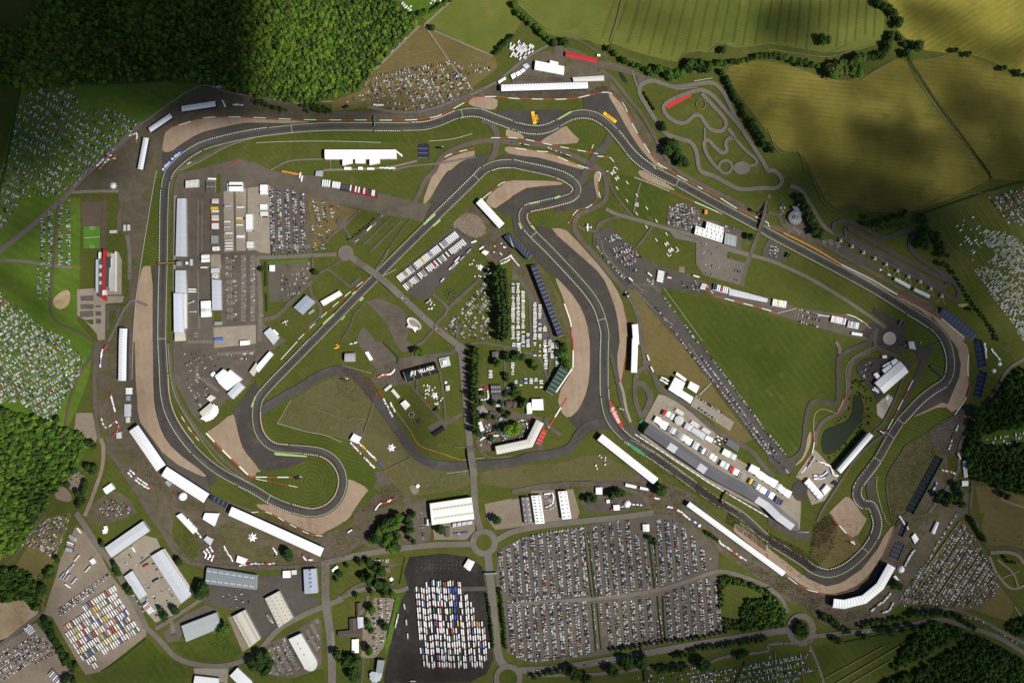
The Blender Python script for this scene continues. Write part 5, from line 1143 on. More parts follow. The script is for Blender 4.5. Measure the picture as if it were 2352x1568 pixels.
# --- the long pit building
def pit_wing():
 A=npa(P('22 1238,795'))[0];pts=P('22 1238,795 1520,985 1790,1172 1965,1272 2160,1372 2352,1490 33 110,30 240,125')
 w=npa([27,27,27,27,27,27,27,25.0]);h=15
 p=npa(pts);m=miter(p)
 f,b=WA(p+m*w[:,None]/2,h),WA(p-m*w[:,None]/2,h)
 c=p.mean(0);c=W(c)
 T=Tg('pit_building','huge dark grey pit building with folded roof and pale painted reflections along the main straight','pit building',c)
 hz=[15.5,14.5,16.2,15,16.4,15.2,16,15]
 facet=[(0,0),(1,0),(0,1),(1,1)]
 rb=MB()
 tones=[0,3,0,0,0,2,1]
 for k in range(len(p)-1):
  sub=4 if k in(0,1)else 2
  for i in range(sub):
   u0,u1=i/sub,(i+1)/sub
   q=[lrp(f[k],f[k+1],u0),lrp(f[k],f[k+1],u1),lrp(b[k],b[k+1],u1),lrp(b[k],b[k+1],u0)]
   m0,m1=lrp(q[0],q[3],.62),lrp(q[1],q[2],.62)
   z0,z1=lrp(hz[k],hz[k+1],u0),lrp(hz[k],hz[k+1],u1)
   v=[(*q[0],z0-1.2),(*q[1],z1-1.2),(*m1,z1+1.4),(*m0,z0+1.4),(*q[2],z1-.6),(*q[3],z0-.6)]
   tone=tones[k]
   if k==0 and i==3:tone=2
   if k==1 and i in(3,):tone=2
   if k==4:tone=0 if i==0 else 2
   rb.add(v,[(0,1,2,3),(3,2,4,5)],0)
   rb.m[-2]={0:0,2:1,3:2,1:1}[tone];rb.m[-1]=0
   rb.add([v[0],v[1],(v[1][0],v[1][1],v[1][2]-1.2),(v[0][0],v[0][1],v[0][2]-1.2)],[(0,3,2,1)],3)
   rb.add([v[4],v[5],(v[5][0],v[5][1],v[5][2]-1.2),(v[4][0],v[4][1],v[4][2]-1.2)],[(0,3,2,1)],3)
 n_=len(p)-1
 rb.add([(*f[0],hz[0]-1.2),(*b[0],hz[0]-.6),(*b[0],hz[0]-1.8),(*f[0],hz[0]-2.4)],[(0,1,2,3)],3)
 tip=npa(W(P('33 285,170')[0],h))
 rb.add([(*f[n_],hz[n_]-1.2),(*tip,hz[n_]),(*b[n_],hz[n_]-.6)],[(0,1,2)],0)
 rb.f=[g for g in rb.f]
 def up(i):
  a,b_,c_=(npa(rb.v[j])for j in rb.f[i][:3]);return np.cross(b_-a,c_-a)[2]
 for i in range(len(rb.f)):
  if rb.m[i]!=3 and up(i)<0:rb.f[i]=rb.f[i][::-1]
 T.part('roof',rb,[RDK,pnt('reflection_tone_pale',(.52,.53,.55),.4,.05),pnt('reflection_tone_mid',(.145,.148,.16),.4,.08),WWH])  # roof metal is uniform; the paler tones paint in reflections off its folds
 wb=MB();gb=MB()
 fi,bi=lrp(b,f,.86),lrp(b,f,.06)
 for k in range(n_):
  wb.prism([tuple(x)for x in(fi[k],fi[k+1],bi[k+1],bi[k])],0,12.6)
  g=lrp(fi[k],f[k],.08),lrp(fi[k+1],f[k+1],.08)
  gb.prism([tuple(x)for x in(fi[k]+(f[k]-fi[k])*.02,fi[k+1]+(f[k+1]-fi[k+1])*.02,g[1],g[0])],4.8,11.5)
 T.part('wall',wb,[WGY]);T.part('window',gb,[GLASS])
 for k in range(n_):
  for i in range(5):
   u=(i+.5)/5;o=lrp(fi[k],fi[k+1],u);d=fi[k+1]-fi[k];d=d/nrm(d);nn=(f[k]-b[k]);nn=nn/nrm(nn)
   T.part('garage_door',MB().prism([tuple(x)for x in(o-d*3+nn*.03,o+d*3+nn*.03,o+d*3+nn*.14,o-d*3+nn*.14)],.3,4.2),[WWH])
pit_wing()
UNIT_COL={'w':(TN,'white'),'p':(RPA,'pale grey'),'k':(pnt('charcoal_unit',(.06,.06,.065)),'charcoal'),'r':(RPT,'red'),'b':(pnt('royal_unit',(.04,.10,.36)),'royal blue'),'n':(pnt('navy_unit',(.025,.04,.085)),'navy'),'y':(YPT,'yellow'),'g':(pnt('mid_grey_unit',(.16,.15,.145)),'mid grey')}
E5=lambda x,y:(1880*.784+x*450/2352*.784,1180*.784+y*300/1568*.784)
UNITS=[(240,258,95,14,'w','widest white team unit nearest the start of the pit building'),(290,302,95,7,'w','slim white team unit second from the start of the pit building'),(350,342,120,15,'w','broad white team unit third from the start of the pit building'),(413,395,100,12,'k','charcoal team unit between two white ones behind the pit building'),(480,425,95,13,'p','pale ribbed team unit beside the charcoal one'),(355,155,80,9,'r','red team unit at the head of the second row, beside the round roof'),(405,170,85,9,'w','slim white unit between the red unit and round roof'),(460,205,90,11,'p','pale team unit touching the round roof'),(558,485,100,17,'g','flat mid grey team deck behind the pit building'),(630,525,100,11,'p','pale team unit right of the mid grey deck'),(680,550,90,10,'w','white team unit left of the broad one halfway along the pits'),(725,585,100,14,'w','broad white team unit halfway along the pit building'),(830,655,110,15,'p','pale green tinted team unit behind the second pale painted roof reflection'),(910,710,90,12,'n','navy team unit behind the pit building'),(945,735,90,9,'w','white team unit right of the navy one'),(995,770,95,16,'g','flat grey team deck between slim white units'),(1070,815,90,9,'w','slim white unit right of the grey deck'),(1118,850,90,8,'w','last slim white unit before the wide gap in the team row'),(1235,930,90,9,'w','slim white unit right of the wide gap in the team row'),(1295,965,95,13,'p','pale striped unit after the wide gap in the team row'),(1388,1010,95,10,'r','red and white team unit near the roof bend'),(1445,1055,95,13,'w','white striped team unit beside the red one near the roof bend'),(1530,1120,95,17,'g','dull grey deck last before the yellow unit'),(1670,1200,90,6,'y','narrow yellow team unit behind the roof bend'),(1725,1235,100,14,'k','black barrel team unit beside the yellow one'),(1785,1285,90,8,'w','white unit right of the black barrel unit'),(1840,1325,95,10,'w','second white unit right of the black barrel unit'),(1885,1350,90,8,'w','third white unit right of the black barrel unit'),(1925,1375,90,8,'b','royal blue team unit in the lower team row'),(1990,1415,100,13,'w','white blue edged unit right of the royal blue one'),(2065,1475,90,8,'n','first of three navy lorries at the lower end of the team row'),(2100,1500,90,7,'n','second of three navy lorries at the lower end of the team row'),(2140,1525,90,7,'n','last of three navy lorries at the lower end of the team row'),(720,370,95,20,'p','grey square roof tent at the head of the long media marquee'),(1035,550,70,19,'w','white square tent at the foot of the long media marquee'),(1300,765,95,20,'w','white team house ringed in red in the upper row'),(1395,815,85,18,'p','pale team house ringed in red next to its twin'),(1720,1020,120,24,'w','wide white barrel marquee at the head of the lower upper row'),(1800,1090,110,12,'w','white unit right of the wide barrel marquee'),(1845,1120,110,11,'w','second white unit right of the wide barrel marquee'),(1888,1145,100,8,'w','slim white unit beside the broad pair in the upper row'),(1950,1185,110,17,'w','broad white unit in the middle of the upper row'),(2030,1230,120,13,'w','white unit right of the broad one in the upper row'),(2100,1285,100,13,'p','pale unit in the lower part of the upper row'),(2150,1330,100,9,'w','white unit right of the pale one in the upper row'),(2195,1360,100,7,'w','slim white unit near the end of the upper row'),(2245,1390,110,13,'w','last white unit of the upper row beside the helipad')]
for x,y,L_,w_,col,lab in UNITS:
 m_,cn=UNIT_COL[col]
 shed('team_unit',lab,'team unit',rect4(E5(x,y),118,L_*450/2352*.784,w_*.92),6.5,m_,WWH if col not in 'knb' else m_,rg=.8,bz=5 if w_>11 else None,group='team units behind the pit building',drs=1,nu=6,nv=3,along=0)
shed('media_marquee','long grey white barrel marquee in the middle of the team paddock','tent',[E5(790,368),E5(985,470),E5(940,575),E5(745,440)],6,RPA,WWH,rg=2,arch=True,bz=7)
shed('garage_block','dark slate block behind the red ringed team houses','building',[E5(1330,545),E5(1505,660),E5(1470,755),E5(1285,635)],6,RDK,rg=.3)
def rrf(name,lbl,cat,c,r,h,mat,dome=0.0,wall=WWH,base=0.0):
 x,y=P(c)[0]if isinstance(c,str)else c
 cx,cy=W((x,y),h*.5);r*=S
 T=Tg(name,lbl,cat,(cx,cy))
 mb=MB();n=28
 ring=lambda rr,z:[(cx+rr*cos(2*pi*k/n),cy+rr*sin(2*pi*k/n),z)for k in range(n)]
 rings=[ring(r,h)]+[ring(r*cos(a),h+dome*sin(a))for a in npl(.25,1.5,6)]
 mb.loft(rings,0,cap=False)
 b=len(mb.v)-n
 mb.f.append(tuple(b+k for k in range(n)));mb.m.append(0)
 for f in mb.f:pass
 T.part('roof',mb,[mat])
 if h>.5:
  wb=MB().loft([ring(r*.98,0),ring(r*.98,h)],0,cap=False);T.part('wall',wb,[wall])
 return T
rrf('round_hospitality','round pale roof like a drum in the team paddock','pavilion',E5(568,262),10.5,8,pnt('drum_roof',(.5,.5,.47)),.6)
for c,r,lab in(('20 1680,1420',10,'white inflatable dome behind the lower joined grandstand'),('22 1056,1490',8.5,'white inflatable dome in the fenced yard by the main car park'),('33 1217,520',8.5,'white inflatable dome at the end of the curved grandstand'),('23 1088,516',4.5,'small white dome on the pale plaza by the pond'),('21 1483,1325',5,'small white ringed dome with cabins on the lower infield'),('32 1718,118',4.5,'small white dome at the end of the stalls below the long thin grandstand'),('21 1742,375',3.5,'tiny white round kiosk on the path beside the fan lawn')):
 rrf('inflatable_dome',lab,'dome',c,r,.4,TN,r*.8)
def stt(lab,c,Rr,npt=7,rot=0.0):
 x,y=P(c)[0];cx,cy=W((x,y),2);Rr*=S
 T=Tg('star_tent',lab,'tent',(cx,cy),'star shaped tents')
 mb=MB();vs=[(cx,cy,Rr*.62)]
 for k in range(2*npt):
  a=rot+pi*k/npt;rr=Rr if k%2==0 else Rr*.5
  vs.append((cx+rr*cos(a),cy+rr*sin(a),.4 if k%2==0 else 2.6))
 mid=[]
 for k in range(2*npt):
  v=vs[k+1];mid.append((cx+(v[0]-cx)*.4,cy+(v[1]-cy)*.4,Rr*.62*.42+v[2]*.3))
 vs+=mid;n=2*npt
 fs=[]
 for k in range(n):
  c2=(k+1)%n
  fs+=[(0,1+n+k,1+n+c2),(1+n+k,1+k,1+c2),(1+n+k,1+c2,1+n+c2)]
 mb.add(vs,fs);T.part('canopy',mb,[TN])
 T.part('mast',MB().bar((cx,cy,0),(cx,cy,Rr*.66),.12),[SL])
for i_,(lab,c,r,n_)in enumerate((('white star tent on the grass below the short upright grandstand','10 1040,138',9.5,8),('white star tent on the lawn beside the lorry park','11 2060,888',8.5,7),('white star tent in the middle of the fan village lawn','21 1640,495',9,5),('white star tent on the brown infield beside the stall row','21 1243,975',10.5,6),('white star tent among the crowd below the longest grandstand','30 2318,230',12,7),('white star tent behind the lower blue stand','23 2080,270',6.5,6),('small white star tent behind the upper blue stand','23 2132,207',6,5))):
 stt(lab,c,r,n_,i_*.4)
# --- right infield, kart centre, hospitality halls
shed('depot_shed','white depot roof with dark slot lights, upper of two by the hangar straight','depot','12 1790,465 1948,522 1940,600 1775,545',8,pnt('depot_white',(.72,.73,.72),.45,.05),rg=.9,nu=24,nv=4,pt_=lambda i,j,a,b:i%5==2 and j in(1,2,5,6))
shed('depot_shed','white depot roof with dark slot lights, lower and longer of the pair','depot','12 1690,505 1942,592 1928,662 1676,582',8,pnt('depot_white2',(.72,.73,.72),.45,.05),rg=.9,nu=30,nv=4,pt_=lambda i,j,a,b:i%5==2 and j in(1,2,5,6))
shed('depot_shed','grey low depot roof right of the two white depots','depot','12 1962,572 2066,602 2056,698 1950,672',6,RGY,rg=.6,bz=7)
shed('tall_booth','orange square booth roof beside the depot car park','booth','12 1772,358 1797,362 1794,402 1768,398',5,ORANGE,rg=.3,drs=1)
shed('strip_pavilion','long white flat pavilion on the paddock strip along the runway field','pavilion','12 2000,1082 2190,1130 2180,1180 1992,1142',6,RPA,rg=.5,bz=14)
shed('strip_pavilion','pale end pavilion continuing the long white one on the paddock strip','pavilion','12 2192,1132 2352,1175 2342,1210 2182,1180',6,RPA,rg=.5,bz=14)
tent('strip_tent','pair of white tents at the right end of the paddock strip','13 770,1480 870,1495 865,1520 768,1505',4,rg=.8,bz=8)
shed('welfare_hall','largest white hall with a high left end among the hospitality halls by the dry field','hall','22 1498,325 1592,378 1538,505 1436,442',9,TN,WWH,rg=2,bz=9,along=1)
shed('welfare_hall','long slim white hall at the top edge of the hospitality halls by the dry field','hall','22 1515,280 1605,345 1592,368 1502,306',6,TN,WWH,rg=.8,bz=6)
shed('welfare_hall','detached white hall right of the largest hospitality hall by the dry field','hall','22 1638,365 1722,410 1692,475 1612,425',8,TN,WWH,rg=1.2,bz=8)
shed('welfare_hall','white hall nearest the road of the hospitality halls by the dry field','hall','22 1562,448 1668,512 1640,572 1536,502',8,TN,WWH,rg=1.2,bz=8)
tent('great_marquee','great white ridged marquee in the dark yard above the pond','23 1213,180 1292,280 1065,478 982,382',9,rg=3.5,bz=5)
tent('marquee_annexe','white barrel annexe at the top corner of the great marquee','23 1128,182 1175,155 1202,190 1152,228',6,rg=1.2)
tent('marquee_annexe','white annexe on the long left side of the great marquee','23 1048,262 1122,205 1148,238 1075,300',6,rg=1.2,bz=6)
tent('marquee_annexe','white flat annexe at the lower left of the great marquee','23 968,300 1002,283 1038,330 1005,352',5,rg=.8)
shed('marquee_annexe','lone white hut above the great marquee yard','hut','23 1048,128 1090,125 1095,152 1055,155',4,RWH,rg=.4)
tent('tunnel_tent','white tunnel tent of lit segments below the pond yard','23 330,1297 374,1252 512,1410 470,1460',5,rg=2.5,arch=True,bz=9,sag=1.0)
tent('tunnel_annexe','white square hall right of the segmented tunnel tent','23 492,1368 540,1310 576,1350 522,1412',6,rg=1)
shed('podium_hall','blue white roofed cabin group near the turning circle','building','23 1290,0 1340,0 1360,75 1300,65',6,pnt('blue_white_roof',(.5,.56,.66)),rg=.4,bz=8)
T=rrf('experience_centre','round grey centre with tower rings in a paved car park beyond the straight','building','13 250,432',16,6,pnt('ring_roof',(.22,.22,.21)),.5)
for rr,z in((11,7.5),(7,9.5),(3.5,11)):
 n=30;cx,cy=T.c[0],T.c[1];mb=MB()
 ring=lambda q,zz:[(cx+q*S*cos(2*pi*k/n),cy+q*S*sin(2*pi*k/n),zz)for k in range(n)]
 mb.loft([ring(rr,5),ring(rr,z),ring(rr*.86,z),ring(rr*.84,z-.6)],0,cap=True);T.part('roof_ring',mb,[pnt(f'ring_tone{rr}',(.12+.02*rr,.12+.02*rr,.12+.02*rr))])
shed('experience_wing','slate blue wing roof joined to the round tower ringed centre','building','13 222,330 262,328 345,400 290,425',7,pnt('slate_wing',(.18,.2,.24)),rg=.3)
shed('experience_shop','small white shop beside the trees above the round centre','shop','13 270,312 298,298 306,318 280,332',4,RWH,rg=.3,drs=1)
CAN=pnt('beige_canvas',(.55,.47,.34),.7,.1)
ORD=['first','second','third','fourth','fifth','sixth','seventh','eighth','ninth','tenth']
for k,s_ in enumerate(('13 667,640','13 773,692','13 877,748','13 982,803','13 1085,857','13 1190,915','13 1291,970','13 1398,1015','13 1496,1080','13 1597,1148')):
 x,y=P(s_)[0];cx,cy=W((x,y),4)
 T=Tg('tensile_canopy',f'beige pyramid canopy, {ORD[k]} from the left of the row beside the kart circuit','canopy',(cx,cy),'tensile canopies beside the kart circuit')
 mb=MB();r=4.2;q=[(cx+r*a,cy+r*b)for a,b in((-.9,.8),(.8,1),(1,-.9),(-.8,-1))]
 m8=[]
 for i in range(4):
  a,b=q[i],q[(i+1)%4];m8+=[(*a,3.2),((a[0]+b[0])/2*.8+cx*.2,(a[1]+b[1])/2*.8+cy*.2,3.8)]
 mb.add([(cx,cy,7.5)]+m8,[(0,1+(i+1)%8,1+i)for i in range(8)]);T.part('canopy',mb,[CAN])
 for dx,dy in((-12,-16),(8,-19)):
  if k in(0,1,2,3):dx,dy=dx*.35,dy*.35
  T.part('leg',MB().bar((cx+dx*.12,cy+dy*.1,3.4),(cx+dx*S*1.1,cy+dy*S*1.1,0.4),.28),[CAN])
shed('straight_pavilion','long white barrel pavilion, upper of two beside the fast straight','pavilion','13 1172,978 1312,1052 1298,1085 1160,1008',5,RPA,WWH,rg=1.5,arch=True,bz=14)
shed('straight_pavilion','long white barrel pavilion, lower of two beside the fast straight','pavilion','13 1350,1075 1492,1140 1478,1172 1338,1105',5,RPA,WWH,rg=1.5,arch=True,bz=14)
shed('drive_lodge','red roofed long rally building below the striped crop field','building','02 495,475 787,540 783,582 490,517',6,pnt('red_roof',(.48,.025,.03),.5,.1),rg=1.0,drs=6)
tent('fan_stage_hall','big white marquee above the longest top grandstand','02 215,557 481,611 476,690 206,640',8,rg=1.6,bz=6)
tent('fan_stage_hall','small white marquee touching the big one at the top','02 350,555 426,572 424,600 346,582',6,rg=.9)
shed('fan_workshop','grey cream low shed between the top grandstand and the big marquee','shed','02 556,712 845,695 846,742 566,752',6,RCR,rg=.8,bz=5)
shed('fan_cabin','white cabin at the right end of the red rally building','cabin','02 782,498 812,500 812,520 782,518',4,RWH,rg=.3,drs=1)
tent('fan_tent','white oblong marquee beside the path at the top car field','01 2222,745 2290,705 2298,725 2232,768',5,rg=.9)
shed('fan_tent','grey ribbed tent left of the big top marquee','tent','02 95,600 135,580 165,610 130,640',4,RPA,rg=.6,bz=4)
for k,(s_,lab)in enumerate((('02 -15,690 25,668 40,705 5,730','white food tent lowest of three below the caravan yard at the top'),('02 30,670 65,650 90,680 50,702','white food tent in the middle of three below the caravan yard at the top'),('02 70,650 105,625 125,650 95,672','white food tent highest of three below the caravan yard at the top'))):
 shed('food_tent',lab,'tent',s_,4,TN,WWH,rg=.8,drs=1)
T=shed('long_pavilion','long white pavilion roof with three wings below it, beneath the top straight','pavilion','01 630,1375 1285,1375 1290,1458 632,1462',10,TN,WWH,rg=1.5,bz=12,drs=8)
for k,s_ in enumerate(('01 795,1460 886,1460 886,1498 795,1520','01 912,1460 1003,1460 1003,1500 912,1500','01 1043,1460 1136,1460 1136,1498 1043,1515')):
 q=[npa(W(p,8))for p in P(s_)];mb=MB();gable(mb,q,8,9.2,6,2,bz=6);T.part('wing_roof',mb,[TN,TN,SEAM])
 c_=sum(q)/4;T.part('wing_wall',MB().prism([tuple(c_+(p-c_)*.97)for p in q],0,7.9),[WWH])
for k,(s_,lab)in enumerate((('01 810,1535 875,1535 875,1560 810,1560','white cabin left of three below the long white pavilion'),('01 937,1533 980,1533 980,1560 937,1560','white cabin in the middle of three below the long white pavilion'),('01 1020,1540 1085,1540 1085,1560 1020,1560','white cabin right of three below the long white pavilion'))):
 shed('kitchen_cabin',lab,'cabin',s_,4,RWH,WWH,rg=.3,drs=1)
# --- college on the left
T=Tg('college','college with a bright red spine roof between grey flat wings, beside its green pitch','college',W((945/4,392+950/4)))
def bk_(name,s_,z,mat,wall=WWH,z0=0.0):
 w_=[tuple(x)for x in WA(P('10 '+s_),z)];T.part(name,MB().prism(w_,z0,z,1,0),[mat,wall])
bk_('spine_roof','948,720 968,735 965,760 958,1150 968,1165 966,1198 930,1170 940,900',10,RPT,RPT)
bk_('wing_roof','960,800 1018,800 1020,890 960,892',8,pnt('dark_flat_roof',(.06,.065,.06)))
bk_('wing_roof','968,895 1005,895 1000,1070 965,1070',7.5,pnt('dark_flat_roof2',(.075,.08,.075)))
bk_('wing_roof','1008,760 1048,760 1048,1105 1003,1105 1010,890 1022,888 1022,790',6,RBE)
bk_('wing_roof','880,815 905,815 900,1125 878,1110',7,RPA)
bk_('wing_roof','906,830 942,800 935,1165 905,1160',7.5,RDK)
bk_('wing_roof','905,750 920,745 918,810 905,808',8,RWH)
bk_('terrace_roof','1050,740 1062,740 1060,1110 1048,1110',6.5,RPA)
bk_('terrace_roof','940,1100 962,1095 962,1140 940,1145',10.4,RWH)
for k in range(3):bk_('rooflight',f'{912},{865+k*75} {935},{865+k*75} {934},{895+k*75} {911},{895+k*75}',8.2,RLP,RLP,7.0)
shed('changing_block','cream flat changing block beside the green pitch','building','10 1005,548 1072,545 1073,572 1006,575',4,RBE,rg=.2)
shed('twin_cabin','left of two white cabins standing side by side on the brown strip','cabin','10 1132,498 1155,498 1155,552 1132,552',4,RPA,rg=.3,drs=1)
shed('twin_cabin','right of two white cabins standing side by side on the brown strip','cabin','10 1168,496 1192,496 1192,550 1168,550',4,RPA,rg=.3,drs=1)
shed('go_kart_course','orange edged toy car course north of the sports court','toy track','10 768,290 905,285 902,345 770,350',.3,pnt('court_grey',(.12,.1,.09)),ORANGE,rg=.1,drs=0)
for s_,lab,m_ in(('20 1155,425 1212,425 1212,485 1155,485','white ribbed cabin block below the long narrow grandstand',RWH),('20 1142,575 1200,575 1198,690 1142,690','grey and white cabin stack beside the left gravel bed',RPA),('20 1155,695 1190,695 1190,745 1155,745','red edged white stall below the grey cabin stack',RCR),('20 1155,500 1190,500 1190,545 1155,545','dark blue shop cabin between two cabin blocks on the left',pnt('blue_grey_cabin',(.2,.25,.32))),('20 1068,838 1110,832 1112,888 1070,892','grey tent in the crowd left of the joined grandstands',RPA),('20 1512,1290 1540,1275 1575,1310 1550,1335','grey hut behind the lower joined grandstand',RGY)):
 if m_:shed('stall_cabin',lab,'cabin',s_,4,m_,WWH,rg=.4,bz=4,drs=1)
tent('lone_marquee','white marquee alone on the grass corner beside the crowded path, lower left','20 943,1352 1018,1300 1055,1350 978,1402',6,bz=7)
tent('merch_marquee','white marquee set askew on the lawn at the lower left','30 1618,32 1662,8 1812,155 1775,200',6,bz=6)
tent('merch_marquee','white stepped marquee left end of the longest grandstand','30 1882,5 2012,10 1968,128 1862,62',6,bz=6)
shed('merch_marquee','half white half grey tent below the stepped marquee','tent','30 1870,250 1902,217 1958,245 1930,305',5,RPA,WWH,rg=1,bz=6)
tent('merch_marquee','white tent at the lower edge of the crowd lawn near the warehouses','30 2182,395 2276,430 2242,480 2170,455',5,rg=1,bz=6)
T=Tg('first_aid_post','white cross shaped cabin cluster above the pale warehouses','cabin',W((955/4,1176+160/4)))
for s_ in('950,130 975,125 985,160 960,168','940,160 965,155 970,195 945,198','960,150 985,160 975,195 955,185'):
 T.part('cabin',MB().prism([tuple(x)for x in WA(P('30 '+s_),4)],0,3.6+.1*len(T.o.children)),[RWH])
# --- warehouses
shed('warehouse','pale grey warehouse highest of the three round the tan yard','warehouse','30 962,322 1312,80 1376,170 1025,416',8,RPA,rg=1.2,nu=40,nv=4)
shed('warehouse','longest pale grey warehouse along the right of the tan yard','warehouse','30 1386,402 1490,340 1768,745 1665,835',8,RPA,rg=1.2)
shed('warehouse_office','narrow tan edged office strip along the longest pale warehouse','office','30 1498,338 1512,332 1782,740 1772,752',5,RBE,WBR,rg=.2,drs=4)
shed('warehouse','smallest pale grey warehouse at the left of the tan yard','warehouse','30 1140,590 1216,535 1350,750 1280,803',7,RPA,rg=1.1)
shed('warehouse','grey warehouse with two rows of white rooflights below the crowd road','warehouse','30 1902,506 31 8,578 31 0,712 30 1885,655',9,pnt('blue_grey_roof',(.2,.23,.25)),rg=1.4,nu=64,nv=6,pt_=lambda i,j,a,b:j in(2,9)and i%8<5 and i%2==0,lg_=RLP)
shed('warehouse','mid grey plain warehouse set askew on the lower lawn','warehouse','30 1666,1042 1985,920 2030,1058 1710,1190',9,pnt('plain_grey_roof',(.34,.37,.38)),rg=.5)
shed('warehouse','cream warehouse with four rows of dark slots beside the plain grey one','warehouse','30 2135,955 2250,895 31 42,1160 30 2290,1242',8,RBE,rg=1,nu=52,nv=5,pt_=lambda i,j,a,b:i%3==1 and j in(1,2,7,8))
shed('warehouse','cream warehouse with scattered dark slots beside the crowd junction','warehouse','31 80,792 212,722 342,968 210,1058',8,RBE,rg=1,nu=30,nv=8,pt_=lambda i,j,a,b:j in(1,5,10,14)and i%4==(1 if j in(1,10)else 3))
shed('warehouse','blue grey warehouse with a dashed dark ridge beside the crowd road','warehouse','31 436,525 552,516 568,738 446,748',9,pnt('blue_ridge_roof',(.36,.40,.50)),rg=1,nu=24,nv=5,along=1,pt_=lambda i,j,a,b:j in(4,5)and i%4<2 and i<18)
shed('site_office','small white ribbed office left of the blue grey warehouse','office','31 246,538 316,535 318,600 246,602',5,RWH,rg=.6,bz=5)
shed('site_office','small white office in the corner between the ribbed office and blue grey warehouse','office','31 325,532 372,528 374,570 328,574',4,RCR,rg=.4)
shed('showroom','long white showroom with rounded lower end and dark roof hatches','showroom','31 298,1165 412,1112 562,1370 452,1445',9,pnt('showroom_roof',(.62,.62,.6)),rg=.4,nu=24,nv=5,pt_=lambda i,j,a,b:(i,j)in((5,5),(9,5),(14,5)))
rrf('showroom_end','pale rounded end block of the long white showroom','building','31 505,1395',14,8,pnt('showroom_end_roof',(.58,.57,.54)),.2)
shed('white_shed','white roofed shed at the lower frame edge, left of two','shed','30 1790,1500 2010,1525 2010,1640 1770,1620',7,RWH,rg=.8)
shed('white_shed','white roofed shed at the lower frame edge, right of two','shed','30 2110,1500 2182,1425 2320,1555 2250,1640',7,RWH,rg=.8)
shed('big_warehouse','largest white warehouse with a line of dark roof slots by the crossroads','warehouse','21 1596,1487 1980,1430 31 2006,62 1616,117',11,pnt('big_white_roof',(.76,.76,.72),.45,.05),rg=1.6,nu=60,nv=6,pt_=lambda i,j,a,b:i%2==0 and j in(3,8)and i>2,drs=5)
for k,(s_,lab)in enumerate((('31 1805,105 1840,95 1842,130 1808,140','first'),('31 1848,98 1885,88 1888,122 1852,132','second'),('31 1892,92 1935,82 1938,112 1895,122','third'),('31 1940,85 1985,75 1988,108 1943,116','fourth'))):
 shed('yard_cabin',f'small grey cabin, {lab} from the left of the row behind the largest white warehouse','cabin',s_,4,RPA,rg=.3,drs=1,group='cabins behind the white warehouse')
shed('yard_store','dark slatted yellow edged store in the yard behind the largest white warehouse','store','31 1735,140 1780,135 1785,225 1740,230',4,pnt('yard_dark',(.09,.085,.08)),YPT,rg=.3)
shed('yard_shed','dark grey shed with dotted vents at the crossroads yard','shed','22 85,1430 156,1428 32 190,100 116,105',7,pnt('yard_dark_roof',(.16,.15,.145)),rg=1,nu=20,nv=4,pt_=lambda i,j,a,b:i%4==1 and j in(1,6),lg_=RLP)
shed('yard_shed','white shed with dark slots in the middle of the crossroads yards','shed','22 176,1415 265,1410 32 300,100 216,108',8,RWH,rg=1,nu=28,nv=4,pt_=lambda i,j,a,b:i%3==1 and j in(1,2,5,6))
shed('yard_shed','white shed with dark slots at the right of the crossroads yards','shed','22 422,1377 504,1372 32 546,56 462,66',8,RWH,rg=1,nu=28,nv=4,pt_=lambda i,j,a,b:i%4==1 and j in(1,2,5,6))
tent('road_marquee','square half grey marquee beside the crowd road above the main car park','22 770,1340 828,1338 830,1402 770,1402',5,rg=1,bz=8)
tent('car_park_marquee','white and grey marquee in the top of the main car park','32 1200,110 1260,110 1263,175 1203,175',5,rg=1.4)
tent('bus_park_marquee','white ridged marquee at the corner of the black coach park','31 1950,425 2010,455 1966,540 1906,496',6,rg=2)
tent('roadside_marquee','small white marquee at the lawn corner by the crowd junction','31 692,528 742,487 756,508 708,549',4,rg=.8)
tent('roadside_marquee','upright white marquee on the lawn below the brown roofed office','31 880,1166 942,1163 942,1290 880,1288',5,rg=1)
shed('brown_office','upper arm of the brown roofed office by the visitor car park','office','31 922,832 962,830 960,965 924,965',5,RBR,WBR,rg=1.2)
shed('brown_office','long lower arm of the brown roofed office by the visitor car park','office','31 752,1092 980,1070 980,1136 756,1146',5,RBR,WBR,rg=1.5)
shed('brown_office','middle arm of the brown roofed office by the visitor car park','office','31 858,975 922,972 924,1085 860,1088',5,RBR,WBR,rg=1.2)
shed('pale_annexe','pale metal annexe on the brown roofed office','annexe','31 930,962 986,960 986,1056 936,1070',7,RPA,rg=.5,bz=8)
shed('slate_annexe','tall grey slab building joined to the fan shaped roof','building','31 1117,1355 1182,1360 1160,1478 1102,1468',9,RGY,rg=.2)
fan_canopy('grey fan shaped roof at the lower frame edge beside the coach park','31 1040,1480 1060,1460 1100,1465 1162,1475 1158,1510 1140,1545 1100,1565 1065,1560 1045,1530',6,7,RPA,'fan_roof_building','building')
shed('garden_house','brown roofed house in the walled garden among trees','house','31 1105,570 1185,560 1188,598 1108,606',5,RBR,WBR,rg=2)
shed('garden_house','tan roofed outbuilding of the walled garden house','house','31 1165,508 1225,502 1228,548 1168,553',4,ROOF_TERRA,WBR,rg=1.5)
tent('garden_tent','white diamond gazebo in the walled garden','31 1222,612 1245,592 1265,615 1242,635',3,rg=1,drs=0)
shed('garden_tent','blue diamond gazebo in the walled garden','tent','31 1235,655 1252,640 1268,652 1252,668',3,BLUE_PAINT,BLUE_PAINT,rg=.8,drs=0)
shed('wood_house','dark roofed house hidden among the big trees by the road','house','31 1225,185 1325,168 1325,195 1228,215',5,RDK,WBR,rg=1.8)
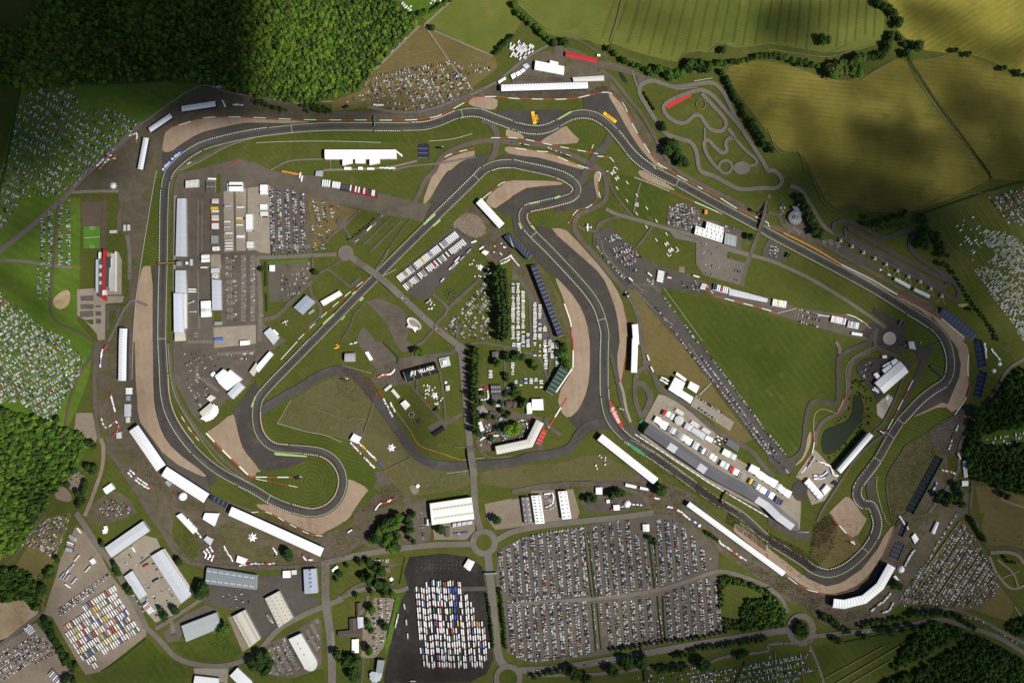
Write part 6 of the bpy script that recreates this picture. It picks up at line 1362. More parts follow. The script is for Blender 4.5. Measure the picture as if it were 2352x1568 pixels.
tent('fenced_yard_tent','white square tent in the fenced yard left of the dome','22 930,1502 985,1498 990,1548 935,1550',5,rg=1)
tent('fenced_yard_tent','small white tent tilted in the fenced yard','22 865,1455 895,1450 900,1480 872,1485',3.5,rg=.8)
shed('food_trailer','long white spotted trailer, left of two beside the crowd road','trailer','22 1045,1302 1145,1325 1140,1350 1042,1330',4,RWH,WWH,rg=.2,nu=16,nv=3,pt_=lambda i,j,a,b:i%5==2 and j in(2,3))
shed('food_trailer','long white spotted trailer, right of two beside the crowd road','trailer','22 1178,1332 1255,1348 1252,1370 1175,1356',4,RWH,WWH,rg=.2,nu=16,nv=3,pt_=lambda i,j,a,b:i%5==2 and j in(2,3))
shed('crowd_hall','long grey white tent on the gravel east of the curved grandstand','tent','33 1548,82 1572,95 1530,202 1500,185',4,RPA,rg=.6,bz=8)
tent('corner_tent','white tent of two roofs behind the curved grandstand','33 1150,590 1172,578 1212,630 1190,648',4,rg=.8,bz=6)
tent('corner_tent','white jumbled tent in the crowd right of the last corner','33 1318,225 1350,190 1385,245 1350,290',4,rg=.8,bz=5)
tent('corner_tent','white teal sided tent at the junction of the paths, right side','23 1782,1280 1840,1278 1838,1326 1784,1328',4,rg=.8)
# --- bridges and gantries
def brg(name,lbl,s_,w,z,deck=RO_,side=CN,ramp_=0.0,cat='bridge'):
 p=rsm(ctm(P(s_),4),3.0);l,r=stf(p,w)
 n=len(p);zs=np.full(n,z)
 if ramp_:
  t=npl(0,1,n);zs=z*np.clip(np.minimum(t,1-t)/ramp_,0.08,1)
 l=npa([W(a,h_)for a,h_ in zip(l,zs)]);r=npa([W(a,h_)for a,h_ in zip(r,zs)])
 T=Tg(name,lbl,cat,(l.mean(0)+r.mean(0))/2)
 db=MB();pb=[MB(),MB()]
 for k in range(n-1):
  q=[l[k],r[k],r[k+1],l[k+1]];d=q[1]-q[0];e=q[3]-q[0];fl=d[0]*e[1]-d[1]*e[0]<0
  v=[(*q[0],zs[k]),(*q[1],zs[k]),(*q[2],zs[k+1]),(*q[3],zs[k+1])]+[(*q[0],zs[k]-1),(*q[1],zs[k]-1),(*q[2],zs[k+1]-1),(*q[3],zs[k+1]-1)]
  fs=[(0,1,2,3),(7,6,5,4)]
  db.add(v,[f[::-1]for f in fs]if fl else fs)
  for m,(a,b)in enumerate(((l[k],l[k+1]),(r[k],r[k+1]))):
   o=(q[1]-q[0])/max(nrm(q[1]-q[0]),.1)*(.35 if m==0 else-.35)
   v=[(*a,zs[k]-1),(*b,zs[k+1]-1),(*b,zs[k+1]+1.1),(*a,zs[k]+1.1),(*(a+o),zs[k]+1.1),(*(b+o),zs[k+1]+1.1),(*(a+o),zs[k]),(*(b+o),zs[k+1])]
   pb[m].add(v,[(0,1,2,3),(3,2,5,4),(4,5,7,6)])
 T.part('deck',db,[deck])
 for x in pb:T.part('parapet',x,[side])
 for t in(.32,.68):
  k=int(n*t);a,b=l[k],r[k];d=p[min(k+1,n-1)]-p[k-1]
  u=(b-a)/nrm(b-a);vv=npa([-u[1],u[0]])*.6
  if zs[k]>2:T.part('pier',MB().prism([tuple(x)for x in(a+u*.3-vv,b-u*.3-vv,b-u*.3+vv,a+u*.3+vv)],0,zs[k]-1),[side])
 return T
brg('road_bridge','road bridge carrying cars over the diagonal infield straight','11 905,815 1100,952 1210,1040 1330,1150',15,6.5,ramp_=.22)
brg('road_bridge','road bridge carrying cars over the crowded old track','21 1965,940 1985,1090 2005,1240',16,6.5,ramp_=.25)
brg('road_bridge','road bridge over the fast straight beside the depot','12 2345,290 2310,450 2262,580',9,7,ASO,ramp_=.3)
brg('footbridge','grey footbridge over the dual road beside the coach park','31 2100,565 2215,562',4.5,6,SL,SL)
brg('footbridge','long narrow footbridge from the main car park over the ring road','32 1195,1240 1220,1330 1240,1568',4,6.5,AP,DSL)
def gty(lbl,a,b,w,z,mat,mat2=None):
 a,b=npa(W(P(a)[0],z)),npa(W(P(b)[0],z));u=(b-a)/nrm(b-a);v=npa([-u[1],u[0]])*w*S/2
 T=Tg('track_gantry',lbl,'gantry',(a+b)/2)
 T.part('beam',MB().prism([tuple(x)for x in(a-v,b-v,b+v,a+v)],z-1.6,z),[mat])
 if mat2:T.part('sign_panel',MB().prism([tuple(x)for x in(a+v*1.05,b+v*1.05,b+v*1.6,a+v*1.6)],z-1.2,z+.5),[mat2])
 for e,sg in((a,1),(b,-1)):
  T.part('leg',MB().prism([tuple(x)for x in(e-v,e+u*sg*.8-v,e+u*sg*.8+v,e+v)],0,z-1.6),[SL])
gty('teal sign gantry over the top straight below the car field','01 1087,1062','01 1089,1158',2.4,7,pnt('teal_gantry',(.06,.2,.18)))
gty('dark gantry with a yellow edge over the old pit straight','10 1450,858','10 1620,852',3.0,7,pnt('dark_gantry',(.05,.045,.04)),YPT)
gty('blue grey gantry over the track where the service road meets it by the pond stand','23 1072,826','23 1158,890',2.6,7,pnt('blue_gantry',(.12,.16,.2)))
gty('dark red topped start gantry over the crowded main straight','22 1935,1490','22 2000,1385',3.4,9,DSL,RPT)
gty('grey service bridge over the narrow road beside the red painted verge','22 985,612','22 1030,628',3.2,5,SL)
gty('low advertising bridge lying on the mown verge of the right hand corner','23 1495,228','23 1605,318',4.5,4,BK)
# --- monuments, screens, rigs
def aeroplane(lbl,c,rot,sc,mat):
 x,y=W(P(c)[0],5);T=Tg('aeroplane',lbl,'aeroplane',(x,y))
 M=Matrix.Rotation(rot,3,'Z')
 def tr(mb):mb.v=[(x+(M@Vector(v)).x*sc,y+(M@Vector(v)).y*sc,4.5+v[2]*sc)for v in mb.v];return mb
 ring=lambda yy,r:[(r*cos(2*pi*k/10),yy,r*sin(2*pi*k/10))for k in range(10)]
 T.part('fuselage',tr(MB().loft([ring(-6.5,.15),ring(-5,.5),ring(0,.8),ring(4,.75),ring(5.6,.25)])),[mat])
 T.part('wing',tr(MB().box(-6.5,6.5,-.2,2.0,-.1,.15)),[mat])
 T.part('tail',tr(MB().box(-2.2,2.2,-6.3,-5.3,.1,.25)),[mat]);T.part('fin',tr(MB().box(-.1,.1,-6.5,-5.2,.1,1.8)),[mat])
 T.part('pole',MB().bar((x,y,0),(x,y,4.3),.25),[SL])
aeroplane('white jet mounted on a pole beside the inner ring road','12 700,520',R(90),1.15,RWH)
aeroplane('white aeroplane parked on the lawn by the pale workshop','11 268,1392',R(20),.95,RCR)
def ring_ride(lbl,c,n,r,mat):
 x,y=W(P(c)[0]);T=Tg('fairground_ride',lbl,'fairground ride',(x,y))
 for k in range(n):
  a=2*pi*k/n;T.part('arm',MB().bar((x,y,4),(x+r*cos(a),y+r*sin(a),2.5),.3),[DSL])
  T.part('pod',MB().box(x+r*cos(a)-.9,x+r*cos(a)+.9,y+r*sin(a)-.9,y+r*sin(a)+.9,1.4,2.8),[mat])
 T.part('hub',MB().bar((x,y,0),(x,y,5),1.0,n=10),[SL])
ring_ride('dark spider legged ride on the lawn below the lorry park','11 1790,1135',9,11,pnt('ride_dark',(.07,.08,.06)))
ring_ride('ring of white pods on the fan village lawn','21 1430,672',8,5.5,RCR)
ring_ride('small blue spider ride on the lower fan lawn','21 1500,735',6,4,SEAT_BRIGHT)
def scr(lbl,c,rot,w=11,h=7):
 x,y=W(P(c)[0]);T=Tg('big_screen',lbl,'screen',(x,y));M=Matrix.Rotation(rot,3,'Z')
 def tr(mb):mb.v=[(x+(M@Vector(v)).x,y+(M@Vector(v)).y,v[2])for v in mb.v];return mb
 T.part('panel',tr(MB().box(-w/2,w/2,-.6,.6,3,3+h)),[BK]);T.part('truck',tr(MB().box(-w/2,w/2,.8,3.2,.3,3)),[RWH])
 for sx in(-1,1):T.part('leg',tr(MB().box(sx*w*.4-.3,sx*w*.4+.3,-.4,.4,0,3)),[SL])
for c,rot,lab in(('21 820,350',0,'black big screen standing in the crowd at the bend of the old track'),('21 1670,628',R(35),'black big screen at the foot of the fan village lawn'),('01 840,990',R(30),'big screen on the dark bank below the wood'),('23 1040,840',R(-30),'big screen beside the track gantry by the pond stand'),('23 620,1300',R(40),'black screen beside the tunnel tent'),('13 1225,1400',R(60),'black screen on the grass inside the fast corner'),('01 1700,1365',R(10),'small screen on the grass beside the inner service road'),('21 395,1255',R(15),'white screen lorry at the end of the barrier inside the hairpin loop'),('33 770,285',R(-30),'screen lorry at the end of the barrier inside the last corner'),('12 1060,1140',R(60),'screen lorry on the dry grass beside the runway'),('13 185,780',R(60),'screen at the corner of the seat depot yard'),('02 130,1345',R(-10),'rigging screen beside the inner ring road, left of two'),('02 510,1440',R(-20),'rigging screen beside the inner ring road, right of two')):
 scr(lab,c,rot)
T=Tg('broadcast_tower','tall dark broadcast tower with a looped top by the straight bridge','tower',W(P('12 2268,395')[0]))
x,y=T.c[:2];T.part('mast',MB().bar((x,y,0),(x,y,26),.9,n=8),[BK]);T.part('cabin',MB().box(x-2.5,x+2.5,y-2.5,y+2.5,20,26),[BK]);T.part('base',MB().box(x-3,x+3,y-3,y+3,0,3),[DSL])
# --- barriers
def brr(lbl,s_,period=11,cols=(KRD,KWH),w=1.5,h=1.15,name='tyre_barrier',cat='barrier',sm=4):
 p=rsm(ctm(P(s_),sm),2.0)if sm else rsm(P(s_),2.0)
 l,r=stf(p,w);l,r=WA(l),WA(r)
 mb=MB();n=len(p)
 for k in range(n-1):
  m=int(k*2.0/period)%len(cols)
  v=[(*l[k],0),(*r[k],0),(*r[k+1],0),(*l[k+1],0),(*l[k],h),(*r[k],h),(*r[k+1],h),(*l[k+1],h)]
  a=npa(r[k])-npa(l[k]);e=npa(l[k+1])-npa(l[k])
  fs=[(4,5,6,7),(0,4,7,3),(2,6,5,1)]+([(1,5,4,0)]if k==0 else[])+([(3,7,6,2)]if k==n-2 else[])
  fl=a[0]*e[1]-a[1]*e[0]<0
  mb.add(v,[f[::-1]for f in fs]if fl else fs,m)
 c=(l.mean(0)+r.mean(0))/2
 mb.v=[(v[0]-c[0],v[1]-c[1],v[2]+.3)for v in mb.v]
 o=mb.build(name,list(cols));o.location=(c[0],c[1],0)
 tg(o,lbl,cat)
ROSE=pnt('faded_red',(.40,.06,.045),.7,.2)
RW,WR,W1=(ROSE,KWH),(KWH,ROSE),(KWH,)
brr('red and white tyre barrier along the whole top straight','00 1530,1182 1700,1135 1850,1088 2100,1075 2352,1083 01 0,1083 470,1102 1050,1105 1400,1105 1550,1090 1680,1065 1990,905',29,RW)
brr('red white barrier below the top grandstand round the chicane gravel','01 1990,893 2215,890 02 0,905 100,910 540,910 830,852 910,862 1020,955 1100,1130 1190,1290 1340,1500 1450,1568 12 1490,30 1750,170',27,RW)
brr('red barrier beside the straight opposite the depot','12 1455,195 1750,320 1930,400',60,RW)
brr('red barrier along the far side of the fast straight','12 1750,172 1900,245 2050,340 2352,480 13 0,505 140,570',45,RW)
brr('orange red debris barrier along the lower fast straight','13 140,572 400,700 660,855',400,(ORANGE,),w=2.6)
brr('white barrier on the lower half of the fast straight','13 665,858 950,1000 1185,1138',400,W1)
brr('red barrier behind the fast corner gravel','13 1185,1140 1450,1260 1590,1355',400,(ROSE,))
brr('white barrier below the blue corner stand','13 1590,1358 1800,1530',400,W1)
brr('red and white barrier in front of the two blue stands','23 1838,120 1832,270 1845,400 1838,480 1715,672',50,(KWH,ROSE,KWH))
brr('dark wall round the mown bank on the right','23 1715,672 1560,760 1440,850 1260,960 1235,1000 1110,1200 1080,1310 1120,1568 33 1150,120',400,(DSL,),w=1.2)
brr('red white barrier inside the right corner along the old runway','23 1330,355 1225,560 1110,780 1070,850',25,WR)
brr('red white barrier below the last corner gravel','32 2352,160 33 0,430 160,575 330,695 520,745',26,RW)
brr('dull red barrier round the curved grandstand','33 530,760 760,720 900,640 1010,490 1130,210 1160,120',400,(pnt('brick_red',(.16,.04,.03)),))
brr('red and white barrier inside the last corner gravel','33 590,50 690,160 790,275',24,RW,w=2.5,sm=0)
brr('red white wall along the left of the central gravel bed','12 480,1220 540,1400 545,1500 560,1568 22 560,240',55,WR,w=2.6)
brr('white wall before the green corner stand','22 552,250 405,465',400,W1,w=3,sm=0)
brr('red white wall pointing at the caravan park from the gravel tip','22 505,515 335,790',26,RW,w=3,sm=0)
brr('long wall on the right edge of the central gravel bed','12 1030,1270 1065,1420 1068,1568 22 1065,0 1015,370',400,(pnt('dark_red',(.25,.03,.03)),))
brr('red white curved barrier above the infield loop gravel','01 1690,1500 1760,1430 2000,1362',18,RW)
brr('red and white barrier over the loop top gravel','01 2160,1268 2300,1268 02 0,1268 160,1290 390,1340 680,1395 790,1415',20,WR)
brr('red and white barrier along the gravel inside the loop','02 30,1362 250,1392 340,1400 450,1455 640,1530 760,1568 12 815,30 790,130 810,250',25,WR)
brr('red and white barrier where the ring road bends past the village curve','12 790,262 700,335 610,360 560,410 515,480',18,RW)
brr('red white barrier at the infield hairpin tip','11 2160,190 2260,115 2352,92',20,RW)
brr('white wall above the truck park grandstand','11 2060,275 2160,195',400,W1)
brr('red and white barrier through the brown gravel at the lower left','20 1895,840 2050,1000 2200,1145 2310,1245 2352,1240',27,WR,w=3)
brr('red white barrier across the hairpin loop lawn','21 0,1243 250,1245 390,1245',25,WR,w=2.2,sm=0)
brr('thin red barrier across the lower hairpin lawn','21 0,1260 150,1288 380,1335',25,(KWH,ROSE,ROSE),w=1.2,sm=0)
brr('red white barrier below the hairpin gravel beside the crowd','31 -40,0 100,-5 290,95 500,200 620,215',16,WR)
brr('red kerb wall at the pit entry of the old straight','20 1545,240 1550,340',400,(ROSE,))
brr('two tone barrier ending in an orange block at the old pit exit','20 1640,640 1740,800 1830,910',14,RW,w=1.2)
brr('red fence line below the old track lawn','21 1420,820 1500,950 1720,1030 1890,1090',400,(ORANGE,),w=.9)
brr('red wall beside the national straight','11 1040,975 900,1085 650,1300 380,1560',18,RW,w=1.3)
brr('white wall along the national straight below the marquee','21 380,0 230,165',400,W1,w=1.3)
brr('red white zigzag barrier on the paddock strip','12 1755,1015 1865,1150',9,RW,w=1.4,sm=0)
brr('red white barrier along the lower edge of the paddock strip','12 1870,1152 2352,1280 13 80,1310',22,RW,w=1.8)
brr('red and white barrier round the right end of the paddock strip','13 260,1265 500,1330 640,1338 700,1318 800,1345 900,1415 940,1450',40,RW,w=1.6)
brr('red white barrier inside the small right hand circuit','23 715,480 690,580 635,660',400,(ROSE,),w=1.8)
brr('red white barrier before the tunnel tent yard','23 425,820 415,980 340,1170 265,1235',26,RW,w=1.8)
brr('red and white barrier between straight and infield opposite the copse bend','00 1690,1530 1755,1490',10,RW,w=1.6)
brr('red corner barrier at the truck park end of the old runway','00 2100,1530 2220,1465',400,(ROSE,),w=1.6)
brr('red white barrier on the link road by the chapel bend','02 715,1400 750,1328',10,RW,w=1.4)
brr('red barrier beside the chapel link road','02 785,1437 900,1450 940,1500',14,WR,w=1.6)
brr('cream red wall round the old pit lane exit bend','22 320,1010 500,990 550,940',8,WR,w=1.4)
brr('white pit wall with sponsor stripes along the pit lane','22 1130,850 1500,1090 1800,1290 2352,1610',7,(KWH,pnt('lilac',(.45,.45,.6))),w=2.2,sm=0)
brr('grey service fence along the old pit garages','10 1556,230 1548,600 1535,1100 1530,1568',400,(SL,),w=.8)
brr('pale fence between the crowd strip and the left grass verge','10 1440,0 1420,100 1350,520 1290,900 1250,1200 1225,1568 20 1215,350',400,(pnt('pale_fence',(.35,.34,.32)),),w=.7,h=2)
# ---- vehicles
SH_Z=npa([z for _,z in SHEETS]);SH_LO=npa([p.min(0)for p,_ in SHEETS]);SH_HI=npa([p.max(0)for p,_ in SHEETS]);SH_O=np.argsort(-SH_Z)
def gz1(c):
 c=npa([c[0],c[1]],float)
 ok=np.all((SH_LO<=c)&(SH_HI>=c),1)
 for i in SH_O:
  if ok[i]and isd(c[None],SHEETS[i][0])[0]:return float(SH_Z[i])
 return 0.0
def cpt(n,c):return pnt(n,c,.3,.04,spec=.5)
CAR_COL=[('white',cpt('car_white',(.78,.78,.77))),('silver',cpt('car_silver',(.46,.47,.49))),('grey',cpt('car_grey',(.17,.175,.18))),('black',cpt('car_black',(.018,.018,.02))),('blue',cpt('car_blue',(.03,.07,.25))),('red',cpt('car_red',(.36,.03,.03))),('green',cpt('car_green',(.03,.11,.07))),('yellow',cpt('car_yellow',(.6,.42,.04)))]
CAR_P=npa([.25,.22,.13,.26,.07,.06,.012,.004]);CAR_P/=CAR_P.sum()
NC=len(CAR_COL)
def car_mb(L=4.4,Wd=1.8,Hh=1.45,van=False):
 m=MB();h=L/2;w=Wd/2
 def ring(x,ww,z0,z1):return[(x,-ww,z0),(x,ww,z0),(x,ww,z1),(x,-ww,z1)]
 m.loft([ring(-h,w*.86,.35,.7),ring(-h+.35,w,.22,.88),ring(h-.9,w,.22,.84),ring(h,w*.8,.35,.6)],0)
 x0,x1=(-h+.15,h-1.35)if not van else(-h+.05,h-.7)
 t0,t1=(x0+.55,x1-.75)if not van else(x0+.12,x1-.7)
 b=[(x0,-w*.9,.86),(x1,-w*.9,.86),(x1,w*.9,.86),(x0,w*.9,.86)]
 t=[(t0,-w*.72,Hh),(t1,-w*.72,Hh),(t1,w*.72,Hh),(t0,w*.72,Hh)]
 m.add(b+t,[(0,1,5,4),(1,2,6,5),(2,3,7,6),(3,0,4,7)],1);m.f.append(tuple(len(m.v)-8+i for i in(4,5,6,7)));m.m.append(0)
 for sx in(-1,1):
  for sy in(-1,1):m.box(sx*h*.6-.32,sx*h*.6+.32,sy*w-.12,sy*w+.06,0,.64,2)
 return m
def tri(mb):
 return tris_of(mb)
CAR_MB=[car_mb(),car_mb(4.0,1.75,1.5),car_mb(4.9,2.0,1.95,True)]
class Fleet:
 def __init__(s):s.p=[]
 def add(s,pts,ang,lt,shape,col):
  for q,a,sh,c in zip(pts,ang,shape,col):s.p.append((q[0],q[1],a,lt,sh,c))
LOTS=[]
def jit(n,s):return rnn(0,s,n)
def ltp(poly,ang,gaps,pitch,fill,patch=.35,seed=0):
 poly=npa(P(poly));c=poly.mean(0);r=nrm(poly-c,axis=1).max()+10
 u=npa([cos(R(ang)),sin(R(ang))]);v=npa([-u[1],u[0]])
 out=[];y=-r;k=0
 while y<r:
  ts=nar(-r,r,pitch)
  q=c+ts[:,None]*u+y*v+rnn(0,.22,(len(ts),2))
  out.append(q);y+=gaps[k%len(gaps)];k+=1
 q=npc(out);q=q[isd(q,poly)]
 f=fill+patch*fbm(q[:,0]/22+seed*7,q[:,1]/22,31+seed)
 return q[rn.random(len(q))<f]
cars=Fleet()
def lt(prs,poly,ang,gaps,fill,pitch=3.05,patch=.3,shape=(.55,.3,.15)):
 LOTS.append(prs);k=len(LOTS)-1
 q=ltp(poly,ang,gaps,pitch,fill,patch,k)
 a=ang+90+180*rn.integers(0,2,len(q))+jit(len(q),2.0)
 cars.add(q,a,k,rn.choice(3,len(q),p=shape),rn.choice(NC,len(q),p=CAR_P))
def LCA(prs,s,fill=.85,pitch=3.1,turn=90,off=0.0):
 if prs in LOTS:k=LOTS.index(prs)
 else:LOTS.append(prs);k=len(LOTS)-1
 p=rsm(ctm(P(s),4),pitch);n=nm2(p);p=p+n*off
 d=np.gradient(p,axis=0);a=np.degrees(np.arctan2(d[:,1],d[:,0]))+turn
 sel=rn.random(len(p))<fill
 q=p[sel]+rnn(0,.25,(sel.sum(),2))
 cars.add(q,a[sel]+jit(sel.sum(),3)+(180*rn.integers(0,2,sel.sum())if turn else 0),k,rn.choice(3,len(q),p=(.55,.3,.15)),rn.choice(NC,len(q),p=CAR_P))
GF='in the green field left of the college'
lt('in the green field below the dark wood','00 330,820 690,800 720,930 640,1010 520,1230 410,1450 350,1568 10 230,230 0,560 00 20,1540 110,1250 180,950',27,[5.2,13.5],.62)
lt('in the green field left of the crowd corner','00 680,1000 1020,1010 1290,1140 1160,1250 1000,1430 830,1568 10 600,220 260,240 00 380,1568 440,1450 560,1230',27,[5.2,13.5],.62)
lt('in columns on the grass left of the college','10 330,490 540,290 690,240 680,640 650,860 520,860 510,780 530,500 540,300 510,300 490,800 470,860 350,860',90,[5.2,12,5.2,18],.62)
lt('in columns on the grass left of the pale sand heap','10 310,880 470,880 440,1190 330,1180',90,[5.2,14],.6)
lt('in the bright field above the lower left wood','10 0,1110 140,1230 380,1430 640,1555 20 640,20 400,250 280,170 0,50',-33,[5.2,9.5],.85,patch=.25)
lt('in the bright field beside the brown farm track','20 0,60 270,180 400,270 650,30 770,150 730,320 640,450 540,640 470,730 330,660 180,560 0,560',-33,[5.2,9.5],.82)
lt('on the dry field below the bright wood','01 1090,690 1770,540 1910,610 1900,700 1040,800',-11,[5.2,10.5],.6)
lt('on the corner of the dry field by the farm lane','01 1930,600 2190,540 2160,650 1930,700',-11,[5.2,13],.5)
lt('on the dry field above the top straight','01 1040,800 1880,650 1980,820 1720,960 1560,1010 1400,1000 1400,880 1180,930 760,955 990,850',62,[5.2,11],.62)
lt('on the dark asphalt above the top straight','01 1180,910 1390,910 1390,1040 1190,1040',2,[12],.5)
lt('in the paddock car park beside the motorhome strip','11 120,145 440,210 450,440 445,690 495,700 495,755 130,755',88,[5.0,12.6],.86)
lt('on the grass beside the paddock car park','11 495,245 620,280 720,330 790,330 700,400 700,500 640,720 530,740',80,[5.0,13],.66)
lt('in the staff car park with the white corner hut','11 250,950 490,850 490,980 460,1060 400,1130 310,1140 200,1080',-4,[11],.45)
lt('in the marked car park beside the lavender offices','10 2070,775 2330,770 2345,1390 2085,1390',90,[5.0,16],.2,patch=.15)
lt('on the grass left of the tall poplars','11 1850,1290 2130,970 2150,1100 2150,1540 1890,1545 1870,1420',-50,[5.2,9.5],.62)
lt('on the grass at the crossroads of the infield lane','11 1700,1420 1840,1340 1850,1530 1790,1500',-50,[5.2,10],.6)
lt('in the old paddock yard inside the long bend','20 1690,110 2060,130 1960,400 1900,500 1860,640 1740,500',58,[9,14],.3)
lt('in the tan yard below the paddock','20 2010,100 2352,80 21 0,110 20 2352,190 2200,190',-4,[11],.45)
lt('in the depot yard by the fast straight','12 1430,340 1560,300 1700,340 1720,430 1720,500 1640,560 1430,490',82,[5.0,7.5],.8)
lt('behind the white depot sheds','12 1950,510 2090,540 2090,560 1960,560',15,[9],.6)
lt('on the bulb of the old runway','12 860,720 1080,680 1180,790 1080,880 1000,860 900,740',-27,[5.0,9.5],.8)
lt('on the bulb end of the old runway','12 830,620 940,570 1000,620 960,660 860,650',-27,[5.0,5.2],.7)
lt('at the narrow middle of the old runway','12 1040,880 1130,860 1170,920 1100,960',-27,[5.0,9],.55)
LCA('along the white edged bend of the old runway','12 945,590 1030,660 1100,740 1190,800',.8)
LCA('along the dry grass side of the bulb','12 780,700 840,790 920,880 1010,970 1100,1035',.8)
for s_,ph in(('12 1320,1260 1540,1540 22 1560,10 1680,160','along the dry grass side of the runway'),('22 1700,180 1830,340 2060,640','along the dry grass side of the runway'),('22 2070,650 2250,900 2352,1025 23 0,1010 200,1220','at the lower end of the runway, hospitality side'),('22 1735,135 1950,420 2190,755','in the double middle row of the runway'),('22 1760,170 1965,440 2205,775','in the double middle row of the runway'),('22 2190,755 2352,960 23 0,940 70,1030','at the lower end of the middle runway rows'),('22 2215,790 2352,985','at the lower end of the middle runway rows'),('12 1590,1420 1690,1560 22 1760,60 1880,220','along the lush field side of the runway'),('22 1890,230 2100,510 2290,770','along the lush field side of the runway'),('22 2300,790 2352,865 23 0,845 160,1040','at the lower end of the runway, lush field side'),('12 1400,1170 1500,1300','along the lush field side of the runway')):
 LCA(ph,s_,.8)
LCA('in the uppermost row on the paddock strip','13 275,1272 480,1335');LCA('in the middle row on the paddock strip','13 278,1325 470,1376');LCA('in the lowest row on the paddock strip','13 280,1384 470,1436')
lt('beside the lorries on the paddock strip','12 1530,1000 1680,1010 1710,1110 1530,1080',75,[9,11],.7)
lt('where the runway meets the paddock strip','12 1220,985 1300,1010 1300,1050 1230,1010',40,[6],.8)
LCA('in the team car park behind the pits','22 1710,520 1925,655');LCA('in the team car park behind the pits','22 1715,612 1872,720')
lt('on the apron above the grass runway marks','12 1690,650 2100,760 2100,1040 1780,950 1690,850',12,[20,26],.16,patch=.2)
A_=85.2
lt('in the top left block of the main car park','31 2230,360 32 0,300 120,240 660,140 700,690 560,730 0,770 31 2250,700',A_,[5.1,13.9],.93,2.9,.15)
lt('in the bottom left block of the main car park','31 2270,760 32 0,850 720,810 745,1270 640,1300 100,1355 0,1300 31 2320,1150',A_,[5.1,13.9],.93,2.9,.15)
lt('in the cross rows of the main car park','32 0,775 560,735 690,715 700,760 560,790 0,840',-6,[5.1,9],.9,2.9,.1)
lt('in the top middle block of the main car park','32 730,140 960,75 1090,65 1090,200 1200,200 1230,330 1285,700 800,780',A_,[5.1,13.9],.9,2.9,.2)
lt('in the bottom middle block of the main car park','32 800,830 1300,780 1370,1190 1240,1210 1180,1140 1150,1250 860,1275',A_,[5.1,13.9],.82,2.9,.35)
lt('in the top right block of the main car park','32 1320,60 1490,80 1600,160 1820,420 1815,510 1350,680 1300,250',A_,[5.1,13.9],.88,2.9,.25)
lt('in the bottom right block of the main car park','32 1390,740 1850,580 1900,850 1925,1080 1450,1180',A_,[5.1,13.9],.85,2.9,.3)
LCA('along the bottom kerb of the main car park','32 20,1310 160,1355 400,1340 730,1290',.9)
LCA('along the top kerb of the main car park','32 10,290 110,235 400,175 660,140',.9)
LCA('in the planted lanes of the main car park','32 690,200 745,520 780,760',.7,4.6,0);LCA('in the planted lanes of the main car park','32 1285,270 1320,480 1330,690',.7,4.6,0);LCA('in the planted lanes of the main car park','32 745,850 785,1250',.6,4.8,0);LCA('in the planted lanes of the main car park','32 1345,800 1365,1000 1390,1200',.7,4.8,0)
lt('in the office park left of the crowd road','31 110,1240 250,1150 310,1180 420,1430 350,1510 120,1480',62,[9,12],.35)
lt('beside the long white showroom','31 430,1110 560,970 600,1100 560,1330 540,1310',62,[12],.3)
lt('in the visitor car park behind the coaches','31 1090,790 1270,800 1170,1190 1080,1330 1060,1100 990,1030',86,[5.0,12.5],.62)
lt('in the yard beside the largest white warehouse','31 1480,0 1530,0 1540,260 1500,260',86,[20],.7)
lt('in the dark yard of the cream warehouse','30 1980,690 2320,720 2330,860 2100,880',80,[14],.3)
lt('in the tan warehouse yard','30 1060,440 1320,260 1400,380 1500,600 1680,850 1420,990 1300,900 1140,600',60,[16,22],.2)
lt('on worn grass beside the lower left wood','30 150,320 430,60 640,10 640,70 510,440 280,310',47,[5.2,9.5],.62)
lt('in the long double row beside the coaches','30 530,880 1000,540 1020,595 560,955',-36,[5.2,6.5],.82)
lt('on the hardcore at the lower left corner','30 0,1290 330,1090 480,1230 530,1300 200,1440 30,1540 0,1520',-33,[5.2,8.5],.75)
lt('on the overflow park by the lone white marquee','20 900,1510 1060,1400 1150,1480 1240,1568 30 1000,50 900,20',56,[6,10],.42)
lt('on the dirt car field outside the last corner','33 1780,90 1880,200 2050,470 2130,680 2060,800 1860,870 1400,840 1200,830 1350,540 1580,320',-57,[5.2,8.6],.86,2.95,.25)
lt('on the dirt beside the dome of the last corner','33 1340,620 1400,510 1430,530 1270,860 1210,870',-60,[5.2,8],.7)
LCA('nose to tail on the dirt road beside the big car field','33 1470,440 1560,280 1690,80 1740,0',.8,3.2)
lt('on the pasture below the ring road','32 1650,1500 1990,1400 2352,1370 33 0,1330 370,1300 340,1390 430,1470 130,1590 32 1780,1600',-11,[5.2,11],.75)
lt('on the grass strip below the footbridge','32 1130,1500 1600,1430 1740,1420 1760,1560 1200,1568',-10,[10],.35)
lt('at the dark edge of the right hand camping field','13 2030,250 2352,150 2352,520 2180,480 2080,330',52,[5.2,9],.7)
lt('in the marquee yard above the pond','23 830,240 970,160 990,190 950,300 960,440 880,330',60,[7,10],.5)
lt('in the yard of the straight side seat depot','13 10,680 100,700 90,800 10,790',100,[5,6],.75)
lt('in the round car park of the ringed centre','13 70,330 150,290 170,330 130,420 110,420',60,[7],.8)
lt('at the turning circle yard','13 1190,1560 23 1220,0 1400,10 1410,30 1230,60',5,[6,9],.5)
lt('in the tan yards by the crossroads','22 290,1390 380,1390 400,1530 300,1550',85,[5,6],.6)
lt('on the lawn strip beside the white slotted shed','22 540,1360 580,1360 590,1480 550,1480',86,[20],.8)
lt('in the cottage yards by the poplar hedge','21 2050,640 2130,640 2130,665 2050,670',0,[6],.8)
lt('in the farm yard below the caravans','21 2200,720 2340,700 2352,960 2230,900',60,[6,8],.6)
